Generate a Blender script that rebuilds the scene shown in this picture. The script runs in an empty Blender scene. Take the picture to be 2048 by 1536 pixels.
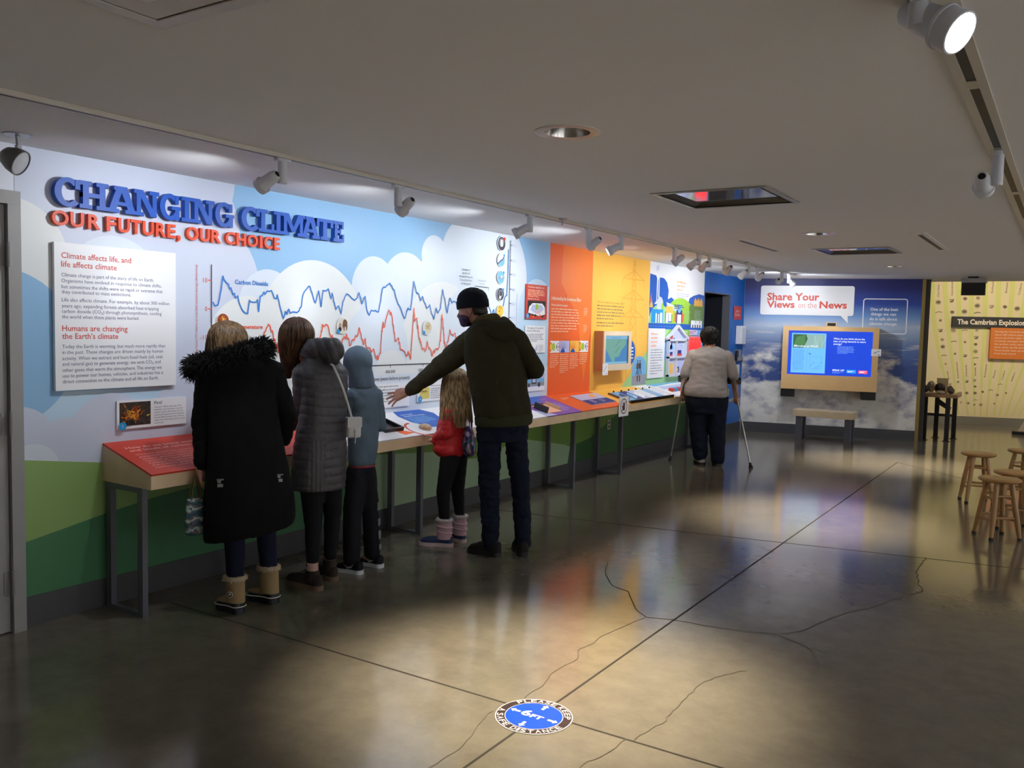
import bpy, bmesh, math, random
import numpy as np
from mathutils import Vector, Matrix, Euler

PI = math.pi
scene = bpy.context.scene
COL = scene.collection
random.seed(7)
RNG = np.random.default_rng(11)

# ------------------------------------------------------------------ camera, world, exposure
cam_data = bpy.data.cameras.new('camera')
cam = bpy.data.objects.new('camera', cam_data)
COL.objects.link(cam)
YAW, PITCH, ROLL = 0.57442, 0.06749, -0.02317
fw = Vector((-math.sin(YAW) * math.cos(PITCH), math.cos(YAW) * math.cos(PITCH), -math.sin(PITCH)))
rt = Vector((math.cos(YAW), math.sin(YAW), 0))
dn = fw.cross(rt)
rr = rt * math.cos(ROLL) + dn * math.sin(ROLL)
dd = -rt * math.sin(ROLL) + dn * math.cos(ROLL)
cam.matrix_world = Matrix(((rr.x, -dd.x, -fw.x, 4.424), (rr.y, -dd.y, -fw.y, 0.0),
                           (rr.z, -dd.z, -fw.z, 1.6), (0, 0, 0, 1)))
cam_data.sensor_width = 36.0
cam_data.sensor_fit = 'HORIZONTAL'
cam_data.lens = 36.0 * 1724.5 / 2048
cam_data.clip_start = 0.05
scene.camera = cam

world = bpy.data.worlds.new('world')
scene.world = world
world.use_nodes = True
world.node_tree.nodes['Background'].inputs[0].default_value = (0.5, 0.52, 0.6, 1)
world.node_tree.nodes['Background'].inputs[1].default_value = 0.02

vs = scene.view_settings
vs.view_transform = 'Standard'
vs.look = 'None'
vs.gamma = 1.0
vs.use_curve_mapping = False
vs.exposure = 0.45
scene.cycles.max_bounces = 7
scene.cycles.diffuse_bounces = 4
scene.cycles.glossy_bounces = 4
scene.cycles.sample_clamp_indirect = 4.0
scene.cycles.caustics_reflective = False
scene.cycles.caustics_refractive = False

COOL = (0.90, 0.95, 1.0)
WARM = (1.0, 0.87, 0.66)
WALL_W = 33.0      # watts of one wall-washing track head
FLOOR_W = 930.0     # watts of one recessed downlight

def spot_light(name, loc, target, watts, color, angle, blend, radius, parent=None):
    l = bpy.data.lights.new(name, 'SPOT')
    l.energy = watts
    l.color = color
    l.spot_size = math.radians(angle)
    l.spot_blend = blend
    l.shadow_soft_size = radius
    o = bpy.data.objects.new(name, l)
    COL.objects.link(o)
    d = Vector(target) - Vector(loc)
    o.location = loc
    o.rotation_euler = d.to_track_quat('-Z', 'Y').to_euler()
    return o

# ------------------------------------------------------------------ materials
MATS = {}

def principled(name):
    m = bpy.data.materials.new(name)
    m.use_nodes = True
    return m, m.node_tree, m.node_tree.nodes['Principled BSDF']

def mat(name, col, rough=0.6, metal=0.0, spec=0.5, noise=None, bump=None, coat=0.0, emit=None, sheen=0.0):
    """noise=(scale, amount) varies the colour, bump=(scale, strength) the surface."""
    if name in MATS:
        return MATS[name]
    m, nt, b = principled(name)
    c = (*col, 1)
    b.inputs['Base Color'].default_value = c
    b.inputs['Roughness'].default_value = rough
    b.inputs['Metallic'].default_value = metal
    b.inputs['Specular IOR Level'].default_value = spec
    if coat:
        b.inputs['Coat Weight'].default_value = coat
    if sheen:
        b.inputs['Sheen Weight'].default_value = sheen
    if emit:
        b.inputs['Emission Color'].default_value = (*emit[0], 1)
        b.inputs['Emission Strength'].default_value = emit[1]
    if noise or bump:
        tc = nt.nodes.new('ShaderNodeTexCoord')
    if noise:
        n = nt.nodes.new('ShaderNodeTexNoise')
        n.inputs['Scale'].default_value = noise[0]
        n.inputs['Detail'].default_value = 4
        nt.links.new(tc.outputs['Object'], n.inputs['Vector'])
        r = nt.nodes.new('ShaderNodeValToRGB')
        a = noise[1]
        r.color_ramp.elements[0].position = 0.3
        r.color_ramp.elements[1].position = 0.7
        r.color_ramp.elements[0].color = (*[max(0, x * (1 - a)) for x in col], 1)
        r.color_ramp.elements[1].color = (*[min(1, x * (1 + a)) for x in col], 1)
        nt.links.new(n.outputs['Fac'], r.inputs['Fac'])
        nt.links.new(r.outputs['Color'], b.inputs['Base Color'])
    if bump:
        n2 = nt.nodes.new('ShaderNodeTexNoise')
        n2.inputs['Scale'].default_value = bump[0]
        n2.inputs['Detail'].default_value = 3
        nt.links.new(tc.outputs['Object'], n2.inputs['Vector'])
        bp = nt.nodes.new('ShaderNodeBump')
        bp.inputs['Strength'].default_value = bump[1]
        bp.inputs['Distance'].default_value = 0.01
        nt.links.new(n2.outputs['Fac'], bp.inputs['Height'])
        nt.links.new(bp.outputs['Normal'], b.inputs['Normal'])
    MATS[name] = m
    return m

def emis(name, col, strength, base=(0.02, 0.02, 0.02)):
    return mat(name, base, 0.3, emit=(col, strength))

def srgb(r, g, b):
    f = lambda c: c / 12.92 if c <= 0.04045 else ((c + 0.055) / 1.055) ** 2.4
    return (f(r / 255), f(g / 255), f(b / 255))

# ------------------------------------------------------------------ mesh helpers
class MB:
    """Collects vertices and faces of ONE mesh object, with a material per face."""
    def __init__(self):
        self.v, self.f, self.mi, self.mats = [], [], [], []
    def m(self, material):
        if material not in self.mats:
            self.mats.append(material)
        return self.mats.index(material)
    def add(self, vs_, fs_, material):
        k = len(self.v)
        i = self.m(material)
        self.v += [tuple(p) for p in vs_]
        self.f += [tuple(k + j for j in q) for q in fs_]
        self.mi += [i] * len(fs_)
        return self
    def box(self, lo, hi, material, rot=None, bev=0.0):
        if bev > 0:
            return self.bbox(lo, hi, material, bev, rot)
        x0, y0, z0 = lo
        x1, y1, z1 = hi
        vs_ = [(x0, y0, z0), (x1, y0, z0), (x1, y1, z0), (x0, y1, z0), (x0, y0, z1), (x1, y0, z1), (x1, y1, z1), (x0, y1, z1)]
        if rot is not None:
            vs_ = [rot @ Vector(p) for p in vs_]
        return self.add(vs_, [(0, 3, 2, 1), (4, 5, 6, 7), (0, 1, 5, 4), (1, 2, 6, 5), (2, 3, 7, 6), (3, 0, 4, 7)], material)
    def bbox(self, lo, hi, material, b, rot=None):
        bm = bmesh.new()
        bmesh.ops.create_cube(bm, size=1)
        c = [(lo[i] + hi[i]) / 2 for i in range(3)]
        s = [hi[i] - lo[i] for i in range(3)]
        for q in bm.verts:
            q.co = Vector((c[0] + q.co.x * s[0], c[1] + q.co.y * s[1], c[2] + q.co.z * s[2]))
        bmesh.ops.bevel(bm, geom=bm.edges[:], offset=b, segments=2, profile=0.6, affect='EDGES')
        bm.verts.index_update()
        vs_ = [q.co.copy() if rot is None else rot @ q.co for q in bm.verts]
        fs_ = [[q.index for q in f.verts] for f in bm.faces]
        bm.free()
        return self.add(vs_, fs_, material)
    def prism(self, poly, n, material):
        """poly: planar 3D points; extruded by the vector n."""
        n = Vector(n)
        k = len(poly)
        vs_ = [Vector(p) for p in poly] + [Vector(p) + n for p in poly]
        fs_ = [tuple(range(k))[::-1], tuple(range(k, 2 * k))] + [(i, (i + 1) % k, k + (i + 1) % k, k + i) for i in range(k)]
        return self.add(vs_, fs_, material)
    def rings(self, rings, material, cap=True, closed=False):
        n = len(rings[0])
        vs_ = [p for r in rings for p in r]
        fs_ = []
        R = len(rings)
        for i in range(R if closed else R - 1):
            a, b = i * n, ((i + 1) % R) * n
            for j in range(n):
                fs_.append((a + j, a + (j + 1) % n, b + (j + 1) % n, b + j))
        if cap and not closed:
            fs_.append(tuple(range(n))[::-1])
            fs_.append(tuple((R - 1) * n + j for j in range(n)))
        return self.add(vs_, fs_, material)
    def tube(self, pts, rad, material, n=10, cap=True, flat=1.0, up=None):
        """Swept tube along pts; rad a number or one per point."""
        P = [Vector(p) for p in pts]
        if not hasattr(rad, '__len__'):
            rad = [rad] * len(P)
        rings = []
        ref = Vector(up) if up is not None else None
        prev = None
        for i, p in enumerate(P):
            t = (P[min(i + 1, len(P) - 1)] - P[max(i - 1, 0)]).normalized()
            if prev is None:
                a = ref if ref is not None else (Vector((0, 0, 1)) if abs(t.z) < 0.9 else Vector((1, 0, 0)))
            else:
                a = prev
            x = (a - t * a.dot(t)).normalized()
            y = t.cross(x)
            prev = x
            rings.append([p + (x * math.cos(2 * PI * j / n) + y * math.sin(2 * PI * j / n) * flat) * rad[i] for j in range(n)])
        return self.rings(rings, material, cap)
    def lathe(self, prof, material, n=24, mtx=None, cap=True):
        """prof: list of (radius, z)."""
        rings = []
        for r, z in prof:
            ring = [Vector((max(r, 1e-4) * math.cos(2 * PI * j / n), max(r, 1e-4) * math.sin(2 * PI * j / n), z)) for j in range(n)]
            if mtx is not None:
                ring = [mtx @ p for p in ring]
            rings.append(ring)
        return self.rings(rings, material, cap)
    def build(self, name, parent=None, smooth=None):
        me = bpy.data.meshes.new(name)
        me.from_pydata([tuple(p) for p in self.v], [], self.f)
        for mm in self.mats:
            me.materials.append(mm)
        me.polygons.foreach_set('material_index', self.mi)
        me.update()
        if smooth is not None:
            bm = bmesh.new()
            bm.from_mesh(me)
            bmesh.ops.recalc_face_normals(bm, faces=bm.faces[:])
            bm.to_mesh(me)
            bm.free()
            me.polygons.foreach_set('use_smooth', [True] * len(me.polygons))
            if smooth < 180:
                me.set_sharp_from_angle(angle=math.radians(smooth))
        o = bpy.data.objects.new(name, me)
        COL.objects.link(o)
        if parent is not None:
            o.parent = parent
        return o

def tag(o, label, cat, group=None, kind=None):
    o['label'] = label
    o['category'] = cat
    if group:
        o['group'] = group
    if kind:
        o['kind'] = kind
    return o

def struct(o):
    o['kind'] = 'structure'
    return o

def thing(name, label, cat, loc=(0, 0, 0), rotz=0.0, group=None):
    o = bpy.data.objects.new(name, None)
    COL.objects.link(o)
    o.empty_display_size = 0.1
    o.location = loc
    o.rotation_euler = (0, 0, rotz)
    return tag(o, label, cat, group)

def dup(root, loc, rotz=None, label=None):
    r = root.copy()
    COL.objects.link(r)
    r.location = loc
    if rotz is not None:
        r.rotation_euler = (0, 0, rotz)
    if label:
        r['label'] = label
    for ch in list(root.children):
        c = ch.copy()
        COL.objects.link(c)
        c.parent = r
        for g in list(ch.children):
            d = g.copy()
            COL.objects.link(d)
            d.parent = c
    return r

# ------------------------------------------------------------------ flat lettering and print
_TXT = {}

def text_mesh(s, bold=0.0, extrude=0.0, res=2):
    """Vertices and faces of a line of text, cap height about 0.7, starting at x=0."""
    key = (s, bold, extrude, res)
    if key in _TXT:
        return _TXT[key]
    cu = bpy.data.curves.new('lettering', 'FONT')
    cu.body = s
    cu.size = 1.0
    cu.resolution_u = res
    cu.offset = bold
    cu.extrude = extrude
    cu.fill_mode = 'BOTH' if extrude else 'FRONT'
    o = bpy.data.objects.new('lettering', cu)
    COL.objects.link(o)
    dg = bpy.context.evaluated_depsgraph_get()
    me = bpy.data.meshes.new_from_object(o.evaluated_get(dg))
    vs_ = [v.co.copy() for v in me.vertices]
    fs_ = [tuple(p.vertices) for p in me.polygons]
    bpy.data.objects.remove(o)
    bpy.data.curves.remove(cu)
    bpy.data.meshes.remove(me)
    _TXT[key] = (vs_, fs_)
    return _TXT[key]

def clip_poly(poly, lo, hi):
    def cut(P, ax, val, keep_less):
        out = []
        for i in range(len(P)):
            a, b = P[i], P[(i + 1) % len(P)]
            ia = (a[ax] <= val) if keep_less else (a[ax] >= val)
            ib = (b[ax] <= val) if keep_less else (b[ax] >= val)
            if ia:
                out.append(a)
            if ia != ib:
                t = (val - a[ax]) / (b[ax] - a[ax])
                out.append((a[0] + t * (b[0] - a[0]), a[1] + t * (b[1] - a[1])))
        return out
    for ax, v, k in ((0, lo[0], False), (0, hi[0], True), (1, lo[1], False), (1, hi[1], True)):
        if poly:
            poly = cut(poly, ax, v, k)
    return poly

class Print:
    """Flat print on a plane: origin O, axes U (right) and V (up); each layer sits a hair above the last."""
    def __init__(self, O, U, V, step=0.00035, base=0.0006, clip=None):
        self.O, self.U, self.V = Vector(O), Vector(U).normalized(), Vector(V).normalized()
        self.N = self.U.cross(self.V)
        self.mb, self.h, self.step, self.clip = MB(), base, step, clip
    def up(self, k=1):
        self.h += self.step * k
        return self
    def P(self, s, t, h=None):
        return self.O + self.U * s + self.V * t + self.N * (self.h if h is None else h)
    def poly(self, pts, m, clip=None):
        c = clip or self.clip
        if c:
            pts = clip_poly(list(pts), *c)
        if len(pts) >= 3:
            a = sum(pts[i][0] * pts[(i + 1) % len(pts)][1] - pts[(i + 1) % len(pts)][0] * pts[i][1] for i in range(len(pts)))
            if a < 0:
                pts = pts[::-1]
            self.h += 0.00004
            self.mb.add([self.P(*p) for p in pts], [tuple(range(len(pts)))], m)
        return self
    def rect(self, s0, t0, s1, t1, m):
        return self.poly([(s0, t0), (s1, t0), (s1, t1), (s0, t1)], m)
    def rrect(self, s0, t0, s1, t1, r, m):
        pts = []
        for cx, cy, a in ((s1 - r, t1 - r, 0), (s0 + r, t1 - r, 90), (s0 + r, t0 + r, 180), (s1 - r, t0 + r, 270)):
            for k in range(7):
                q = math.radians(a + 15 * k)
                pts.append((cx + r * math.cos(q), cy + r * math.sin(q)))
        return self.poly(pts, m)
    def disc(self, s, t, r, m, n=64, a0=0, a1=360, ry=None, clip=None):
        ry = ry or r
        k = n if a1 - a0 >= 360 else n + 1
        return self.poly([(s + r * math.cos(math.radians(a0 + (a1 - a0) * i / n)), t + ry * math.sin(math.radians(a0 + (a1 - a0) * i / n))) for i in range(k)], m, clip)
    def line(self, pts, w, m):
        for (a, b), (c, d) in zip(pts[:-1], pts[1:]):
            L = math.hypot(c - a, d - b)
            if L < 1e-6:
                continue
            ux, uy = (c - a) / L, (d - b) / L
            e = w * 0.35
            self.h += 0.000002
            a2, b2, c2, d2 = a - ux * e, b - uy * e, c + ux * e, d + uy * e
            nx, ny = -uy * w / 2, ux * w / 2
            self.mb.add([self.P(a2 + nx, b2 + ny), self.P(a2 - nx, b2 - ny), self.P(c2 - nx, d2 - ny), self.P(c2 + nx, d2 + ny)], [(0, 1, 2, 3)], m)
        return self
    def ring(self, s, t, r0, r1, m, n=48, a0=0, a1=360):
        for i in range(n):
            p, q = math.radians(a0 + (a1 - a0) * i / n), math.radians(a0 + (a1 - a0) * (i + 1) / n)
            self.mb.add([self.P(s + r * math.cos(a), t + r * math.sin(a)) for r, a in ((r0, p), (r1, p), (r1, q), (r0, q))], [(0, 1, 2, 3)], m)
        return self
    def text(self, txt, s, t, cap, m, width=None, align='l', bold=0.0, rot=0.0, res=2, arc=None):
        """Baseline at t; cap = capital height; width fits the line to that length."""
        vs_, fs_ = text_mesh(txt, bold, 0, res)
        if not vs_:
            return self
        x0, x1 = min(v.x for v in vs_), max(v.x for v in vs_)
        ky = cap / 0.73
        kx = ky if width is None else width / max(x1 - x0, 1e-6)
        W = (x1 - x0) * kx
        off = {'l': 0, 'c': -W / 2, 'r': -W}[align]
        c, sn = math.cos(rot), math.sin(rot)
        out = []
        for v in vs_:
            a, b = (v.x - x0) * kx + off, v.y * ky
            out.append(self.P(s + a * c - b * sn, t + a * sn + b * c))
        self.mb.add(out, fs_, m)
        return self
    def greek(self, s, t, w, m, lines, lead, cap, ragged=0.12, words=7):
        """Lines of print too small to read: short word-like dashes."""
        for k in range(lines):
            y = t - k * lead
            end = s + w * (1 - random.random() * ragged) if k < lines - 1 else s + w * 0.6
            x = s
            while x < end - 1e-4:
                l = w / words * (0.45 + random.random() * 0.9)
                e = min(x + l, end)
                h = cap * (0.75 + 0.35 * random.random())
                self.mb.add([self.P(x, y), self.P(e, y), self.P(e, y + h), self.P(x, y + h)], [(0, 1, 2, 3)], m)
                x = e + w / words * 0.16
        return self
    def build(self, name, parent=None):
        return self.mb.build(name, parent)
# ------------------------------------------------------------------ colours of the place
M_WHITE = mat('painted_ceiling', srgb(240, 240, 242), 0.75)
M_WALLW = mat('mural_white', srgb(222, 226, 238), 0.42, spec=0.4)
M_PLAINWALL = mat('painted_wall', srgb(176, 170, 158), 0.7)
M_DARKBASE = mat('rubber_baseboard', srgb(70, 70, 74), 0.5)
M_GREYPAINT = mat('grey_door_paint', srgb(150, 148, 148), 0.45, noise=(6, 0.04))
M_STEEL = mat('brushed_steel', srgb(165, 165, 170), 0.35, metal=0.9)
M_CHROME = mat('polished_reflector', srgb(225, 222, 218), 0.12, metal=1.0)
M_BLACK = mat('black_plastic', srgb(20, 20, 22), 0.4)
M_VOID = mat('dark_recess', srgb(10, 16, 30), 0.9)  # darkness of the passage beyond the doorway, painted into its walls
M_LAMPWHITE = mat('white_lamp_enamel', srgb(214, 216, 226), 0.35)
M_FRAMEWHITE = mat('white_metal_trim', srgb(206, 200, 190), 0.4)
M_MAPLE = mat('maple_plywood', srgb(214, 186, 150), 0.45, noise=(5, 0.10))
M_LEGSTEEL = mat('dark_grey_painted_steel', srgb(88, 90, 98), 0.4)
C_ = lambda n, r, g, b, ro=0.45: mat(n, srgb(r, g, b), ro, spec=0.4)
P_SKY = C_('print_sky_blue', 140, 184, 222)
P_SKY2 = C_('print_pale_blue', 188, 214, 236)
P_CLOUD = C_('print_cloud_white', 212, 221, 233)
P_CLOUD2 = C_('print_cloud_lavender', 200, 207, 226)
P_CLOUD3 = C_('print_cloud_cream', 224, 227, 228)
P_LGREEN = C_('print_light_green', 140, 172, 100)
P_DGREEN = C_('print_dark_green', 68, 122, 84)
P_OLIVE = C_('print_olive_green', 98, 130, 56)
P_SAGE = C_('print_sage_green', 150, 174, 142)
P_FGREEN = C_('print_forest_green', 52, 92, 50)
P_WHITE = C_('print_white', 240, 240, 244)
P_CREAM = C_('print_cream', 238, 224, 204)
P_RED = C_('print_warm_red', 206, 62, 44)
P_ORANGE = C_('print_orange', 240, 104, 46)
P_ORANGE2 = C_('print_soft_orange', 246, 128, 56)
P_PINKO = C_('print_light_orange', 250, 186, 150)
P_YELLOW = C_('print_yellow', 246, 190, 84)
P_YELLOW2 = C_('print_amber', 232, 170, 72)
P_BLUE = C_('print_blue', 30, 92, 186)
P_NAVY = C_('print_navy', 32, 48, 128)
P_CYAN = C_('print_cyan', 40, 150, 214)
P_LBLUE = C_('print_light_blue', 120, 180, 224)
P_GREY = C_('print_grey', 150, 154, 164)
P_DGREY = C_('print_dark_grey', 62, 62, 74)
P_INK = C_('print_ink', 70, 72, 116)
P_BLACK = C_('print_black', 22, 22, 26)
P_REDTXT = C_('print_salmon_text', 206, 84, 74)
P_GRAPHRED = C_('print_graph_red', 232, 92, 62)
P_GRAPHBLUE = C_('print_graph_blue', 44, 120, 200)
P_PURPLE = C_('print_purple', 128, 84, 176)
P_LIME = C_('print_lime', 158, 204, 66)
P_MINT = C_('print_mint', 160, 212, 150)
P_BROWN = C_('print_brown', 112, 76, 56)
P_TAUPE = C_('print_taupe_text', 156, 124, 84)
P_LAV = C_('print_lavender', 190, 196, 232)
P_WALLBLUE = C_('print_wall_blue', 14, 98, 184)

# ------------------------------------------------------------------ floor
def concrete():
    m, nt, b = principled('polished_concrete')
    tc = nt.nodes.new('ShaderNodeTexCoord')
    def noise(scale, detail, rough=0.6):
        n = nt.nodes.new('ShaderNodeTexNoise')
        n.inputs['Scale'].default_value = scale
        n.inputs['Detail'].default_value = detail
        n.inputs['Roughness'].default_value = rough
        nt.links.new(tc.outputs['Object'], n.inputs['Vector'])
        return n
    n1, n2, n3 = noise(1.1, 5), noise(7, 6, 0.7), noise(38, 3)
    r1 = nt.nodes.new('ShaderNodeValToRGB')
    r1.color_ramp.elements[0].position, r1.color_ramp.elements[1].position = 0.32, 0.70
    r1.color_ramp.elements[0].color = (*srgb(97, 92, 82), 1)
    r1.color_ramp.elements[1].color = (*srgb(121, 114, 100), 1)
    r2 = nt.nodes.new('ShaderNodeValToRGB')
    r2.color_ramp.elements[0].position, r2.color_ramp.elements[1].position = 0.35, 0.68
    r2.color_ramp.elements[0].color = (*srgb(94, 89, 79), 1)
    r2.color_ramp.elements[1].color = (*srgb(121, 114, 99), 1)
    mix = nt.nodes.new('ShaderNodeMix')
    mix.data_type = 'RGBA'
    mix.inputs[0].default_value = 0.45
    nt.links.new(n1.outputs['Fac'], r1.inputs['Fac'])
    nt.links.new(n2.outputs['Fac'], r2.inputs['Fac'])
    nt.links.new(r1.outputs['Color'], mix.inputs[6])
    nt.links.new(r2.outputs['Color'], mix.inputs[7])
    nt.links.new(mix.outputs[2], b.inputs['Base Color'])
    mr = nt.nodes.new('ShaderNodeMapRange')
    mr.inputs['To Min'].default_value = 0.10
    mr.inputs['To Max'].default_value = 0.17
    nt.links.new(n2.outputs['Fac'], mr.inputs['Value'])
    nt.links.new(mr.outputs['Result'], b.inputs['Roughness'])
    b.inputs['Specular IOR Level'].default_value = 0.8
    bp = nt.nodes.new('ShaderNodeBump')
    bp.inputs['Strength'].default_value = 0.05
    bp.inputs['Distance'].default_value = 0.004
    nt.links.new(n3.outputs['Fac'], bp.inputs['Height'])
    nt.links.new(bp.outputs['Normal'], b.inputs['Normal'])
    return m

XR, YN, YB = 9.0, -3.5, 21.0     # the room's far right, near end and back end
floor = struct(MB().box((-1.6, YN, -0.1), (XR, YB, 0.0), concrete()).build('floor'))
M_JOINT = mat('saw_cut_joint', srgb(40, 34, 26), 0.9)
M_CRACK = mat('hairline_crack', srgb(74, 66, 52), 0.9)
fp = Print((0, 0, 0), (1, 0, 0), (0, 1, 0), base=0.0008)
fp.line([(2.665, -3.4), (2.667, 11.66)], 0.011, M_JOINT)
fp.line([(0.25, 2.965), (5.4, 3.03), (8.8, 3.07)], 0.011, M_JOINT)
fp.line([(0.06, 6.12), (1.9, 6.42), (4.3, 6.89), (8.8, 7.7)], 0.009, M_JOINT)
fp.line([(2.667, 11.66), (4.4, 9.9)], 0.008, M_JOINT)
fp.build('saw_joint', floor)
ck = Print((0, 0, 0), (1, 0, 0), (0, 1, 0), base=0.0012)
def crack(pts, w):
    out = []
    for (a, b), (c, d) in zip(pts[:-1], pts[1:]):
        k = max(2, int(math.hypot(c - a, d - b) / 0.035))
        for i in range(k):
            t = i / k
            j = 0.007 if i else 0.002
            out.append((a + (c - a) * t + random.uniform(-j, j), b + (d - b) * t + random.uniform(-j, j)))
    out.append(pts[-1])
    ck.line(out, w, M_CRACK)
crack([(1.855, 5.22), (1.971, 4.961), (2.111, 4.778), (2.236, 4.739), (2.313, 4.617), (2.407, 4.468), (2.52, 4.366), (2.651, 4.412), (2.846, 4.433), (3.048, 4.472), (3.185, 4.538), (3.314, 4.475), (3.401, 4.422)], 0.006)
crack([(3.202, 4.532), (3.299, 4.688), (3.33, 4.814), (3.433, 5.154), (3.527, 5.332), (3.605, 5.572), (3.724, 5.855), (3.672, 6.073), (3.622, 6.344), (3.626, 6.783)], 0.005)
crack([(2.52, 4.366), (2.495, 4.191), (2.459, 3.962), (2.473, 3.836), (2.451, 3.721), (2.504, 3.604), (2.494, 3.507), (2.492, 3.364), (2.532, 3.218), (2.529, 3.085)], 0.004)
crack([(3.079, 3.012), (3.095, 3.144), (3.113, 3.199), (3.101, 3.46), (3.103, 3.715), (3.157, 3.85), (3.218, 3.945)], 0.004)
crack([(3.05, 3.002), (3.051, 2.917), (3.032, 2.807), (3.009, 2.757), (3.027, 2.6)], 0.004)
crack([(3.401, 4.422), (3.464, 4.279), (3.498, 4.156), (3.482, 4.06)], 0.003)
crack([(3.401, 4.422), (3.702, 4.424), (3.792, 4.41), (3.896, 4.405), (4.026, 4.43)], 0.003)
crack([(2.492, 2.898), (2.498, 2.836), (2.549, 2.671), (2.57, 2.53), (2.563, 2.458), (2.574, 2.3)], 0.003)
ck.build('hairline_crack', floor)

# ------------------------------------------------------------------ ceiling, with real holes for the recessed lights and panels
ZC = 2.436
YCE = 14.85                      # the low ceiling stops here; beyond it the hall is higher
VENTS = [(2.20, 0.87, 2.88, 1.55), (2.20, 5.0, 2.885, 5.69), (2.20, 8.93, 2.89, 9.62)]
HOLES = VENTS + [(x - 0.098, y - 0.098, x + 0.098, y + 0.098) for x, y in ((2.555, 3.28), (2.57, 7.57), (2.54, 11.5))]
def grid_ceiling():
    xs = sorted({-1.6, XR} | {v for q in HOLES for v in (q[0], q[2])})
    ys = sorted({YN, YCE} | {v for q in HOLES for v in (q[1], q[3])})
    mb = MB()
    for x0, x1 in zip(xs[:-1], xs[1:]):
        for y0, y1 in zip(ys[:-1], ys[1:]):
            cx, cy = (x0 + x1) / 2, (y0 + y1) / 2
            if any(q[0] < cx < q[2] and q[1] < cy < q[3] for q in HOLES):
                continue
            mb.add([(x0, y0, ZC), (x0, y1, ZC), (x1, y1, ZC), (x1, y0, ZC)], [(0, 1, 2, 3)], M_WHITE)
    mb.box((-1.6, YCE, ZC), (XR, YCE + 0.08, 3.3), M_WHITE)
    return mb.build('ceiling')
ceiling = struct(grid_ceiling())
struct(MB().box((-1.6, YCE + 0.08, 3.2), (XR, YB, 3.28), M_WHITE).build('ceiling_rear'))
struct(MB().box((-1.6, YN, ZC + 0.25), (XR, YCE, ZC + 0.3), M_PLAINWALL).build('ceiling_slab'))

# ------------------------------------------------------------------ left wall and its mural
YC = 13.6                        # corner of the left and far walls
DO0, DO1, DOZ = 11.82, 12.92, 2.15
wl = MB()
wl.box((-0.12, YN, 0), (0, DO0, ZC + 0.25), M_WALLW)
wl.box((-0.12, DO0, DOZ), (0, DO1, ZC + 0.25), M_WALLW)
wl.box((-0.12, DO1, 0), (0, YC + 0.03, ZC + 0.25), M_WALLW)
wall_left = struct(wl.build('wall_left'))
rec = MB()
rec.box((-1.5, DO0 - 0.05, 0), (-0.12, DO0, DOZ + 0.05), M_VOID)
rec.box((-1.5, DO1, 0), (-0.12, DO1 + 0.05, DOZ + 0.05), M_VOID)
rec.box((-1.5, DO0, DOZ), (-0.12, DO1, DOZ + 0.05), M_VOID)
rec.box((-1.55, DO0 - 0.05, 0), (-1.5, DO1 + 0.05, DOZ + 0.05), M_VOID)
struct(rec.build('wall_passage'))
jb = MB()
G_JAMB = mat('grey_jamb', srgb(96, 96, 102), 0.5)
jb.box((-0.115, DO1 - 0.012, 0), (0.004, DO1 + 0.002, DOZ), G_JAMB)
jb.box((-0.115, DO0 - 0.002, 0), (0.004, DO0 + 0.012, DOZ), G_JAMB)
jb.box((-0.115, DO0, DOZ - 0.012), (0.004, DO1, DOZ + 0.002), G_JAMB)
struct(jb.build('trim_1'))

Z0 = 0.155
mu = Print((0, 0, 0), (0, 1, 0), (0, 0, 1), clip=((2.27, Z0), (7.48, ZC - 0.001)))
SKY = ((2.27, 0.80), (7.48, ZC - 0.001))
mu.rect(2.27, 0.8, 7.48, ZC, P_SKY)
mu.up()
mu.poly([(2.27, 1.2), (3.3, 1.2), (3.6, 1.6), (4.4, 1.5), (5.2, 1.7), (6.1, 1.7), (7.48, 2.0), (7.48, 0.8), (2.27, 0.8)], P_SKY2, SKY)
mu.up()
mu.disc(2.60, 2.58, 1.02, P_CLOUD2, clip=SKY)
mu.disc(6.48, 2.02, 0.57, P_CLOUD, clip=SKY)
mu.disc(4.90, 1.85, 0.245, P_CLOUD, clip=SKY)
mu.disc(7.25, 1.72, 0.34, P_SKY2, clip=SKY)
mu.up()
mu.disc(3.18, 2.10, 0.47, P_CLOUD2, clip=SKY)
mu.disc(5.27, 1.86, 0.295, P_CLOUD, clip=SKY)
mu.disc(5.62, 2.155, 0.168, P_CLOUD, clip=SKY)
mu.disc(6.00, 2.20, 0.28, P_CLOUD, clip=SKY)
mu.rect(5.28, 1.35, 6.9, 2.1, P_CLOUD)
mu.up()
mu.disc(3.28, 1.74, 0.535, P_CLOUD2, clip=SKY)
mu.disc(2.24, 1.88, 0.30, P_CLOUD3, clip=SKY)
mu.disc(5.75, 1.4, 0.55, P_CLOUD3, clip=SKY)
mu.up()
mu.disc(2.18, 1.43, 0.40, P_SKY, clip=SKY)
mu.disc(2.80, 1.75, 0.29, P_CLOUD, clip=SKY)
mu.disc(3.88, 1.69, 0.24, P_CLOUD, clip=SKY)
mu.disc(6.15, 1.55, 0.4, P_CLOUD, clip=SKY)
mu.up()
mu.disc(4.29, 1.52, 0.50, P_CLOUD3, clip=SKY)
mu.disc(3.05, 1.45, 0.26, P_CLOUD2, clip=SKY)
mu.up()
mu.disc(4.93, 1.38, 0.365, P_CLOUD, clip=SKY)
mu.disc(3.72, 1.42, 0.33, P_CLOUD3, clip=SKY)
mu.up()
mu.disc(5.10, 1.20, 0.19, P_CLOUD3, clip=SKY)
mu.disc(2.27, 0.94, 0.195, P_CLOUD2, clip=SKY)
mu.disc(2.53, 0.86, 0.205, P_CLOUD2, clip=SKY)
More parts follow.
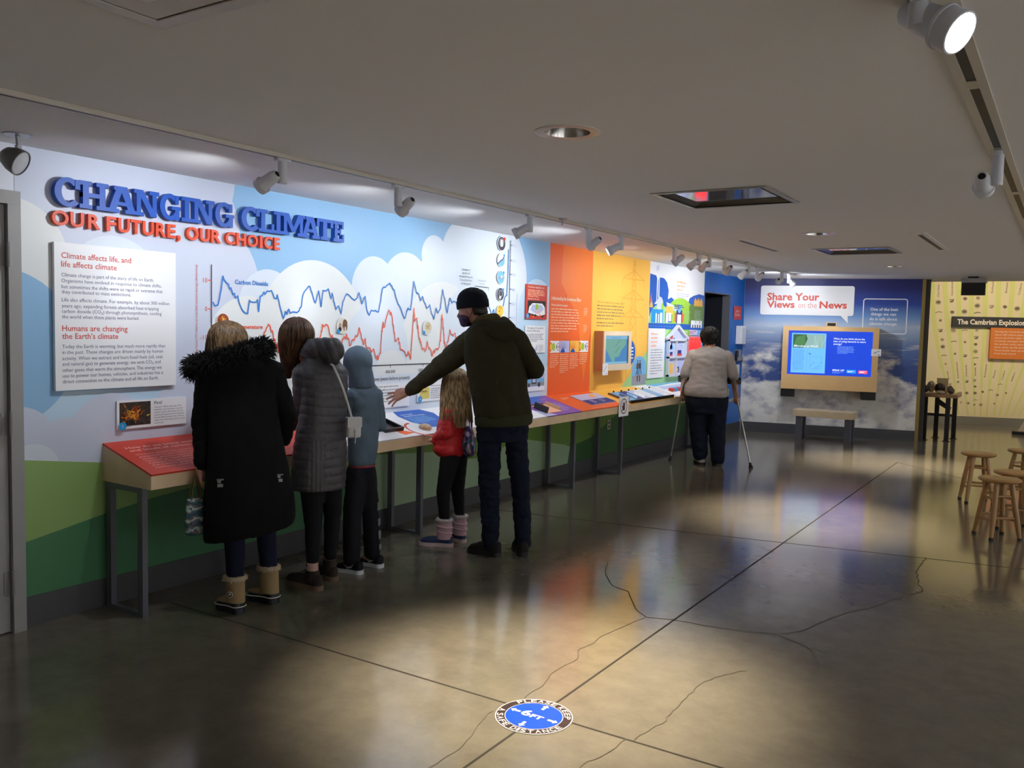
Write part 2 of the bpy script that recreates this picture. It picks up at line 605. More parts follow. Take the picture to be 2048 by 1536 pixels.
mu.disc(2.77, 0.93, 0.25, P_CLOUD2, clip=SKY)
mu.disc(3.3, 0.9, 0.35, P_CLOUD2, clip=SKY)
mu.up()
mu.rect(2.8, 0.8, 4.4, 1.08, P_CLOUD2)
mu.poly([(4.3, 0.8), (4.3, 1.20), (7.48, 1.20), (7.48, 0.8)], P_CLOUD)
mu.disc(2.34, 0.80, 0.14, P_CLOUD, clip=SKY)
# green hills
mu.up()
mu.poly([(2.27, Z0), (2.27, 0.867), (2.72, 0.80), (3.4, 0.74), (4.8, 0.72), (4.8, Z0)], P_LGREEN)
mu.up()
mu.poly([(2.27, Z0), (2.27, 0.436), (2.48, 0.472), (2.71, 0.512), (3.02, 0.557), (3.32, 0.583), (3.54, 0.572), (4.2, 0.555), (4.75, 0.50), (4.8, Z0)], P_DGREEN)
mu.build('sky_mural', wall_left)
hl = Print((0, 0, 0), (0, 1, 0), (0, 0, 1), base=0.0012)
hl.rect(4.35, Z0, DO0 - 0.005, 0.9, P_OLIVE)
hl.up()
hl.poly([(4.35, Z0), (4.35, 0.62), (4.95, 0.59), (5.67, 0.53), (6.07, 0.42), (6.4, 0.40), (6.75, 0.47), (7.13, 0.49), (7.5, 0.43), (7.89, 0.36), (8.11, 0.29), (8.34, 0.23), (8.5, Z0)], P_SAGE)
hl.up()
hl.poly([(7.95, Z0), (8.0, 0.33), (8.45, 0.38), (9.06, 0.58), (9.5, 0.66), (10.3, 0.64), (DO0 - 0.005, 0.5), (DO0 - 0.005, Z0)], P_FGREEN)
hl.build('hill_mural', wall_left)

# colour-blocked sections of the wall
op = Print((0, 0, 0), (0, 1, 0), (0, 0, 1), base=0.0014)
op.rect(7.48, 0.88, 8.40, ZC - 0.001, P_ORANGE)
op.up()
op.poly([(7.75, ZC - 0.001), (8.40, ZC - 0.001), (8.40, 1.65), (8.25, 1.0), (8.1, 1.7), (7.72, 2.05)], P_ORANGE2)
op.up()
op.text('Understanding the Greenhouse Effect', 7.527, 1.872, 0.038, P_CREAM, width=0.62, bold=0.012)
op.text('Human greenhouse gases', 7.53, 1.812, 0.022, P_CREAM, width=0.33, bold=0.012)
op.greek(7.53, 1.775, 0.60, P_PINKO, 9, 0.0285, 0.0125, words=9)
for k, (a, b) in enumerate(((7.523, 7.71), (7.723, 7.92), (7.936, 8.135), (8.147, 8.341))):
    op.rect(a, 1.335, b, 1.456, (P_WHITE, P_LAV, P_YELLOW, P_WHITE)[k])
    op.greek(a + 0.004, 1.31, b - a - 0.01, P_PINKO, (7, 10, 8, 6)[k], 0.0205, 0.009, words=4)
op.greek(8.22, 1.80, 0.09, P_PINKO, 5, 0.018, 0.009, words=3)
op.greek(8.22, 1.62, 0.09, P_PINKO, 5, 0.018, 0.009, words=3)
op.up()
for k, a in enumerate((7.523, 8.147)):
    op.disc(a + 0.0, 1.395, 0.05, P_ORANGE, a0=-90, a1=90)
    op.up().disc(a + 0.03, 1.395, 0.035, P_YELLOW).disc(a + 0.07, 1.395, 0.03, P_LIME, ry=0.04)
    op.disc(a + 0.135, 1.395, 0.017, P_GREY, ry=0.024).disc(a + 0.16, 1.427, 0.009, P_PURPLE).disc(a + 0.172, 1.395, 0.01, P_PURPLE).disc(a + 0.16, 1.363, 0.009, P_PURPLE)
for a in (7.723, 7.936):
    op.disc(a + 0.06, 1.336, 0.045, P_BLUE, a0=0, a1=180, ry=0.036)
    for q in range(9):
        t0 = math.radians(20 + 17 * q)
        op.line([(a + 0.07, 1.365), (a + 0.07 + 0.09 * math.cos(t0), 1.365 + 0.08 * math.sin(t0))], 0.003, P_PURPLE if a < 7.8 else P_ORANGE)
op.build('orange_mural', wall_left)

yp = Print((0, 0, 0), (0, 1, 0), (0, 0, 1), base=0.0014)
yp.rect(8.40, 0.88, 9.915, ZC - 0.001, P_YELLOW)
yp.up()
# lattice pylon
def bars(segs, w, m):
    for a, b in segs:
        yp.line([a, b], w, m)
px, top = 9.46, 2.41
wid = lambda z: 0.022 + 0.125 * (2.41 - z) / 1.45
segs = []
zs_ = [2.41, 2.32, 2.2, 2.08, 1.95, 1.82, 1.68, 1.54, 1.38, 1.2, 1.0, 0.89]
for a, b in zip(zs_[:-1], zs_[1:]):
    segs += [((px - wid(a), a), (px - wid(b), b)), ((px + wid(a), a), (px + wid(b), b)), ((px - wid(a), a), (px + wid(b), b)), ((px + wid(a), a), (px - wid(b), b))]
for z in (2.185, 1.95, 1.735):
    segs += [((px - 0.30, z), (px + 0.30, z)), ((px - 0.30, z), (px, z + 0.10)), ((px + 0.30, z), (px, z + 0.10)), ((px - 0.30, z), (px - 0.32, z - 0.09)), ((px + 0.30, z), (px + 0.30, z - 0.09))]
bars(segs, 0.016, P_YELLOW2)
yp.up()
yp.text('There is no single factory or energy supplier', 8.525, 1.877, 0.022, P_TAUPE, width=0.70)
yp.greek(8.525, 1.84, 0.70, P_TAUPE, 5, 0.036, 0.013, words=9)
yp.greek(8.525, 1.65, 0.70, P_TAUPE, 2, 0.034, 0.013, words=9)
yp.poly([(9.16, 0.89), (9.915, 0.89), (9.915, 1.33), (9.70, 1.21)], P_MINT)
yp.up()
yp.disc(9.40, 1.312, 0.155, P_BLUE, ry=0.15)
yp.up()
for k in range(4):
    yp.rect(9.44, 1.36 - k * 0.04, 9.50, 1.375 - k * 0.04, P_WHITE)
arch = [(9.478, 0.915), (9.885, 0.915), (9.885, 1.12)] + [(9.682 + 0.203 * math.cos(math.radians(a)), 1.12 + 0.146 * math.sin(math.radians(a))) for a in range(10, 180, 10)] + [(9.478, 1.12)]
yp.poly(arch, P_LBLUE)
yp.up()
yp.poly([(9.478, 0.915), (9.885, 0.915), (9.885, 1.04), (9.478, 1.03)], P_GREY)
yp.up()
for fx, m_, sgn in ((9.635, P_BROWN, -1), (9.70, P_DGREY, 1)):
    yp.disc(fx, 1.205, 0.016, P_BROWN, 14)
    yp.poly([(fx - 0.028, 1.115), (fx - 0.024, 1.185), (fx + 0.026, 1.185), (fx + 0.032, 1.11)], m_)
    yp.line([(fx - 0.014, 1.12), (fx - 0.020 * sgn - 0.010, 1.04)], 0.016, P_DGREY).line([(fx + 0.014, 1.12), (fx + 0.045 * sgn, 1.045)], 0.016, P_DGREY)
    yp.line([(fx - 0.022, 1.17), (fx - 0.052, 1.12)], 0.012, m_)
    yp.poly([(fx - 0.02, 1.03), (fx + 0.02, 1.028), (fx + 0.014, 0.95), (fx - 0.012, 0.955)], P_BROWN)
yp.build('yellow_mural', wall_left)

gp = Print((0, 0, 0), (0, 1, 0), (0, 0, 1), base=0.0014, clip=((9.915, 0.86), (11.80, ZC - 0.001)))
gp.rect(9.915, 0.86, 11.80, ZC, P_WHITE)
gp.up()
gp.poly([(9.92, 2.285), (10.10, 2.272), (10.135, 2.24), (10.135, 1.95), (10.0, 1.88), (9.92, 1.84)], P_BLUE)
gp.poly([(10.17, 2.22), (10.24, 2.255), (10.36, 2.25), (10.46, 2.20), (10.52, 2.10), (10.50, 1.99), (10.62, 2.02), (10.78, 1.96), (10.9, 1.9), (10.5, 1.8), (9.93, 1.75), (9.92, 1.9), (10.15, 1.92)], P_BLUE)
gp.poly([(11.25, 2.03), (11.4, 2.07), (11.6, 2.10), (11.8, 2.09), (11.8, 1.9), (11.2, 1.95)], P_BLUE)
gp.up()
gp.rect(9.915, 0.86, 11.80, 1.60, P_LBLUE)
gp.disc(10.95, 1.72, 0.52, P_LIME, ry=0.30)
gp.disc(10.26, 1.68, 0.34, P_MINT, ry=0.235)
gp.poly([(11.25, 1.67), (11.25, 1.93), (11.5, 1.97), (11.8, 1.95), (11.8, 1.67)], P_OLIVE)
gp.up()
gp.rect(9.915, 0.86, 11.80, 1.20, P_MINT)
gp.rect(9.915, 1.60, 11.80, 1.675, P_BLUE)
gp.disc(10.25, 1.92, 0.10, P_CLOUD2, ry=0.09)
gp.poly([(10.18, 2.0), (10.22, 2.0), (10.215, 2.25), (10.185, 2.25)], P_CLOUD)
gp.poly([(10.45, 1.95), (10.62, 1.93), (10.9, 1.86), (10.85, 1.83), (10.5, 1.88)], P_CLOUD2)
gp.poly([(9.93, 1.87), (9.98, 2.0), (10.03, 1.87)], P_YELLOW)
gp.poly([(9.94, 1.93), (9.97, 2.06), (10.0, 1.93)], P_ORANGE)
gp.disc(10.33, 1.88, 0.035, P_LIME, ry=0.06)
gp.rect(9.99, 1.68, 10.36, 1.85, P_CYAN)
gp.rect(10.43, 1.69, 10.65, 1.83, P_BLUE)
gp.rect(10.45, 1.80, 10.68, 1.90, P_YELLOW)
gp.rect(10.80, 1.68, 11.0, 1.86, P_NAVY)
gp.disc(10.90, 1.88, 0.06, P_LBLUE)
gp.rect(10.74, 1.70, 10.80, 1.82, P_ORANGE).rect(11.0, 1.70, 11.06, 1.82, P_ORANGE)
gp.rect(11.42, 1.93, 11.75, 2.01, P_YELLOW2)
for q in range(3):
    gp.poly([(11.43 + q * 0.11, 2.01), (11.47 + q * 0.11, 2.05), (11.51 + q * 0.11, 2.01)], P_YELLOW2)
gp.up()
gp.rect(10.12, 1.68, 10.16, 1.80, P_WHITE).rect(10.20, 1.68, 10.23, 1.79, P_WHITE).rect(10.26, 1.68, 10.33, 1.81, P_WHITE)
gp.rect(10.45, 1.69, 10.52, 1.81, P_WHITE).rect(10.535, 1.705, 10.63, 1.815, P_WHITE)
gp.rect(10.83, 1.68, 10.97, 1.80, P_WHITE)
gp.greek(10.72, 1.915, 0.34, P_NAVY, 3, 0.022, 0.013, words=4)
gp.greek(10.15, 1.865, 0.16, P_WHITE, 1, 0.02, 0.012, words=3)
gp.greek(11.12, 1.84, 0.17, P_MINT, 8, 0.02, 0.010, words=3)
gp.greek(11.45, 1.86, 0.25, P_SAGE, 8, 0.02, 0.010, words=3)
for k, y in enumerate((2.215, 2.165, 2.115)):
    gp.greek(10.78, y, 0.55 - 0.09 * k, P_PINKO, 1, 0.03, 0.024, words=5)
gp.greek(10.78, 2.07, 0.46, P_LAV, 3, 0.026, 0.014, words=6)
gp.ring(10.13, 2.36, 0.018, 0.028, P_LAV, n=20)
gp.ring(10.16, 2.375, 0.016, 0.024, P_LAV, n=20)
gp.rect(11.33, 1.63, 11.75, 1.73, P_WHITE)
gp.up()
for q in range(4):
    gp.rect(11.38 + q * 0.09, 1.63, 11.42 + q * 0.09, 1.67, P_DGREY)
gp.disc(11.50, 1.71, 0.012, P_DGREY).disc(11.66, 1.71, 0.012, P_DGREY)
for q in range(10):
    gp.rect(9.94 + q * 0.09, 1.634, 9.99 + q * 0.09, 1.640, P_LBLUE)
gp.greek(11.05, 1.57, 0.18, P_WHITE, 2, 0.018, 0.010, words=3)
gp.greek(11.40, 1.57, 0.2, P_WHITE, 2, 0.018, 0.010, words=3)
gp.build('town_mural', wall_left)

bp_ = Print((0, 0, 0), (0, 1, 0), (0, 0, 1), base=0.0014)
bp_.rect(11.80, Z0, DO0, ZC - 0.001, P_WALLBLUE)
bp_.rect(DO0, DOZ, DO1, ZC - 0.001, P_WALLBLUE)
bp_.rect(DO1, Z0, YC - 0.003, ZC - 0.001, P_WALLBLUE)
bp_.build('blue_paint', wall_left)

# the graph on the sky mural
gr = Print((0, 0, 0), (0, 1, 0), (0, 0, 1), base=0.0072)
gr.line([(3.43, 1.275), (3.43, 1.926)], 0.0075, P_DGREY)
gr.line([(3.43, 1.275), (6.6, 1.275)], 0.0075, P_DGREY)
for k, (z, s_) in enumerate(((1.833, '10'), (1.660, '0'), (1.487, '-10'))):
    gr.line([(3.406, z), (3.43, z)], 0.006, P_GRAPHRED)
    gr.text(s_, 3.400, z - 0.015, 0.030, P_REDTXT, align='r')
for y, s_ in ((4.286, '600,000'), (4.686, '500,000'), (5.086, '400,000'), (5.487, '300,000'), (5.887, '200,000')):
    gr.line([(y, 1.255), (y, 1.275)], 0.006, P_DGREY)
    gr.text(s_, y, 1.213, 0.024, P_DGREY, align='c', width=0.115)
gr.text('Time (years before present)', 5.10, 1.158, 0.030, P_DGREY, width=0.44, align='c')
gr.text('Temperature (\u00b0F) relative to mid-20th-century average (Antarctica)', 3.33, 1.36, 0.017, P_REDTXT, width=0.56, rot=PI / 2)
gr.text('Carbon Dioxide', 3.605, 1.822, 0.028, P_GRAPHBLUE, width=0.268, bold=0.022)
gr.text('Temperature', 3.60, 1.543, 0.026, P_GRAPHRED, width=0.228, bold=0.022)
def jag(pts, amp):
    out = []
    for (a, b), (c, d) in zip(pts[:-1], pts[1:]):
        k = max(1, int(math.hypot(c - a, d - b) / 0.016))
        for i in range(k):
            t = i / k
            out.append((a + (c - a) * t, b + (d - b) * t + (random.uniform(-amp, amp) if i else 0)))
    out.append(pts[-1])
    return out
CO2 = [(3.441, 1.7), (3.456, 1.679), (3.476, 1.685), (3.49, 1.728), (3.5, 1.771), (3.515, 1.864), (3.524, 1.842), (3.544, 1.823), (3.557, 1.817), (3.565, 1.788), (3.575, 1.795), (3.59, 1.755), (3.602, 1.762), (3.61, 1.733), (3.627, 1.747), (3.639, 1.703), (3.669, 1.654), (3.707, 1.639), (3.72, 1.723), (3.733, 1.713), (3.754, 1.711), (3.776, 1.715), (3.785, 1.729), (3.794, 1.653), (3.807, 1.751), (3.824, 1.758), (3.837, 1.78), (3.846, 1.766), (3.864, 1.788), (3.9, 1.793), (3.923, 1.745), (3.941, 1.742), (3.95, 1.767), (3.964, 1.729), (3.983, 1.666), (4.004, 1.613), (4.02, 1.659), (4.035, 1.642), (4.049, 1.676), (4.063, 1.65), (4.101, 1.658), (4.14, 1.666), (4.159, 1.692), (4.178, 1.78), (4.202, 1.811), (4.227, 1.838), (4.241, 1.835), (4.267, 1.777), (4.291, 1.726), (4.308, 1.775), (4.322, 1.809), (4.347, 1.702), (4.363, 1.815), (4.389, 1.812), (4.415, 1.828), (4.442, 1.762), (4.452, 1.8), (4.469, 1.747), (4.491, 1.687), (4.518, 1.711), (4.543, 1.658), (4.561, 1.743), (4.598, 1.802), (4.637, 1.785), (4.682, 1.759), (4.71, 1.78), (4.727, 1.816), (4.762, 1.738), (4.794, 1.791), (4.815, 1.688), (4.843, 1.655), (4.862, 1.69), (4.892, 1.686), (4.94, 1.68), (4.966, 1.761), (4.983, 1.856), (5.048, 1.891), (5.067, 1.904), (5.117, 1.856), (5.158, 1.768), (5.198, 1.718), (5.219, 1.679), (5.25, 1.638), (5.289, 1.72), (5.32, 1.708), (5.338, 1.814), (5.355, 1.933), (5.388, 1.849), (5.42, 1.837), (5.442, 1.785), (5.463, 1.819), (5.496, 1.767), (5.529, 1.727), (5.561, 1.755), (5.596, 1.675), (5.619, 1.641), (5.645, 1.731), (5.673, 1.69), (5.705, 1.733), (5.73, 1.885), (5.759, 1.817), (5.797, 1.694), (5.832, 1.82), (5.864, 1.779), (5.898, 1.795), (6.0, 1.72), (6.08, 1.77), (6.17, 1.69), (6.28, 1.75), (6.394, 1.798), (6.422, 1.754), (6.464, 1.695), (6.489, 1.741), (6.518, 1.681), (6.557, 1.712), (6.599, 1.698), (6.65, 1.791), (6.67, 1.861), (6.702, 1.877), (6.714, 2.069), (6.716, 2.30)]
gr.line(jag(CO2, 0.009), 0.0095, P_GRAPHBLUE)
TMP = [(3.44, 1.40), (3.50, 1.58), (3.56, 1.50), (3.66, 1.42), (3.74, 1.38), (3.825, 1.48), (3.852, 1.529), (3.861, 1.55), (3.892, 1.558), (3.915, 1.515), (3.934, 1.445), (3.943, 1.409), (3.952, 1.445), (3.962, 1.391), (4.05, 1.36), (4.14, 1.33), (4.22, 1.44), (4.30, 1.46), (4.346, 1.503), (4.361, 1.578), (4.377, 1.563), (4.413, 1.571), (4.43, 1.511), (4.446, 1.48), (4.456, 1.503), (4.50, 1.42), (4.554, 1.434), (4.564, 1.473), (4.602, 1.511), (4.642, 1.429), (4.664, 1.472), (4.709, 1.492), (4.731, 1.56), (4.767, 1.472), (4.779, 1.432), (4.799, 1.48), (4.808, 1.424), (4.868, 1.375), (4.885, 1.399), (4.941, 1.317), (4.97, 1.366), (4.98, 1.505), (4.996, 1.603), (5.003, 1.562), (5.032, 1.637), (5.066, 1.695), (5.094, 1.655), (5.124, 1.523), (5.145, 1.458), (5.174, 1.484), (5.205, 1.393), (5.246, 1.379), (5.277, 1.339), (5.297, 1.379), (5.329, 1.315), (5.345, 1.511), (5.361, 1.716), (5.373, 1.617), (5.398, 1.644), (5.428, 1.498), (5.474, 1.39), (5.51, 1.376), (5.536, 1.457), (5.57, 1.403), (5.605, 1.334), (5.647, 1.395), (5.681, 1.388), (5.713, 1.457), (5.727, 1.678), (5.756, 1.512), (5.783, 1.387), (5.815, 1.456), (5.84, 1.555), (5.872, 1.513), (5.906, 1.527), (6.0, 1.40), (6.1, 1.36), (6.2, 1.44), (6.35, 1.38), (6.5, 1.36), (6.58, 1.42)]
gr.line(jag(TMP, 0.022), 0.0085, P_GRAPHRED)
gr.line([(6.745, 1.5), (6.745, 2.385)], 0.008, P_DGREY)
for k, z in enumerate((2.344, 2.206, 2.076, 1.939, 1.807, 1.675)):
    gr.line([(6.745, z), (6.775, z)], 0.006, P_DGREY)
    gr.text(str(450 - 50 * k), 6.785, z - 0.015, 0.028, P_LAV, width=0.06)
gr.line([(6.88, 1.5), (6.88, 1.9)], 0.006, P_LAV)
for k, t_ in enumerate(('Examples of', 'glacial and', 'interglacial intervals.', 'Can you find others', 'on this graph?')):
    gr.text(t_, 6.055, 2.065 - k * 0.030, 0.018, P_DGREY, align='c', width=(0.12, 0.11, 0.20, 0.18, 0.14)[k])
gr.text('Interglacial', 6.295, 1.985, 0.018, P_GREY, align='c', width=0.12)
gr.text('interval', 6.295, 1.957, 0.018, P_GREY, align='c', width=0.08)
gr.line([(6.19, 1.94), (6.40, 1.935), (6.40, 1.91)], 0.005, P_DGREY)
gr.build('climate_graph', wall_left)

# baseboards
struct(MB().box((0, YN, 0), (0.012, 2.18 - 1.0, Z0), M_DARKBASE).box((0, 2.276, 0), (0.012, DO0 - 0.004, Z0), M_DARKBASE).box((0, DO1 + 0.004, 0), (0.012, YC, Z0), M_DARKBASE).build('baseboard_left'))

# ------------------------------------------------------------------ grey door at the near end of the left wall
d1 = struct(MB().box((0.003, 1.27, 0.01), (0.03, 2.205, 2.13), M_GREYPAINT).build('door_1'))
MB().box((0.002, 2.21, 0), (0.055, 2.272, 2.1345), M_GREYPAINT).box((0.002, 1.205, 0), (0.055, 1.265, 2.1345), M_GREYPAINT).box((0.002, 1.2, 2.135), (0.0552, 2.2722, 2.2), M_GREYPAINT).build('door_frame', d1)
for z in (1.89, 1.06, 0.26):
    h = MB()
    h.tube([(0.064, 2.208, z - 0.06), (0.064, 2.208, z + 0.06)], 0.011, M_GREYPAINT, n=10)
    h.box((0.028, 2.175, z - 0.055), (0.034, 2.207, z + 0.055), M_GREYPAINT)
    h.box((0.0545, 2.21, z - 0.055), (0.059, 2.24, z + 0.055), M_GREYPAINT)
    h.build('hinge', d1)

# ------------------------------------------------------------------ far wall with its printed sky
FA = math.atan2(0.6, 2.5)
FL = 2.571
far = bpy.data.objects.new('wall_far', MB().box((0.0, 0.004, 0), (FL, 0.10, ZC + 0.2), M_WALLW).build('wall_far_shape').data)
bpy.data.objects.remove(bpy.data.objects['wall_far_shape'])
COL.objects.link(far)
far.location = (0, YC, 0)
far.rotation_euler = (0, 0, FA)
struct(far)

def sky_print():
    m, nt, b = principled('printed_cloudscape')
    b.inputs['Roughness'].default_value = 0.5
    N = nt.nodes.new
    L = nt.links.new
    tc = N('ShaderNodeTexCoord')
    sep = N('ShaderNodeSeparateXYZ')
    L(tc.outputs['Object'], sep.inputs[0])
    def ramp(stops):
        r = N('ShaderNodeValToRGB')
        e = r.color_ramp.elements
        e[0].position, e[0].color = stops[0][0], (*stops[0][1], 1)
        e[1].position, e[1].color = stops[-1][0], (*stops[-1][1], 1)
        for p, c in stops[1:-1]:
            q = e.new(p)
            q.color = (*c, 1)
        return r
    def mrange(src, a, b_, c, d):
        q = N('ShaderNodeMapRange')
        for i, v in zip(('From Min', 'From Max', 'To Min', 'To Max'), (a, b_, c, d)):
            q.inputs[i].default_value = v
        L(src, q.inputs['Value'])
        return q.outputs['Result']
    zn = mrange(sep.outputs['Z'], 0.0, 2.5, 0.0, 1.0)
    sky = ramp([(0.0, srgb(52, 70, 132)), (0.44, srgb(58, 82, 146)), (0.56, srgb(96, 122, 176)), (0.68, srgb(176, 194, 218)), (0.745, srgb(112, 152, 208)), (0.82, srgb(44, 72, 160)), (0.92, srgb(26, 32, 104)), (1.0, srgb(20, 22, 84))])
    L(zn, sky.inputs['Fac'])
    def noise(sx, sz, detail, off):
        mp = N('ShaderNodeMapping')
        mp.inputs['Scale'].default_value = (sx, 1, sz)
        mp.inputs['Location'].default_value = off
        L(tc.outputs['Object'], mp.inputs['Vector'])
        n = N('ShaderNodeTexNoise')
        n.inputs['Scale'].default_value = 1.0
        n.inputs['Detail'].default_value = detail
        n.inputs['Roughness'].default_value = 0.58
        L(mp.outputs['Vector'], n.inputs['Vector'])
        return n.outputs['Fac']
    def math_(op, a, b_):
        q = N('ShaderNodeMath')
        q.operation = op
        for i, v in enumerate((a, b_)):
            if isinstance(v, (int, float)):
                q.inputs[i].default_value = v
            else:
                L(v, q.inputs[i])
        return q.outputs[0]
    big = noise(1.15, 1.7, 10, (2.3, 0, 0.7))
    cov = ramp([(0.0, (0.42,) * 3), (0.20, (0.33,) * 3), (0.35, (0.15,) * 3), (0.45, (0.03,) * 3), (0.55, (0.0,) * 3), (0.66, (0.04,) * 3), (0.72, (-0.2 + 0.2,) * 3), (1.0, (0.0,) * 3)])
    L(zn, cov.inputs['Fac'])
    dens = math_('ADD', big, cov.outputs['Color'])
    mask = mrange(dens, 0.59, 0.66, 0, 1)
    # nothing but clear sky in the top quarter
    mask = math_('MULTIPLY', mask, mrange(sep.outputs['Z'], 1.75, 1.45, 0, 1))
    streak = noise(1.2, 9.0, 7, (5.1, 0, 3.0))
    smask = math_('MULTIPLY', mrange(streak, 0.53, 0.66, 0, 0.75), mrange(sep.outputs['Z'], 1.80, 1.62, 0, 1))
    smask = math_('MULTIPLY', smask, mrange(sep.outputs['Z'], 1.05, 1.35, 0, 1))
    mask = math_('MAXIMUM', mask, smask)
    shade = noise(3.0, 4.2, 9, (0.4, 0, 9.1))
    cl = ramp([(0.30, srgb(110, 116, 150)), (0.40, srgb(178, 176, 184)), (0.50, srgb(226, 222, 216)), (0.72, srgb(244, 240, 234))])
    L(shade, cl.inputs['Fac'])
    mx = N('ShaderNodeMix')
    mx.data_type = 'RGBA'
    L(mask, mx.inputs[0])
    L(sky.outputs['Color'], mx.inputs[6])
    L(cl.outputs['Color'], mx.inputs[7])
    L(mx.outputs[2], b.inputs['Base Color'])
    return m

fm = MB().box((0.004, -0.004, Z0), (FL, 0.004, ZC - 0.001), sky_print()).build('cloud_mural', far)
fpz = Print((0, -0.0042, 0), (1, 0, 0), (0, 0, 1), base=0.0008)
fpz.ring(1.80, 2.10, 0.026, 0.040, P_WHITE, 8, 90, 180).ring(2.345, 2.10, 0.026, 0.040, P_WHITE, 8, 0, 90)
fpz.ring(1.80, 1.645, 0.026, 0.040, P_WHITE, 8, 180, 270).ring(2.345, 1.645, 0.026, 0.040, P_WHITE, 8, 270, 360)
fpz.rect(1.80, 2.126, 2.345, 2.140, P_WHITE).rect(1.80, 1.605, 2.345, 1.619, P_WHITE)
fpz.rect(1.76, 1.645, 1.774, 2.10, P_WHITE).rect(2.371, 1.645, 2.385, 2.10, P_WHITE)
for k, (t_, a, w) in enumerate((('One of the best', 1.865, 0.39), ('things we can', 1.877, 0.353), ('do is talk about', 1.860, 0.387), ('climate change.', 1.860, 0.395))):
    fpz.text(t_, a, 1.957 - k * 0.073, 0.046, P_WHITE, width=w, bold=0.022)
fpz.poly([(0.70, 0.70), (0.74, 0.73), (0.78, 0.69), (0.76, 0.705), (0.72, 0.71)], P_DGREY)
fpz.build('printed_bubble', far)
struct(MB().box((0.02, -0.012, 0), (FL, -0.0045, Z0), M_DARKBASE).build('baseboard_far', far))
tr = MB()
tr.box((FL + 0.001, -0.004, 0), (FL + 0.05, 0.10, ZC - 0.002), mat('ochre_wall_edge', srgb(146, 122, 60), 0.6))
struct(tr.build('trim_edge', far))
far2 = MB().box((FL + 0.051, 0.03, 0), (FL + 0.12, 0.10, ZC - 0.002), mat('dark_bronze_post', srgb(48, 42, 34), 0.5)).build('trim_post', far)
struct(far2)

# ------------------------------------------------------------------ back wall with fossil print
BA = math.atan2(0.338, 0.941)
back = bpy.data.objects.new('wall_back', MB().box((-4.0, 0.004, 0), (6.2, 0.2, 3.2), mat('cream_wall', srgb(228, 212, 168), 0.6)).build('wall_back_shape').data)
bpy.data.objects.remove(bpy.data.objects['wall_back_shape'])
COL.objects.link(back)
back.location = (2.209, 17.394, 0)
back.rotation_euler = (0, 0, BA)
struct(back)
P_RAY = C_('print_pale_green', 214, 214, 128, 0.6)
P_FOS = C_('print_fossil_brown', 118, 104, 76, 0.6)
P_FOS2 = C_('print_fossil_tan', 158, 142, 104, 0.6)
cz = Print((0, 0.0035, 0), (1, 0, 0), (0, 0, 1), base=0.0012)
RAYS = [[(0.02, 2.75), (0.028, 2.332), (0.08, 1.907), (0.192, 1.269), (0.431, 0.462), (0.55, 0.17)], [(0.22, 2.75), (0.242, 2.45), (0.296, 1.912), (0.408, 1.275), (0.585, 0.17)],
        [(0.455, 2.75), (0.468, 2.339), (0.522, 1.704), (0.595, 1.068), (0.741, 0.17)], [(0.67, 2.75), (0.682, 2.342), (0.716, 1.709), (0.77, 1.074), (0.858, 0.17)],
        [(0.90, 2.75), (0.913, 2.345), (0.938, 1.714), (0.924, 1.079), (0.955, 0.17)], [(1.115, 2.75), (1.123, 2.348), (1.135, 1.971), (1.078, 1.084), (1.051, 0.17)],
        [(1.342, 2.75), (1.342, 2.351), (1.335, 1.975), (1.251, 1.09), (1.167, 0.17)], [(1.6, 2.75), (1.548, 2.146), (1.422, 1.095), (1.358, 0.882), (1.263, 0.178)],
        [(1.85, 2.75), (1.78, 2.0), (1.608, 1.101), (1.515, 0.803), (1.359, 0.183)], [(2.2, 2.75), (2.05, 1.9), (1.8, 1.1), (1.46, 0.18)], [(2.6, 2.75), (2.4, 1.9), (2.0, 1.0), (1.56, 0.18)]]
for r in RAYS:
    n = len(r)
    wd = lambda z: 0.010 + 0.030 * min(1, max(0, (z - 0.17) / 2.0))
    cz.mb.add([q for a, z in r for q in (cz.P(a - wd(z), z), cz.P(a + wd(z), z))], [(2 * i + 2, 2 * i + 3, 2 * i + 1, 2 * i) for i in range(n - 1)], P_RAY)
cz.up()
GLY = [(0.139, 2.206), (0.152, 2.026), (0.19, 1.877), (0.199, 1.697), (0.237, 1.527), (0.254, 1.399), (0.282, 1.24), (0.319, 1.087), (0.357, 2.242), (0.378, 2.03), (0.415, 1.702), (0.435, 1.5), (0.466, 1.277), (0.408, 0.719), (0.579, 2.277), (0.581, 2.044), (0.6, 1.706), (0.621, 1.494), (0.634, 1.25), (0.791, 2.291), (0.788, 2.154), (0.795, 2.027), (0.803, 1.711), (0.8, 1.584), (0.797, 1.457), (0.804, 1.33), (0.81, 1.213), (0.807, 1.096), (0.813, 0.809), (0.829, 0.693), (0.835, 0.575), (0.842, 0.448), (0.837, 0.362), (0.688, 0.783), (0.542, 0.767), (0.699, 0.57), (0.582, 0.576), (0.611, 0.395), (0.729, 0.389), (0.96, 0.602), (0.944, 0.367), (1.093, 0.639), (1.164, 0.397), (1.02, 2.147), (1.24, 2.141), (1.441, 2.113), (1.241, 0.751), (1.345, 0.596), (1.203, 0.558)]
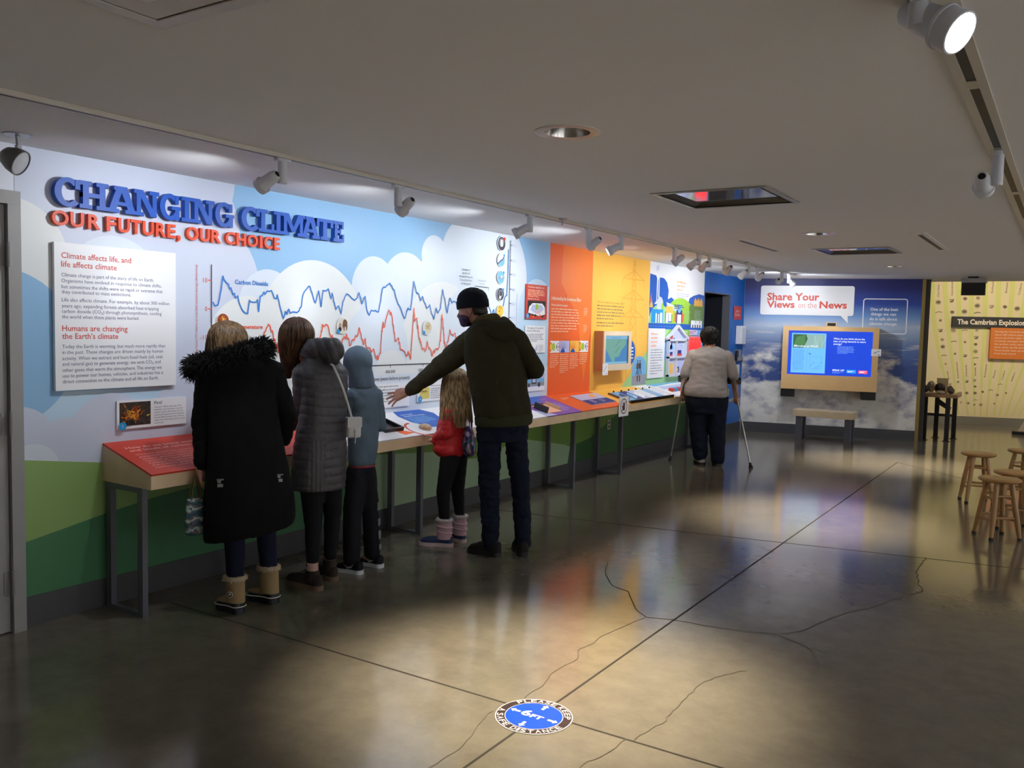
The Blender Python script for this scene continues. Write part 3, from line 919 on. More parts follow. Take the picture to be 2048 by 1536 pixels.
for i, (a, z) in enumerate(GLY):
    sc = 0.020 + 0.018 * min(1, z / 2)
    k = i % 5
    m = (P_FOS, P_FOS2)[i % 3 == 1]
    if k == 0:
        cz.disc(a, z, sc, m, 14, ry=sc * 0.8)
        cz.ring(a, z, sc * 1.1, sc * 1.25, P_FOS2, 14)
    elif k == 1:
        cz.line([(a - sc * 1.3, z - sc * 0.3), (a, z + sc * 0.25), (a + sc * 1.3, z)], sc * 0.4, m)
    elif k == 2:
        cz.poly([(a + sc * (1 if q % 2 else 0.4) * math.cos(q * PI / 5), z + sc * (1 if q % 2 else 0.4) * math.sin(q * PI / 5)) for q in range(10)], m)
    elif k == 3:
        cz.disc(a, z, sc, m, 16, 200, 380)
        cz.line([(a - sc, z + sc * 0.4), (a + sc, z + sc * 0.5)], sc * 0.3, m)
    else:
        cz.poly([(a - sc, z), (a - sc * 0.4, z + sc * 0.8), (a + sc * 0.7, z + sc * 0.6), (a + sc, z - sc * 0.2), (a, z - sc * 0.9)], m)
for t_, a0, z0, a1, z1 in (('Chordata', 0.134, 2.302, 0.123, 2.525), ('Echinodermata', 0.361, 2.337, 0.349, 2.60), ('Brachiopoda', 1.016, 2.388, 1.023, 2.60), ('Bryozoa', 1.245, 2.392, 1.253, 2.579), ('Cnidaria', 1.455, 2.353, 1.481, 2.561),
                           ('Chordata', 0.383, 0.804, 0.346, 0.963), ('Echinodermata', 0.538, 0.842, 0.494, 1.129), ('Arthropoda', 0.674, 0.868, 0.653, 1.08), ('Annelida', 0.819, 0.884, 0.81, 1.043), ('Brachiopoda', 0.974, 0.868, 0.991, 1.102), ('Bryozoa', 1.119, 0.863, 1.14, 1.001), ('Cnidaria', 1.265, 0.836, 1.294, 0.996), ('Mollusca', 1.419, 0.81, 1.458, 0.97)):
    L_ = math.hypot(a1 - a0, z1 - z0)
    cz.text(t_, a0 + 0.016, z0, 0.038 if z0 > 2 else 0.028, P_FOS, width=L_, rot=math.atan2(z1 - z0, a1 - a0))
cz.build('fossil_mural', back)
struct(MB().box((-4.0, -0.012, 0), (6.2, 0.003, 0.145), mat('grey_baseboard', srgb(120, 116, 104), 0.5)).build('baseboard_back', back))

# ------------------------------------------------------------------ walls out of frame that close the hall
struct(MB().box((XR, YN, 0), (XR + 0.1, YB, 3.3), mat('white_exhibit_wall', srgb(222, 220, 218), 0.6)).build('wall_right'))
struct(MB().box((-1.6, YN - 0.1, 0), (XR, YN, 3.3), M_PLAINWALL).build('wall_near'))
struct(MB().box((-1.7, YC + 0.1, 0), (-1.6, YB, 3.3), M_PLAINWALL).box((-1.6, YB, 0), (XR, YB + 0.1, 3.3), M_PLAINWALL).box((-1.6, YC + 0.05, 0), (-0.13, YC + 0.12, 3.3), M_PLAINWALL).build('wall_rear'))
# ------------------------------------------------------------------ lighting track and its heads
def aim_mtx(loc, target):
    d = (Vector(target) - Vector(loc)).normalized()
    return Matrix.Translation(loc) @ d.to_track_quat('Z', 'Y').to_matrix().to_4x4()

M_LENS = emis('lit_lamp_lens', (1.0, 0.97, 0.92), 14.0)
M_LENSDIM = emis('warm_lamp_lens', (1.0, 0.9, 0.75), 3.0)

tk = thing('lighting_track', 'long thin white lighting track on the ceiling along the printed wall', 'track', (1.03, 0, ZC))
MB().box((-0.018, 0.6, -0.021), (0.018, 12.9, -0.0005), M_FRAMEWHITE).build('channel', tk)
MB().box((-0.006, 0.6, -0.0225), (0.006, 12.9, -0.0212), M_BLACK).build('slot', tk)
hk = MB().lathe([(0.035, 0), (0.035, -0.008), (0.006, -0.012), (0.006, -0.05)], M_STEEL, 16)
hk.build('hanger_clip', tk).location = (0.03, 5.86, -0.0005)
hk2 = MB().lathe([(0.035, 0), (0.035, -0.008), (0.006, -0.012), (0.006, -0.05)], M_STEEL, 16).build('hanger_clip', tk)
hk2.location = (0.03, 10.35, -0.0005)

def track_head(name, label, loc, target, post=0.125, off=(0, -0.045), can=0.125, rad=0.042, watts=0, color=COOL, angle=135, lens=None, group=None, white=None):
    """post cylinder under the track and a lamp can beside it pointing at target."""
    white = white or M_LAMPWHITE
    t = thing(name, label, 'spotlight', loc, 0, group)
    MB().box((-0.016, -0.045, -0.016), (0.016, 0.045, 0), white, bev=0.003).build('adapter', t)
    MB().lathe([(0.0, -0.015), (0.023, -0.015), (0.0235, -0.02), (0.0235, -post + 0.004), (0.021, -post), (0.0, -post)], white, 20).build('post', t, 40)
    c0 = Vector((off[0], off[1], -post + 0.012))
    world = Vector(loc) + c0
    d = (Vector(target) - world).normalized()
    R = d.to_track_quat('Z', 'Y').to_matrix().to_4x4()
    M = Matrix.Translation(c0) @ R
    k = can
    prof = [(0.0, -k * 0.52), (rad * 0.45, -k * 0.52), (rad * 0.62, -k * 0.46), (rad * 0.74, -k * 0.30), (rad * 0.80, 0.02), (rad * 0.98, 0.03), (rad, 0.036), (rad, k * 0.5), (rad * 0.92, k * 0.505), (rad * 0.90, k * 0.38), (0.0, k * 0.37)]
    MB().lathe(prof, white, 24, M).build('lamp_can', t, 35)
    MB().lathe([(0.0, -k * 0.525), (rad * 0.36, -k * 0.525), (rad * 0.36, -k * 0.535), (0.0, -k * 0.535)], M_BLACK, 16, M).build('rear_vent', t)
    MB().lathe([(rad * 1.01, 0.030), (rad * 1.05, 0.032), (rad * 1.05, 0.040), (rad * 1.01, 0.042)], white, 24, M, cap=False).build('clamp_ring', t, 40)
    yk = MB()
    yk.tube([c0 + R @ Vector((0, 0, 0)) * 0, c0 * 0.5 + Vector((0, 0, (-post + 0.012) * 0.5)), Vector((0, 0, -post + 0.012))], 0.009, white, 8)
    yk.build('yoke', t, 40)
    MB().lathe([(0.0, k * 0.376), (rad * 0.88, k * 0.376), (rad * 0.88, k * 0.385), (0.0, k * 0.385)], lens or M_LENSDIM, 20, M).build('lens', t)
    if watts:
        sp = world + d * (k * 0.40)
        spot_light('spot_lamp', sp, target, watts, color, angle, 0.85, 0.03)
    return t

GT = 'spotlights on the long track'
HEADS = [  # y, where the can sits along the track, aim, label
    (3.065, (-0.055, -0.045), (0.0, 2.85, 1.75), 'first white track spotlight from the left, hanging over the big blue title letters'),
    (3.956, (0.012, 0.06), (0.0, 4.20, 1.70), 'second white track spotlight from the left, its can right of its post'),
    (5.437, (-0.055, -0.03), (0.0, 4.9, 1.70), 'third white track spotlight from the left, above the right end of the graph'),
    (6.354, (0.03, 0.05), (0.0, 6.5, 1.65), 'white track spotlight over the pale wall just left of the orange panel'),
    (6.967, (-0.05, -0.04), (0.0, 6.2, 1.60), 'white track spotlight over the left edge of the orange panel'),
    (8.192, (0.02, 0.05), (0.0, 8.1, 1.5), 'white track spotlight over the yellow panel'),
    (8.855, (-0.05, -0.03), (0.0, 8.8, 1.5), 'white track spotlight above the top left of the town picture, leftmost of a close three'),
    (9.177, (-0.05, -0.03), (0.0, 9.6, 1.45), 'white track spotlight in the middle of the close three above the town picture'),
    (9.668, (0.03, 0.05), (0.0, 10.5, 1.5), 'white track spotlight rightmost of the close three, pointing right'),
    (10.543, (-0.05, -0.04), (0.0, 10.9, 1.45), 'white track spotlight above the dark doorway, left one of a pair'),
    (10.889, (0.03, 0.04), (0.0, 11.5, 1.5), 'white track spotlight above the dark doorway, right one of a pair'),
    (12.00, (-0.03, -0.05), (0.4, 13.7, 1.9), 'greyish track spotlight before the cloud wall, left of the shining one'),
    (12.35, (0.02, 0.06), (1.45, 13.95, 1.5), 'brightly lit white track spotlight at the far end, in front of the cloud wall')]
for k, (y, off, tgt, lab) in enumerate(HEADS):
    w = WALL_W if k < 11 else WALL_W * (1.0, 1.6)[k - 11]
    if k in (0, 1, 2):
        w *= 1.15
    track_head('track_spotlight', lab, (1.03, y, ZC - 0.0225), tgt, off=off, watts=w, group=GT)

# right-hand track, set flush in a cream frame
t2 = thing('recessed_track', 'cream recessed track with black slots running down the right of the ceiling', 'track', (4.10, 0, ZC))
MB().box((-0.045, 1.2, -0.008), (-0.016, 10.6, -0.0005), M_FRAMEWHITE).box((0.016, 1.2, -0.008), (0.045, 10.6, -0.0005), M_FRAMEWHITE).build('frame', t2)
for a, b in ((1.2, 2.36), (2.68, 3.22), (3.32, 4.40), (4.56, 5.75), (5.86, 7.05), (7.16, 8.4), (8.5, 10.6)):
    MB().box((-0.0155, a, -0.003), (0.0155, b, -0.0005), M_BLACK).build('slot', t2)
brs = MB()
for a, b in ((2.36, 2.68), (3.22, 3.32), (4.40, 4.56), (5.75, 5.86), (7.05, 7.16), (8.4, 8.5)):
    brs.box((-0.0155, a, -0.006), (0.0155, b, -0.0005), M_FRAMEWHITE)
brs.build('cover', t2)
track_head('track_spotlight', 'large white spotlight with a shining lens at the top right corner', (4.06, 2.36, ZC - 0.008), (5.3, 1.9, 1.55), post=0.07, off=(0.03, 0.02), can=0.17, rad=0.052, watts=18, color=WARM, angle=70, lens=M_LENS)
track_head('track_spotlight', 'white track spotlight at the right edge, hanging from the cream recessed track', (4.10, 4.47, ZC - 0.008), (4.10, 9.9, 0.45), post=0.15, off=(-0.055, -0.01), can=0.13, rad=0.044, watts=60, color=WARM, angle=26, lens=M_LENSDIM)

# emergency flood lamp
pl = thing('flood_lamp', 'silver bowl flood lamp on a round ceiling plate above the grey door', 'lamp', (0.25, 2.16, ZC))
MB().lathe([(0.062, 0), (0.062, -0.006), (0.0, -0.008)], M_STEEL, 24).build('ceiling_plate', pl, 40)
MB().tube([(0, 0, -0.006), (0, 0.004, -0.075)], 0.009, M_STEEL, 10).box((-0.012, -0.006, -0.09), (0.012, 0.014, -0.05), M_STEEL).build('stem', pl, 40)
MP = aim_mtx((0.02, -0.02, -0.125), (0.30, 0.16, -0.30))
MB().lathe([(0.0, -0.07), (0.02, -0.068), (0.042, -0.05), (0.057, -0.015), (0.062, 0.02), (0.062, 0.03), (0.056, 0.03)], mat('dark_silver_bowl', srgb(120, 118, 116), 0.4, metal=0.8), 24, MP, cap=False).build('bowl', pl, 50)
MB().lathe([(0.056, 0.026), (0.03, 0.034), (0.0, 0.036)], mat('frosted_glass_face', srgb(205, 208, 214), 0.25), 24, MP).build('lens', pl, 60)

# ------------------------------------------------------------------ recessed downlights and square panels
DL = [(2.555, 3.28, 'round recessed downlight with an orange-tinged rim, nearest in the ceiling', (1.0, 0.85)), (2.57, 7.57, 'round recessed downlight between the two square ceiling panels', (1.0, 0.6)), (2.54, 11.5, 'round recessed downlight farthest away, above the television kiosk', (1.0, 0.6))]
M_RIM = mat('white_rim', srgb(226, 214, 206), 0.3)
M_RIB = mat('ribbed_chrome', srgb(190, 186, 180), 0.16, metal=1.0)
for x, y, lab, kk in DL:
    d = thing('recessed_downlight', lab, 'ceiling light', (x, y, ZC), 0, 'round recessed downlights')
    MB().lathe([(0.098, 0.004), (0.098, -0.004), (0.130, -0.006), (0.142, -0.003), (0.142, -0.0004)], M_RIM, 40, cap=False).build('rim', d, 50)
    MB().lathe([(0.098, -0.003), (0.090, 0.05), (0.072, 0.10), (0.060, 0.13), (0.0, 0.132)], M_RIB, 40, cap=False).build('reflector', d, 60)
    MB().lathe([(0.0, 0.118), (0.042, 0.118), (0.042, 0.124), (0.0, 0.124)], M_LENSDIM, 20).build('lamp', d)
    spot_light('downlight_lamp', (x, y, ZC + 0.108), (x, y, 0), FLOOR_W * kk[1], WARM, 58, 1.0, 0.045)

M_MIRROR = mat('specular_panel', srgb(172, 172, 172), 0.06, metal=0.55)
M_INNER = mat('dark_bronze_inner_frame', srgb(78, 74, 68), 0.35, metal=0.6)
VL = ['white square ceiling hatch at the top left corner', 'large square ceiling panel with a mirror-like face reflecting the red grille', 'smaller-looking square ceiling panel farther off, reflecting the cloud wall']
for k, (x0, y0, x1, y1) in enumerate(VENTS):
    cx, cy, hx, hy = (x0 + x1) / 2, (y0 + y1) / 2, (x1 - x0) / 2, (y1 - y0) / 2
    v = thing('ceiling_panel', VL[k], 'ceiling panel', (cx, cy, ZC), 0, 'square ceiling panels')
    def frame_ring(o, i, z0, z1, m):
        mb = MB()
        for a, b in (((-o, -o), (o, -o)), ((o, -o), (o, o)), ((o, o), (-o, o)), ((-o, o), (-o, -o))):
            q = [(a[0], a[1], z0), (b[0], b[1], z0), (b[0] * i / o, b[1] * i / o, z1), (a[0] * i / o, a[1] * i / o, z1)]
            mb.add(q + [(p[0], p[1], p[2] + 0.004) for p in q], [(0, 1, 2, 3), (4, 7, 6, 5), (0, 4, 5, 1), (1, 5, 6, 2), (2, 6, 7, 3), (3, 7, 4, 0)], m)
        return mb
    if k == 0:
        frame_ring(hx + 0.03, hx - 0.022, -0.006, -0.008, M_FRAMEWHITE).build('frame', v)
        frame_ring(hx - 0.030, hx - 0.12, -0.006, -0.004, M_FRAMEWHITE).build('inner_frame', v)
        MB().box((-hx + 0.12, -hy + 0.12, -0.006), (hx - 0.12, hy - 0.12, 0.004), M_WHITE).build('face_panel', v)
    else:
        frame_ring(hx + 0.02, hx - 0.012, -0.006, -0.008, mat('silver_frame', srgb(168, 162, 150), 0.35, metal=0.5)).build('frame', v)
        frame_ring(hx - 0.014, hx - 0.075, 0.0, 0.02, M_INNER).build('inner_frame', v)
        MB().box((-hx + 0.075, -hy + 0.075, 0.016), (hx - 0.075, hy - 0.075, 0.024), M_MIRROR).build('face_panel', v)

for x, y0, y1, lab in ((1.80, 7.70, 9.12, 'thin slot air diffuser in the ceiling near the lighting track'), (3.31, 7.74, 9.42, 'thin slot air diffuser in the ceiling right of the square panels')):
    v = thing('slot_diffuser', lab, 'air vent', (x, (y0 + y1) / 2, ZC), 0, 'slot air diffusers')
    L_ = (y1 - y0) / 2
    MB().box((-0.06, -L_, -0.004), (0.06, L_, -0.0004), M_WHITE).build('frame', v)
    MB().box((-0.018, -L_ + 0.18, -0.0055), (0.018, L_ - 0.08, -0.0042), M_BLACK).build('slot', v)

# unseen lamps: added ambient fill, then lamps that light the fossil wall
for y in (-1.5, 1.0, 3.5, 6.0, 8.5, 11.0, 13.5):
    spot_light('ambient_wall_fill', (7.6, y, 2.25), (9.0, y, 1.5), WALL_W * 7.0, (0.92, 0.96, 1.0), 110, 0.85, 0.04)  # added spots; bounce off the right wall lifts ceiling and ambient
for x, y, w in ((2.55, -0.95, 0.6), (6.6, -0.9, 0.5), (6.6, 3.3, 0.5), (6.6, 7.6, 0.5), (6.4, 11.5, 0.5)):
    spot_light('unseen_hall_lamp', (x, y, ZC - 0.03), (x, y, 0), FLOOR_W * w, WARM, 60, 1.0, 0.06)  # added downlights for ambient bounce onto the ceiling
spot_light('unseen_hall_lamp', (3.6, 15.4, 3.05), (3.3, 17.75, 1.5), 110, WARM, 110, 0.8, 0.06)
spot_light('unseen_hall_lamp', (5.6, 15.6, 3.05), (5.2, 18.4, 1.2), 62, WARM, 110, 0.8, 0.06)
spot_light('unseen_hall_lamp', (3.8, 15.6, 3.1), (3.4, 16.2, 0), 40, WARM, 110, 0.9, 0.06)

# ------------------------------------------------------------------ raised title lettering
def letter_polys(ch):
    """Slab-serif capitals as convex pieces in a w x 1 box: (width, [polygons])."""
    S, T = 0.235, 0.15      # stem, slab
    def R(x0, y0, x1, y1):
        return [(x0, y0), (x1, y0), (x1, y1), (x0, y1)]
    def bow(cx, cy, rx, ry, tx, ty, a0, a1, n=22):
        out = []
        for i in range(n):
            p, q = math.radians(a0 + (a1 - a0) * i / n), math.radians(a0 + (a1 - a0) * (i + 1) / n)
            out.append([(cx + rx * math.cos(p), cy + ry * math.sin(p)), (cx + rx * math.cos(q), cy + ry * math.sin(q)),
                        (cx + (rx - tx) * math.cos(q), cy + (ry - ty) * math.sin(q)), (cx + (rx - tx) * math.cos(p), cy + (ry - ty) * math.sin(p))])
        return out
    if ch == 'C':
        return 0.98, bow(0.5, 0.5, 0.5, 0.53, 0.25, 0.17, 42, 318, 26) + [R(0.74, 0.64, 0.92, 0.98)]
    if ch == 'G':
        return 1.0, bow(0.5, 0.5, 0.5, 0.53, 0.25, 0.17, 42, 330, 26) + [R(0.74, 0.64, 0.92, 0.98), R(0.56, 0.40, 1.02, 0.54), R(0.74, 0.0, 0.95, 0.5)]
    if ch == 'H':
        w = 1.15
        out = [R(0.13, 0, 0.13 + S, 1), R(w - 0.13 - S, 0, w - 0.13, 1), R(0.13, 0.42, w - 0.13, 0.58)]
        for x in (0, w - 0.49):
            out += [R(x, 0, x + 0.49, T), R(x, 1 - T, x + 0.49, 1)]
        return w, out
    if ch == 'A':
        w = 1.2
        return w, [[(0.12, T), (0.38, T), (0.66, 1), (0.42, 1)], [(w - 0.12, T), (w - 0.38, T), (0.5, 1), (0.80, 1)], R(0.3, 1 - T, 0.80, 1), R(0.3, 0.28, 0.9, 0.42), R(0, 0, 0.48, T), R(w - 0.48, 0, w, T)]
    if ch == 'N':
        w = 1.18
        return w, [R(0.12, 0, 0.32, 1), R(w - 0.32, 0, w - 0.12, 1), [(0.12, 1), (0.42, 1), (w - 0.12, 0), (w - 0.40, 0)], R(0, 0, 0.46, T), R(0, 1 - T, 0.36, 1), R(w - 0.46, 1 - T, w, 1)]
    if ch == 'I':
        return 0.55, [R(0.16, 0, 0.39, 1), R(0, 0, 0.55, T), R(0, 1 - T, 0.55, 1)]
    if ch == 'L':
        return 0.92, [R(0.14, 0, 0.38, 1), R(0, 1 - T, 0.54, 1), R(0, 0, 0.92, T), R(0.76, 0, 0.92, 0.40)]
    if ch == 'M':
        w = 1.42
        return w, [R(0.13, 0, 0.32, 1), R(w - 0.32, 0, w - 0.13, 1), [(0.13, 1), (0.42, 1), (0.81, 0.18), (0.60, 0.18)], [(w - 0.42, 1), (w - 0.13, 1), (0.82, 0.18), (0.61, 0.18)], R(0, 0, 0.45, T), R(w - 0.45, 0, w, T), R(0, 1 - T, 0.3, 1), R(w - 0.3, 1 - T, w, 1)]
    if ch == 'T':
        return 1.0, [R(0.38, 0, 0.62, 1), R(0, 1 - T, 1, 1), R(0, 0.62, 0.16, 1), R(0.84, 0.62, 1, 1), R(0.24, 0, 0.76, T)]
    if ch == 'E':
        return 0.95, [R(0.13, 0, 0.37, 1), R(0, 1 - T, 0.9, 1), R(0, 0, 0.95, T), R(0.2, 0.43, 0.66, 0.57), R(0.75, 0.64, 0.9, 1), R(0.79, 0, 0.95, 0.38), R(0.56, 0.33, 0.68, 0.67)]

M_TBLUE = mat('blue_letter_face', srgb(6, 78, 176), 0.5)
M_TORANGE = mat('orange_letter_face', srgb(222, 72, 34), 0.5)
ti = thing('title_lettering', 'big blue raised slab letters CHANGING CLIMATE on the wall', 'sign', (0, 2.445, 2.162))
SP = [('C', 2.447, 2.582), ('H', 2.580, 2.742), ('A', 2.727, 2.914), ('N', 2.892, 3.048), ('G', 3.052, 3.187), ('I', 3.194, 3.270), ('N', 3.266, 3.424), ('G', 3.428, 3.567),
      ('C', 3.624, 3.766), ('L', 3.762, 3.888), ('I', 3.885, 3.963), ('M', 3.951, 4.156), ('A', 4.120, 4.294), ('T', 4.264, 4.420), ('E', 4.423, 4.528)]
for ch, a, b in SP:
    w, polys = letter_polys(ch)
    mb = MB()
    h = 0.143
    ys = [p[0] for q in polys for p in q]
    lo, hi = min(ys), max(ys)
    for qi, q in enumerate(polys):
        pts = [(0.012, a - 2.445 + (p[0] - lo) / (hi - lo) * (b - a), p[1] * h) for p in q]
        ar = sum(pts[i][1] * pts[(i + 1) % len(pts)][2] - pts[(i + 1) % len(pts)][1] * pts[i][2] for i in range(len(pts)))
        mb.prism(pts if ar > 0 else pts[::-1], (0.032 + 0.00012 * qi, 0, 0), M_TBLUE)
    mb.build('letter', ti)
su = thing('subtitle_lettering', 'orange raised letters OUR FUTURE, OUR CHOICE under the blue title', 'sign', (0, 2.441, 2.06))
SUB = [('O', 2.441, 2.529), ('U', 2.538, 2.612), ('R', 2.634, 2.702), ('F', 2.738, 2.795), ('U', 2.806, 2.876), ('T', 2.880, 2.948), ('U', 2.954, 3.024), ('R', 3.036, 3.102), ('E', 3.110, 3.166), (',', 3.176, 3.198),
       ('O', 3.238, 3.322), ('U', 3.332, 3.402), ('R', 3.412, 3.484), ('C', 3.518, 3.590), ('H', 3.600, 3.674), ('O', 3.686, 3.768), ('I', 3.784, 3.806), ('C', 3.818, 3.888), ('E', 3.902, 3.950)]
for ch, a, b in SUB:
    vs_, fs_ = text_mesh(ch, 0.028, 0.05, 4)
    x0, x1 = min(v.x for v in vs_), max(v.x for v in vs_)
    z0, z1 = min(v.y for v in vs_), max(v.y for v in vs_)
    lo, hi = ((-0.018, 0.020) if ch == ',' else (0.0, 0.078))
    e = max(v.z for v in vs_)
    MB().add([(0.020 + v.z / e * 0.010, a - 2.441 + (v.x - x0) / (x1 - x0) * (b - a), lo + (v.y - z0) / (z1 - z0) * (hi - lo)) for v in vs_], fs_, M_TORANGE).build('letter', su)

# ------------------------------------------------------------------ panels fixed to the left wall
def wall_panel(name, label, cat, y0, z0, y1, z1, d, face, off=0.0, group=None, edge=None):
    """A thin board on the left wall; returns the thing and a Print on its face."""
    t = thing(name, label, cat, (0, y0, z0), 0, group)
    MB().box((0.008 + off, 0, 0), (off + d, y1 - y0, z1 - z0), edge or face).build('board', t)
    if edge is not None:
        MB().box((off + d, 0.0, 0.0), (off + d + 0.001, y1 - y0, z1 - z0), face).build('face', t)
        d += 0.001
    return t, Print((off + d, 0, 0), (0, 1, 0), (0, 0, 1))

t, p = wall_panel('information_sign', 'large white standoff panel of text under the orange subtitle, left on the wall', 'sign', 2.450, 1.208, 3.165, 1.975, 0.028, P_WHITE)
TXT = [(0.688, 'Climate affects life, and', 0.394, 1), (0.643, 'life affects climate', 0.308, 1),
       (0.593, 'Climate change is part of the story of life on Earth.', 0.535, 0), (0.563, 'Organisms have evolved in response to climate shifts,', 0.583, 0), (0.532, 'but sometimes the shifts were so rapid or extreme that', 0.591, 0), (0.505, 'they contributed to mass extinctions.', 0.393, 0),
       (0.464, 'Life also affects climate. For example, by about 300 million', 0.634, 0), (0.433, 'years ago, expanding forests absorbed heat-trapping', 0.565, 0), (0.405, 'carbon dioxide (CO\u2082) through photosynthesis, cooling', 0.583, 0), (0.376, 'the world when these plants were buried.', 0.441, 0),
       (0.311, 'Humans are changing', 0.370, 1), (0.270, 'the Earth\u2019s climate', 0.314, 1),
       (0.221, 'Today the Earth is warming, but much more rapidly than', 0.606, 0), (0.191, 'in the past. These changes are driven mainly by human', 0.592, 0), (0.159, 'activity. When we extract and burn fossil fuels (oil, coal,', 0.592, 0), (0.130, 'and natural gas) to generate energy, we emit CO\u2082 and', 0.575, 0), (0.098, 'other gases that warm the atmosphere. The energy we', 0.582, 0), (0.068, 'use to power our homes, vehicles, and industries has a', 0.591, 0), (0.038, 'direct connection to the climate and all life on Earth.', 0.563, 0)]
for z, s_, w, hd in TXT:
    p.text(s_, 0.037, z, 0.031 if hd else 0.0195, P_REDTXT if hd else P_INK, width=w, bold=0.012 if hd else 0.0)
p.build('printed_text', t)

def badge(p, s, tt, r, n='1'):
    p.disc(s, tt, r, P_CYAN, 28)
    p.up()
    p.text(n, s, tt - r * 0.4, r * 0.9, P_WHITE, align='c')

t, p = wall_panel('fire_card', 'small white card headed Fire! with a campfire photo, left of the black coat', 'sign', 2.797, 0.975, 3.24, 1.134, 0.018, P_WHITE)
p.rect(0.014, 0.016, 0.207, 0.148, mat('photo_dark_rubble', srgb(58, 46, 36), 0.5, noise=(90, 0.6)))
p.up()
F1, F2, F3 = C_('photo_flame_orange', 226, 120, 34), C_('photo_flame_yellow', 248, 196, 70), C_('photo_ember_red', 150, 62, 26)
for k in range(90):
    a = random.uniform(-0.4, 3.5)
    l = random.uniform(0.012, 0.045)
    cx, cz = 0.095 + random.gauss(0, 0.025), 0.070 + random.gauss(0, 0.020)
    w = random.uniform(0.001, 0.005)
    p.poly([(cx - w * math.sin(a), cz + w * math.cos(a)), (cx + w * math.sin(a), cz - w * math.cos(a)), (cx + l * math.cos(a), cz + l * math.sin(a))], (F1, F2, F3)[k % 3])
    p.up(0.2)
for k in range(14):
    p.disc(random.uniform(0.03, 0.19), random.uniform(0.026, 0.05), random.uniform(0.004, 0.010), (P_BLACK, P_DGREY)[k % 2], 8)
p.text('Fire!', 0.224, 0.128, 0.019, P_BLACK, width=0.05, bold=0.008)
for k, s_ in enumerate(('Around 1 million years ago, early', 'hominins\u2014our ancestors\u2014learned', 'how to use fire. Since then, we have', 'mastered the generation of energy by', 'burning different fuels, from wood to', 'whale oil to fossil fuels (coal, oil, and', 'natural gas).')):
    p.text(s_, 0.224, 0.108 - k * 0.0152, 0.0085, P_DGREY, width=(0.178, 0.185, 0.19, 0.196, 0.196, 0.2, 0.062)[k])
p.up()
badge(p, 0.026, 0.018, 0.023)
p.build('printed_text', t)

def photo_disc(label, y, z, r, art):
    t = thing('picture_disc', label, 'picture', (0, y, z), 0, 'round pictures on the graph')
    MB().lathe([(0, 0.0085), (r, 0.0085), (r, 0.014), (0, 0.014)], P_WHITE, 32, Matrix.Rotation(PI / 2, 4, 'Y')).build('board', t)
    p = Print((0.014, 0, 0), (0, 1, 0), (0, 0, 1))
    art(p, r)
    p.build('printed_picture', t)
def a_fire(p, r):
    p.disc(0, 0, r * 0.93, F3, 28).up()
    for k in range(24):
        a, l = random.uniform(0, 2 * PI), random.uniform(0.3, 0.88) * r
        b = random.uniform(0, 2 * PI)
        c = (r * 0.35 * math.cos(b), r * 0.35 * math.sin(b))
        p.poly([(c[0] - 0.004, c[1]), (c[0] + 0.005, c[1]), (l * math.cos(a), l * math.sin(a))], (F1, F2, F3)[k % 3]).up(0.1)
def a_beast(p, r):
    p.disc(0, 0, r * 0.93, C_('photo_pale_ground', 214, 208, 196), 28).up()
    p.poly([(-0.1 * r, 0.0), (0.05 * r, 0.62 * r), (0.4 * r, 0.78 * r), (0.72 * r, 0.5 * r), (0.75 * r, -0.1 * r), (0.7 * r, -0.55 * r), (0.55 * r, -0.55 * r), (0.52 * r, -0.15 * r), (0.3 * r, -0.2 * r), (0.28 * r, -0.6 * r), (0.12 * r, -0.6 * r), (0.12 * r, -0.1 * r), (0.0, -0.5 * r)], P_BROWN)
    p.poly([(-0.75 * r, -0.1 * r), (-0.55 * r, 0.3 * r), (-0.3 * r, 0.25 * r), (-0.25 * r, -0.25 * r)], C_('photo_rock_tan', 176, 140, 110))
    p.disc(-0.5 * r, -0.45 * r, 0.28 * r, P_BLACK, 16).up()
    p.disc(-0.75 * r, -0.72 * r, 0.26 * r, P_CYAN, 20)
def a_skull(p, r):
    p.disc(0, 0, r * 0.92, C_('photo_grey_ground', 208, 210, 206), 28).up()
    p.disc(0.05 * r, 0.12 * r, 0.62 * r, C_('photo_bone', 206, 184, 142), 24).poly([(-0.3 * r, -0.2 * r), (0.4 * r, -0.3 * r), (0.2 * r, -0.75 * r), (-0.2 * r, -0.7 * r)], C_('photo_bone_pale', 222, 206, 176)).up()
    p.line([(-0.4 * r, 0.3 * r), (0.0, 0.12 * r), (0.35 * r, 0.4 * r)], 0.003, P_DGREY).line([(0.0, 0.12 * r), (-0.12 * r, -0.15 * r)], 0.004, P_DGREY)
    p.disc(-0.75 * r, -0.68 * r, 0.24 * r, P_CYAN, 20)
def a_steam(p, r):
    p.disc(0, 0, r * 0.92, P_DGREY, 28).up().disc(0, 0.15 * r, 0.6 * r, P_GREY, 20).rect(-0.25 * r, -0.4 * r, 0.25 * r, 0.5 * r, P_WHITE).disc(0.7 * r, 0.7 * r, 0.25 * r, P_RED, 16)
def a_slope(p, r):
    p.disc(0, 0, r * 0.93, P_WHITE, 28).up().disc(0, 0, r * 0.9, P_LBLUE, 24, 215, 395).up().line([(-0.8 * r, -0.5 * r), (-0.2 * r, -0.1 * r), (0.3 * r, 0.1 * r), (0.75 * r, 0.65 * r)], 0.012, P_INK).disc(0.7 * r, 0.72 * r, 0.22 * r, P_CYAN, 16)
def a_sea(p, r):
    p.disc(0, 0, r * 0.93, P_LBLUE, 28).up().poly([(-0.8 * r, -0.2 * r), (0, 0.3 * r), (0.8 * r, -0.25 * r)], P_GREY).disc(0.15 * r, 0.1 * r, 0.2 * r, P_WHITE, 16).disc(0.7 * r, 0.72 * r, 0.22 * r, P_CYAN, 16)
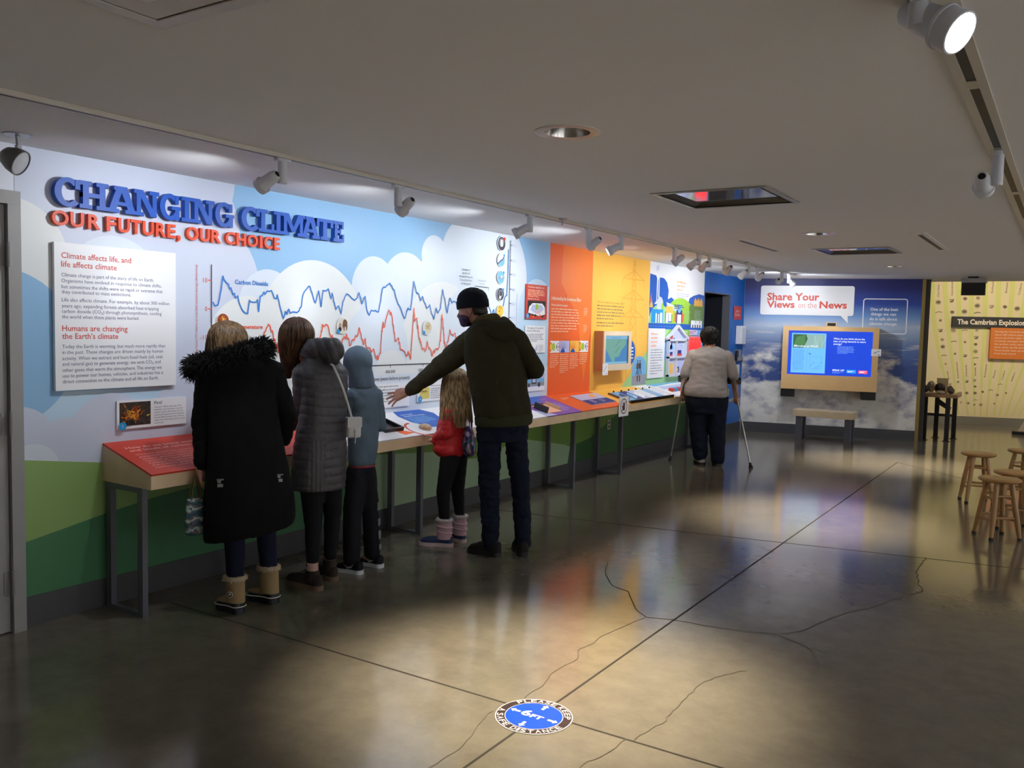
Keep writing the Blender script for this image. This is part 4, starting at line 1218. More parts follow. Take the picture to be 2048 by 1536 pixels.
def a_engine(p, r):
    p.disc(0, 0, r * 0.93, P_DGREY, 28).up().ring(0.05 * r, 0.1 * r, 0.4 * r, 0.55 * r, P_GREY, 20).disc(-0.1 * r, -0.5 * r, 0.25 * r, P_WHITE, 14).disc(0.7 * r, 0.72 * r, 0.22 * r, P_CYAN, 16)
def a_grain(p, r):
    p.disc(0, 0, r * 0.93, P_YELLOW, 28).up()
    for k in range(22):
        a, q = random.uniform(0, 2 * PI), random.uniform(0, 0.8) * r
        p.disc(q * math.cos(a), q * math.sin(a), r * 0.09, (P_BROWN, F2)[k % 2], 8)
photo_disc('round picture of a fire on the graph, peeping above the blond woman\u2019s hair', 3.51, 1.591, 0.046, a_fire)
photo_disc('round picture of a brown shaggy animal on the graph, above the blue hood', 4.555, 1.573, 0.060, a_beast)
photo_disc('round picture of a skull on the graph, left of the man\u2019s mask', 5.53, 1.568, 0.060, a_skull)
photo_disc('topmost of the column of five round pictures, grey with a white plume', 6.586, 2.343, 0.066, a_steam)
photo_disc('second round picture of the column, white and blue with a rising line', 6.586, 2.194, 0.063, a_slope)
photo_disc('middle round picture of the column, pale blue water', 6.586, 2.039, 0.062, a_sea)
photo_disc('fourth round picture of the column, dark grey machine', 6.586, 1.885, 0.061, a_engine)
photo_disc('lowest round picture of the column, yellow grains beside the man\u2019s hat', 6.586, 1.731, 0.060, a_grain)

t, p = wall_panel('text_card', 'white caption card below the graph axis, behind the man\u2019s outstretched hand', 'sign', 4.86, 0.945, 5.31, 1.128, 0.016, P_WHITE)
p.text('Glaciers grow and retreat', 0.06, 0.160, 0.016, P_DGREY, width=0.25)
p.greek(0.06, 0.135, 0.30, P_GREY, 5, 0.022, 0.009, words=9)
p.build('printed_text', t)
t, p = wall_panel('text_card', 'white card with a yellow picture and blue badge, left of the red-jacket girl\u2019s hair', 'sign', 5.41, 0.968, 5.80, 1.122, 0.016, P_WHITE)
p.rect(0.03, 0.020, 0.155, 0.112, C_('photo_straw_yellow', 214, 196, 104))
p.up()
for k in range(7):
    p.poly([(0.05 + 0.01 * k, 0.075 + 0.006 * (k % 3)), (0.063 + 0.01 * k, 0.09), (0.058 + 0.01 * k, 0.07)], P_BROWN)
p.text('Animals and people', 0.17, 0.118, 0.013, P_DGREY, width=0.15)
p.greek(0.17, 0.096, 0.20, P_GREY, 6, 0.0155, 0.007)
badge(p, 0.035, 0.02, 0.026, '4')
p.build('printed_text', t)
t, p = wall_panel('red_poster', 'red poster with a cartoon crowd around a map, left of the orange panel', 'poster', 7.022, 1.669, 7.417, 2.003, 0.018, P_RED)
p.text('The Future depends on us', 0.03, 0.300, 0.02, P_CREAM, width=0.30)
p.greek(0.03, 0.275, 0.33, P_PINKO, 5, 0.015, 0.008)
p.text('Solutions for all', 0.03, 0.19, 0.013, P_CREAM, width=0.2, bold=0.01)
p.poly([(0.03, 0.03), (0.03, 0.175), (0.365, 0.178), (0.365, 0.03)], P_BLACK)
p.up()
p.poly([(0.04, 0.06), (0.06, 0.12), (0.12, 0.155), (0.30, 0.155), (0.35, 0.12), (0.36, 0.05), (0.25, 0.03), (0.12, 0.05)], P_WHITE)
p.up()
p.poly([(0.08, 0.09), (0.11, 0.14), (0.29, 0.142), (0.33, 0.10), (0.24, 0.05), (0.14, 0.065)], P_LAV).up()
p.disc(0.2, 0.12, 0.03, P_LIME, 14).disc(0.22, 0.07, 0.02, P_PINKO, 12)
for k in range(8):
    p.disc(0.05 + 0.042 * k, 0.025 + 0.012 * (k % 2), 0.013, (P_BLACK, P_RED, P_ORANGE)[k % 3], 10)
    p.poly([(0.05 + k * 0.04, 0.16), (0.07 + k * 0.04, 0.19), (0.085 + k * 0.04, 0.158)], P_BLACK)
badge(p, 0.03, 0.03, 0.026, '9')
p.build('printed_picture', t)
t, p = wall_panel('text_card', 'white card of text with a small blue graph, under the red poster', 'sign', 7.024, 1.342, 7.40, 1.605, 0.016, P_WHITE)
p.text('The highest CO\u2082 levels for', 0.03, 0.232, 0.019, P_DGREY, width=0.31)
p.text('the last 3 million years', 0.03, 0.205, 0.019, P_DGREY, width=0.24)
p.greek(0.03, 0.175, 0.32, P_GREY, 5, 0.0165, 0.008)
p.poly([(0.16, 0.015), (0.23, 0.015), (0.23, 0.085)], P_LAV).greek(0.25, 0.07, 0.1, P_GREY, 6, 0.012, 0.005, words=4)
p.build('printed_text', t)
t, p = wall_panel('photo_card', 'bluish photo card with a figure holding a sign, by the man\u2019s right elbow', 'picture', 7.05, 0.965, 7.408, 1.168, 0.016, P_WHITE)
p.rect(0.0, 0.045, 0.352, 0.2, P_LBLUE).up()
p.rect(0.0, 0.05, 0.352, 0.085, P_GREY).rect(0.11, 0.07, 0.20, 0.15, P_DGREY).disc(0.155, 0.165, 0.018, P_BROWN, 12).rect(0.23, 0.12, 0.34, 0.19, P_LAV).up()
p.rect(0.125, 0.085, 0.185, 0.14, P_LAV).disc(0.06, 0.06, 0.02, P_DGREY, 12).disc(0.25, 0.06, 0.025, P_DGREY, 12)
p.build('printed_picture', t)

# map screen on the yellow wall
t = thing('map_screen', 'wooden boxed screen showing a map of a continent on the yellow panel', 'screen', (0, 8.48, 1.125))
cb = MB().box((0.004, 0, 0), (0.11, 0.71, 0.44), mat('tan_box_side', srgb(190, 134, 92), 0.5))
cb.build('case', t)
fb = MB()
for lo, hi in (((0, 0), (0.71, 0.072)), ((0, 0.39), (0.71, 0.44)), ((0, 0.072), (0.05, 0.39)), ((0.635, 0.072), (0.71, 0.39))):
    fb.box((0.11, lo[0], lo[1]), (0.122, hi[0], hi[1]), mat('pale_maple_bezel', srgb(228, 206, 176), 0.45))
fb.build('bezel', t)
MB().box((0.1105, 0.05, 0.072), (0.1125, 0.635, 0.39), M_BLACK).build('screen_surround', t)
E_SEA = emis('screen_sea_blue', srgb(60, 124, 180), 0.75)
E_LAND = emis('screen_land_green', srgb(106, 160, 146), 0.75)
E_BAR = emis('screen_pale_bar', srgb(120, 178, 214), 0.75)
E_DK = emis('screen_dark_text', srgb(30, 60, 96), 0.5)
p = Print((0.1126, 0, 0), (0, 1, 0), (0, 0, 1))
p.rect(0.052, 0.074, 0.615, 0.388, E_SEA).up()
p.rect(0.052, 0.074, 0.615, 0.096, E_BAR).rect(0.052, 0.352, 0.615, 0.388, E_BAR)
p.poly([(0.06, 0.35), (0.06, 0.24), (0.12, 0.20), (0.17, 0.15), (0.23, 0.098), (0.29, 0.098), (0.30, 0.15), (0.38, 0.15), (0.42, 0.17), (0.46, 0.22), (0.54, 0.27), (0.58, 0.29), (0.58, 0.35)], E_LAND).up()
p.text('U.S. Electric Power Grid', 0.2, 0.362, 0.014, E_DK, width=0.24)
for k in range(12):
    p.rect(0.30 + 0.02 * (k % 6), 0.2 + 0.012 * k, 0.32 + 0.02 * (k % 6), 0.206 + 0.012 * k, E_DK)
p.build('display', t)
hang = MB().box((0.124, -0.02, -0.045), (0.1255, 0.11, 0.082), P_WHITE)
c = hang.build('notice_card', bpy.data.objects.new('hand_notice', None))
COL.objects.link(c.parent)
tag(c.parent, 'small white notice with a pencil-like mark taped on the map screen corner', 'notice')
c.parent.location = (0, 8.48, 1.125)
p = Print((0.1256, 0, 0), (0, 1, 0), (0, 0, 1))
p.line([(0.015, -0.005), (0.08, 0.06)], 0.006, P_DGREY).rect(0.06, -0.035, 0.08, -0.025, P_DGREY)
p.build('printed_mark', c.parent)

t, p = wall_panel('information_sign', 'tall white panel of text left of the white house frame', 'sign', 9.90, 0.983, 10.405, 1.608, 0.020, P_WHITE)
for k in range(4):
    p.greek(0.07, 0.545 - 0.05 * k, 0.37 - 0.03 * k, P_PINKO, 1, 0.03, 0.022, words=5, ragged=0.1)
p.greek(0.07, 0.35, 0.38, P_GREY, 6, 0.033, 0.011, words=7)
p.greek(0.07, 0.15, 0.38, P_GREY, 4, 0.033, 0.011, words=7)
p.build('printed_text', t)

# white house frame with rooms
t = thing('house_display', 'white house-shaped frame with blue rooms on the town picture', 'display', (0, 10.475, 0.985))
W_, H_, AP = 0.62, 0.50, 0.66
MB().prism([(0.006, 0, 0), (0.006, W_, 0), (0.006, W_, H_), (0.006, W_ / 2, AP), (0.006, 0, H_)], (0.014, 0, 0), P_LAV).build('back_panel', t)
fr = MB()
def bar(a, b, w):
    d = Vector((0, b[0] - a[0], b[1] - a[1])).normalized()
    n = Vector((0, -d.z, d.y)) * w / 2
    A, B = Vector((0.02, *a)), Vector((0.02, *b))
    fr.prism([A - n, B - n, B + n, A + n], (0.035, 0, 0), M_LAMPWHITE)
for a, b, w in (((0.012, 0), (0.012, H_ + 0.02), 0.024), ((W_ - 0.012, 0), (W_ - 0.012, H_ + 0.02), 0.024), ((0, 0.012), (W_, 0.012), 0.028), ((0, 0.25), (W_, 0.25), 0.022), ((0, 0.475), (W_, 0.475), 0.022), ((0.27, 0.012), (0.27, 0.475), 0.016), ((-0.06, 0.49), (W_ / 2, AP + 0.005), 0.032), ((W_ + 0.06, 0.49), (W_ / 2, AP + 0.005), 0.032)):
    bar(a, b, w)
fr.build('frame', t)
p = Print((0.0202, 0, 0), (0, 1, 0), (0, 0, 1))
p.rect(0.10, 0.49, 0.19, 0.535, P_RED).rect(0.21, 0.49, 0.26, 0.505, P_BLUE)
p.rect(0.06, 0.265, 0.20, 0.30, P_RED).rect(0.06, 0.285, 0.20, 0.32, P_NAVY).poly([(0.05, 0.36), (0.10, 0.44), (0.09, 0.35), (0.17, 0.35), (0.17, 0.44), (0.22, 0.36)], P_CYAN)
p.rect(0.34, 0.265, 0.52, 0.30, P_RED).rect(0.37, 0.295, 0.50, 0.34, P_NAVY).disc(0.36, 0.36, 0.012, P_ORANGE, 12).disc(0.50, 0.40, 0.012, P_CYAN, 12)
p.rect(0.05, 0.03, 0.09, 0.10, P_PURPLE).rect(0.06, 0.13, 0.10, 0.22, P_RED).rect(0.12, 0.03, 0.23, 0.17, P_YELLOW).rect(0.31, 0.05, 0.44, 0.12, P_NAVY)
p.up()
p.disc(0.375, 0.08, 0.03, F2, 14)
p.build('printed_rooms', t)

# glowing red grille
t = thing('glowing_coil_panel', 'glowing red coil grille on the wall left of the grey-sweatshirt person\u2019s head', 'display', (0, 11.20, 1.28))
MB().box((0.004, 0, 0), (0.016, 0.50, 0.24), C_('coil_glow_rose', 176, 140, 150)).build('backing', t)  # pinkish glow around the coil painted into the backing colour
E_RED = emis('glowing_red_coil', (1.0, 0.012, 0.012), 1.7)
co = MB()
for k in range(6):
    y = 0.05 + k * 0.072
    co.tube([(0.03, y, 0.03), (0.035, y + 0.01, 0.11), (0.03, y + 0.014, 0.20), (0.03, y + 0.03, 0.212), (0.03, y + 0.046, 0.20), (0.035, y + 0.04, 0.11), (0.03, y + 0.036, 0.03)], 0.0075, E_RED, 8)
co.tube([(0.03, 0.04, 0.11), (0.03, 0.46, 0.115)], 0.006, E_RED, 8)
co.build('coil', t, 60)
t, p = wall_panel('text_card', 'small pale caption plate above the glowing red coil', 'sign', 11.26, 1.53, 11.56, 1.60, 0.012, P_LAV)
p.greek(0.02, 0.045, 0.24, P_REDTXT, 2, 0.024, 0.012, words=4)
p.build('printed_text', t)

# things by the corner on the blue wall
t, p = wall_panel('red_sign', 'small red sign on the blue wall left of the cloud wall', 'sign', 13.09, 1.777, 13.45, 1.985, 0.010, P_RED)
p.text('Just a', 0.18, 0.115, 0.045, P_CREAM, width=0.2, align='c')
p.text('Bit Now', 0.18, 0.055, 0.045, P_CREAM, width=0.22, align='c')
p.build('printed_text', t)
t = thing('wall_box', 'plain white box on the blue wall under the red sign', 'dispenser', (0, 13.24, 1.395))
MB().box((0.003, 0, 0), (0.09, 0.23, 0.285), P_WHITE, bev=0.006).build('case', t)
MB().box((0.091, 0.03, 0.02), (0.094, 0.20, 0.26), M_LAMPWHITE).build('front_plate', t)
t = thing('brochure_rack', 'steel brochure rack with dark leaflets below the white box on blue wall', 'rack', (0, 13.20, 1.12))
MB().box((0.003, 0, 0), (0.012, 0.27, 0.19), M_STEEL).box((0.012, 0, 0), (0.06, 0.27, 0.01), M_STEEL).box((0.055, 0, 0), (0.06, 0.27, 0.07), M_STEEL).build('holder', t)
MB().box((0.02, 0.02, 0.012), (0.035, 0.12, 0.17), P_BLACK).box((0.02, 0.14, 0.012), (0.03, 0.25, 0.185), P_GREY).build('leaflets', t)
t, p = wall_panel('paper_notice', 'long white paper strip on the blue wall beside the right crutch', 'notice', 13.28, 0.78, 13.46, 1.07, 0.010, P_WHITE)
p.greek(0.03, 0.25, 0.12, P_GREY, 8, 0.026, 0.01, words=4)
p.build('printed_text', t)
t = thing('power_outlet', 'pale outlet cover on the green wall under the counter', 'outlet', (0, 8.852, 0.437))
MB().box((0.0035, 0, 0), (0.012, 0.08, 0.107), mat('beige_outlet', srgb(170, 168, 150), 0.5), bev=0.002).build('cover_plate', t)
MB().box((0.012, 0.02, 0.015), (0.0135, 0.06, 0.045), M_DARKBASE).box((0.012, 0.02, 0.062), (0.0135, 0.06, 0.092), M_DARKBASE).build('socket', t)

# ------------------------------------------------------------------ the sloping counter along the wall
CX, CZ0, CZF, CZB = 0.44, 0.70, 0.772, 0.897
CY0, CY1 = 2.717, 11.74
ct = thing('display_counter', 'long sloping maple display counter with coloured tops on dark steel leg frames', 'counter', (0, 0, 0))
MB().prism([(0.004, CY0, CZ0), (CX, CY0, CZ0), (CX, CY0, CZF), (0.004, CY0, CZB)], (0, CY1 - CY0, 0), M_MAPLE).build('cabinet', ct)
SD = Vector((CX - 0.004, 0, CZF - CZB)).normalized()     # down the slope
SL = math.hypot(CX - 0.004, CZF - CZB)
SN = Vector((-SD.z, 0, SD.x))
TH = 0.010
def top_board(y0, y1, m):
    O = Vector((0.004, 0, CZB)) + SN * 0.0004
    A = [O + Vector((0, y0, 0)), O + SD * SL + Vector((0, y0, 0)), O + SD * SL + Vector((0, y1, 0)), O + Vector((0, y1, 0))]
    return MB().prism(A, SN * TH, m).build('graphic_top', ct)
def top_print():
    O = Vector((0.004, 0, CZB)) + SN * (TH + 0.0004)
    pr = Print(O, (0, 1, 0), -SD)
    return pr
class TP:
    """Print on the counter: coordinates (y, distance down from the back edge)."""
    def __init__(self):
        self.p = top_print()
    def poly(self, pts, m):
        self.p.poly([(a, -b) for a, b in pts], m)
        return self
BOARDS = [top_board(CY0 + 0.001, 4.05, P_RED), top_board(4.052, 6.76, P_WHITE), top_board(6.762, 7.43, P_PURPLE), top_board(7.432, 8.36, P_ORANGE), top_board(8.362, 9.86, P_YELLOW), top_board(9.862, CY1 - 0.001, P_WHITE)]
tp = TP()
p = tp.p
P_RTXT = C_('print_pale_pink_text', 244, 196, 184)
p.text('How do we know ancient temperatures', 2.79, -0.112, 0.027, P_RTXT, width=0.75, bold=0.01)
p.text('and levels of carbon dioxide?', 2.79, -0.152, 0.027, P_RTXT, width=0.56, bold=0.01)
for k, s_ in enumerate(('We know ancient CO\u2082 levels from bubbles of air trapped in ice,', 'going back to the 1700s, and from ice cores drilled in', 'ancient glaciers, lake beds and the sea. These', 'records go back 800,000 years. Scientists', 'measure the gases inside each layer and', 'the mineral grains left behind in', 'sediment cores from the floor.')):
    p.text(s_, 2.79, -0.205 - k * 0.030, 0.0165, P_RTXT, width=(0.72, 0.66, 0.60, 0.56, 0.52, 0.44, 0.42)[k])
p.build('printed_top', BOARDS[0])
tp = TP()
p = tp.p
tp.poly([(5.117, 0.004), (5.294, 0.004), (5.438, 0.004), (5.51, 0.10), (5.474, 0.20), (5.25, 0.356), (5.194, 0.349), (5.09, 0.226), (5.075, 0.10)], P_BLUE)
tp.poly([(4.78, 0.35), (4.86, 0.345), (4.93, 0.40), (4.80, 0.42)], P_ORANGE)
p.ring(5.05, -0.36, 0.115, 0.135, P_RED, 48, 90, 270)
p.up()
p.text('Some shells', 5.128, -0.088, 0.022, P_WHITE, width=0.14, bold=0.012)
p.text('remember the climate', 5.126, -0.120, 0.022, P_WHITE, width=0.25, bold=0.012)
p.greek(5.12, -0.150, 0.28, P_LBLUE, 6, 0.02, 0.009, words=9)
p.build('printed_top', BOARDS[1])
# blue and violet board
tp = TP()
p = tp.p
tp.poly([(6.765, 0.003), (7.40, 0.003), (7.25, 0.05), (7.14, 0.14), (6.765, 0.14)], P_BLUE)
tp.poly([(6.765, 0.30), (6.85, 0.36), (6.95, 0.455), (6.765, 0.455)], P_LAV)
p.up()
p.text('See a core sample', 7.16, -0.09, 0.018, P_LAV, width=0.16)
p.greek(7.16, -0.20, 0.2, P_LAV, 8, 0.026, 0.008, words=5)
p.build('printed_top', BOARDS[2])
# orange board
tp = TP()
p = tp.p
p.greek(7.57, -0.115, 0.17, P_PINKO, 2, 0.03, 0.018, words=4)
p.greek(7.70, -0.42, 0.5, P_PINKO, 1, 0.03, 0.008, words=9)
p.build('printed_top', BOARDS[3])
tp = TP()
p = tp.p
# yellow board: pylon foot and pale end
p.line([(8.5, -0.02), (8.5, -0.12), (8.9, -0.12)], 0.008, P_YELLOW2)
tp.poly([(9.45, 0.003), (9.858, 0.003), (9.858, 0.453), (9.60, 0.10)], P_WHITE)
p.build('printed_top', BOARDS[4])
tp = TP()
p = tp.p
tp.poly([(9.87, 0.003), (11.7, 0.003), (11.7, 0.05), (10.6, 0.04), (9.98, 0.09)], P_LBLUE)
p.up()
tp.poly([(10.02, 0.10), (11.5, 0.10), (11.5, 0.24), (10.0, 0.20)], P_LAV)
p.line([(9.865, -0.02), (9.865, -0.45)], 0.012, P_DGREY)
p.build('printed_top', BOARDS[5])
for y in (2.735, 5.06, 5.14, 7.45, 8.52, 11.20):
    g = MB()
    for x0, x1 in ((0.030, 0.075), (0.315, 0.360)):
        g.box((x0, y - 0.016, 0.0), (x1, y + 0.016, CZ0 - 0.001), M_LEGSTEEL)
    g.box((0.075, y - 0.016, 0.0), (0.315, y + 0.016, 0.022), M_LEGSTEEL)
    g.box((0.075, y - 0.016, CZ0 - 0.03), (0.315, y + 0.016, CZ0 - 0.001), M_LEGSTEEL)
    if y != 5.14:
        g.build('leg_frame', ct)

def on_top(y, s, h=0.0):
    return Vector((0.004, y, CZB)) + SD * s + SN * (TH + 0.0004 + h)
TILT = math.atan2(-SD.z, SD.x)   # rotation about y that lays a box on the slope
# raised inset on the orange board
def slope_thing(name, label, cat, y, s, h=0.0012, group=None):
    t = thing(name, label, cat, on_top(y, s, h), 0, group)
    t.rotation_euler = (0, TILT, 0)
    return t
t = slope_thing('colour_panel', 'thin white and navy inset plate on the orange counter top', 'panel', 7.80, 0.085)
MB().box((0, 0, 0), (0.275, 0.56, 0.006), P_LAV).build('plate', t)
p = Print((0, 0, 0.0065), (0, 1, 0), (-1, 0, 0))
p.rect(0.0, -0.272, 0.56, -0.15, P_NAVY).disc(0.40, -0.06, 0.05, P_YELLOW, 20, ry=0.035).disc(0.32, -0.08, 0.03, P_PINKO, 16).up()
p.greek(0.12, -0.18, 0.08, P_LAV, 4, 0.022, 0.011, words=2).greek(0.32, -0.19, 0.1, P_LAV, 3, 0.022, 0.011, words=2)
p.build('printed_text', t)
# flip-slat frame
t = slope_thing('slat_frame', 'black-edged frame of blue and white tilting slats on the yellow counter top', 'display', 8.55, 0.15)
fr2 = MB()
fr2.box((0.285, 0.0, 0), (0.300, 1.19, 0.035), M_BLACK).box((0.0, 0.0, 0), (0.285, 0.014, 0.02), M_BROWN if False else mat('brown_rail', srgb(120, 80, 60), 0.5)).box((0.0, 1.176, 0), (0.285, 1.19, 0.02), M_BLACK).box((0.0, 0.014, 0), (0.012, 1.176, 0.012), M_BLACK)
fr2.build('frame', t)
for k in range(6):
    y0 = 0.018 + k * 0.193
    s_ = MB().box((0.016, y0, 0.008), (0.28, y0 + 0.186, 0.024), (P_LBLUE, P_NAVY, P_LAV, P_WHITE, P_LBLUE, P_WHITE)[k])
    so = s_.build('slat', t)
    MB().tube([(0.012, y0 + 0.09, 0.024), (0.012, y0 + 0.09, 0.040)], 0.009, M_BLACK, 10).build('peg', t)
    pz = Print((0, 0, 0.0245), (0, 1, 0), (-1, 0, 0))
    if k < 3:
        pz.poly([(y0 + 0.02, -0.25), (y0 + 0.17, -0.19), (y0 + 0.15, -0.06), (y0 + 0.05, -0.10)], (P_NAVY, P_LBLUE, P_WHITE)[k]).disc(y0 + 0.07, -0.2, 0.025, P_WHITE, 14)
    else:
        pz.greek(y0 + 0.02, -0.06, 0.14, P_LAV, 8, 0.024, 0.01, words=4)
    pz.build('printed_slat', so)
# open trough with black flap
t = slope_thing('flap_trough', 'black flap standing open in the violet counter top, right of the man', 'display', 6.86, 0.20)
MB().box((0.0, 0.0, 0.0), (0.20, 0.26, 0.004), P_PINKO).build('floor_plate', t)
MB().box((0.0, 0.25, 0.0), (0.17, 0.27, 0.03), mat('tan_edge', srgb(196, 164, 130), 0.5)).build('side_strip', t)
MB().box((0.05, -0.03, 0.002), (0.20, -0.012, 0.06), M_BLACK).box((-0.01, -0.03, 0.002), (0.004, 0.22, 0.012), M_BLACK).build('flap', t)
# black tray by the child
t = slope_thing('black_tray', 'black tray edge on the white counter top beside the hooded child', 'tray', 4.66, 0.16)
tm = MB()
tm.box((0, 0, 0), (0.185, 0.20, 0.006), M_BLACK)
for lo, hi in (((0, 0), (0.185, 0.014)), ((0, 0.186), (0.185, 0.20)), ((0, 0.014), (0.014, 0.186)), ((0.171, 0.014), (0.185, 0.186))):
    tm.box((lo[0], lo[1], 0.006), (hi[0], hi[1], 0.028), M_BLACK)
tm.build('tray_body', t)
# shell fossil
t = slope_thing('fossil_shell', 'smooth tan fossil shell lying in the red ring on the counter top', 'fossil', 5.10, 0.355, 0.0005)
bm = bmesh.new()
bmesh.ops.create_uvsphere(bm, u_segments=24, v_segments=14, radius=1)
for v in bm.verts:
    x, y, z = v.co
    k = 1 + 0.05 * math.sin(9 * math.atan2(y, x)) * (1 - abs(z))
    v.co = Vector((x * 0.045 * k, y * 0.055 * k, max(z, -0.15) * 0.030 + 0.005))
me = bpy.data.meshes.new('shell')
bm.to_mesh(me)
bm.free()
me.materials.append(mat('tan_stone', srgb(206, 178, 146), 0.6, noise=(60, 0.12)))
me.polygons.foreach_set('use_smooth', [True] * len(me.polygons))
o = bpy.data.objects.new('shell_body', me)
COL.objects.link(o)
o.parent = t
# blocks
for k, (y, m, lab) in enumerate(((10.08, P_RED, 'leftmost red toy-size block on the white counter top, left of the grey sweatshirt'), (10.19, P_CYAN, 'blue block right of the leftmost red block on the counter top'), (10.30, P_RED, 'second red block on the counter top, between two blue ones'), (10.41, P_CYAN, 'rightmost blue block on the counter top, beside the left crutch'))):
    b = MB().box((-0.03, -0.035, 0), (0.03, 0.035, 0.035), m, bev=0.006).build('counter_block', None)
    b.location = on_top(y, 0.27, 0.0014)
    b.rotation_euler = (0, TILT, 0)
    tag(b, lab, 'block', 'coloured blocks on the counter')

# no-touch notice hung on the counter edge
t = thing('no_touch_notice', 'white notice with a crossed-out brown hand hung on the counter edge', 'notice', (CX + 0.012, 8.22, 0.664))
MB().box((0, 0.0, 0), (0.0015, 0.235, 0.21), P_WHITE).build('paper', t)
p = Print((0.0016, 0, 0), (0, 1, 0), (0, 0, 1))
P_HAND = C_('print_maroon', 92, 44, 44)
cxh, czh, sx = 0.118, 0.108, 0.9
p.ring(cxh, czh, 0.072, 0.082, P_HAND, 40)
p.rect(cxh - 0.025, czh - 0.045, cxh + 0.025, czh + 0.005, P_HAND)
for k in range(4):
    p.rect(cxh - 0.025 + k * 0.0132, czh + 0.0, cxh - 0.0142 + k * 0.0132, czh + (0.035, 0.045, 0.043, 0.03)[k], P_HAND)
p.poly([(cxh - 0.025, czh - 0.03), (cxh - 0.025, czh - 0.008), (cxh - 0.045, czh + 0.014), (cxh - 0.05, czh + 0.004)], P_HAND)
p.up()
p.line([(cxh - 0.054, czh - 0.054), (cxh + 0.054, czh + 0.054)], 0.010, P_HAND)
p.build('printed_hand', t)

# ------------------------------------------------------------------ signs and television kiosk on the far wall
def far_thing(name, label, cat, s, z, group=None):
    t = thing(name, label, cat, (s * math.cos(FA), YC + s * math.sin(FA), z), FA, group)
    return t
t = far_thing('speech_bubble_sign', 'white speech-bubble sign reading Share Your Views on the News', 'sign', 0.25, 1.755)
pts = []
for cx, cy, a in ((1.345, 0.535, 0), (0.035, 0.535, 90), (0.035, 0.148, 180), (1.345, 0.148, 270)):
    for k in range(6):
        q = math.radians(a + 18 * k)
        pts.append((cx + 0.035 * math.cos(q), cy + 0.035 * math.sin(q)))
k0 = 18
pts = pts[:18] + [(1.198, 0.113), (1.305, 0.0), (1.298, 0.113)] + pts[18:]
MB().prism([(a, -0.0055, b) for a, b in pts], (0, -0.012, 0), P_WHITE).build('board', t)
p = Print((0, -0.0178, 0), (1, 0, 0), (0, 0, 1))
M_BUB = C_('print_coral_red', 216, 78, 62)
p.text('Share Your', 0.097, 0.345, 0.115, M_BUB, width=0.78, bold=0.03)
p.text('Views', 0.097, 0.228, 0.108, M_BUB, width=0.42, bold=0.03)
p.text('on the', 0.568, 0.228, 0.092, C_('print_pale_coral', 226, 150, 138), width=0.275)
p.text('News', 0.883, 0.228, 0.108, M_BUB, width=0.397, bold=0.03)
p.build('printed_text', t)

t = far_thing('television_kiosk', 'tan wooden television kiosk with a blue quiz screen on the cloud wall', 'screen', 0.622, 0.73)
M_KIOSK = mat('honey_maple_case', srgb(218, 178, 124), 0.45, noise=(4, 0.05))
KD = 0.30
kc = MB()
kc.box((0.0, -KD + 0.02, 0), (1.37, -0.006, 0.965), M_KIOSK)
kc.build('case', t)
kf = MB()
for lo, hi in (((0, 0), (1.37, 0.225)), ((0, 0.898), (1.37, 0.965)), ((0, 0.225), (0.083, 0.898)), ((1.285, 0.225), (1.37, 0.898))):
    kf.box((lo[0], -KD, lo[1]), (hi[0], -KD + 0.0198, hi[1]), M_KIOSK)
kf.build('bezel', t)
S_BLUE = emis('screen_deep_blue', srgb(8, 62, 200), 0.95)
S_LIGHT = emis('screen_light_blue', srgb(104, 178, 250), 0.95)
S_DKG = emis('screen_leaf_green', srgb(44, 92, 58), 0.8)
S_GRN = emis('screen_bright_green', srgb(96, 160, 90), 0.8)
S_PALE = emis('screen_pale_green', srgb(142, 180, 176), 0.8)
S_WHITE = emis('screen_white', srgb(226, 236, 255), 0.95)
S_LINE = emis('screen_line_blue', srgb(72, 130, 205), 0.9)
S_CYAN = emis('screen_cyan', srgb(30, 140, 240), 0.95)
S_RED = emis('screen_red', srgb(226, 80, 110), 0.95)
S_TXT = emis('screen_text_blue', srgb(120, 160, 240), 0.9)
scr = MB().box((0.083, -KD + 0.008, 0.225), (1.285, -KD + 0.014, 0.898), S_BLUE).build('display', t)
p = Print((-0.622, -KD + 0.0078, -0.73), (1, 0, 0), (0, 0, 1))
p.rect(0.755, 0.983, 1.252, 1.591, S_LIGHT).up()
p.rect(0.775, 1.366, 1.232, 1.572, S_PALE).up()
p.poly([(0.775, 1.366), (0.775, 1.572), (0.965, 1.572), (0.985, 1.50), (0.93, 1.366)], S_DKG).up()
for k in range(9):
    a = 0.35 + 0.12 * k
    p.line([(0.78 + 0.006 * k, 1.38 + 0.018 * k), (0.80 + 0.15, 1.40 + 0.02 * k)], 0.009, S_GRN)
for k in range(7):
    a = 1.0 + random.random() * 0.2
    p.line([(a, 1.38), (a + random.uniform(-0.06, 0.08), 1.55)], 0.006, emis('screen_mint', srgb(170, 206, 200), 0.8))
p.up()
p.text('Microbes at Work', 0.793, 1.378, 0.034, S_WHITE, width=0.35, bold=0.012)
p.greek(0.78, 1.335, 0.17, S_LINE, 20, 0.0165, 0.006, words=5)
p.text('2x', 1.01, 1.268, 0.026, emis('screen_ink', srgb(30, 60, 110), 0.6), bold=0.02)
p.line([(0.985, 1.33), (0.985, 1.03)], 0.003, S_LINE)
for k in range(5):
    p.ring(1.05 + 0.035 * k, 1.10 + 0.045 * math.sin(2 * k), 0.010, 0.014, S_LINE, 12)
p.line([(1.03, 1.23), (1.2, 1.23), (1.2, 1.05), (1.03, 1.05), (1.03, 1.23)], 0.003, S_LINE)
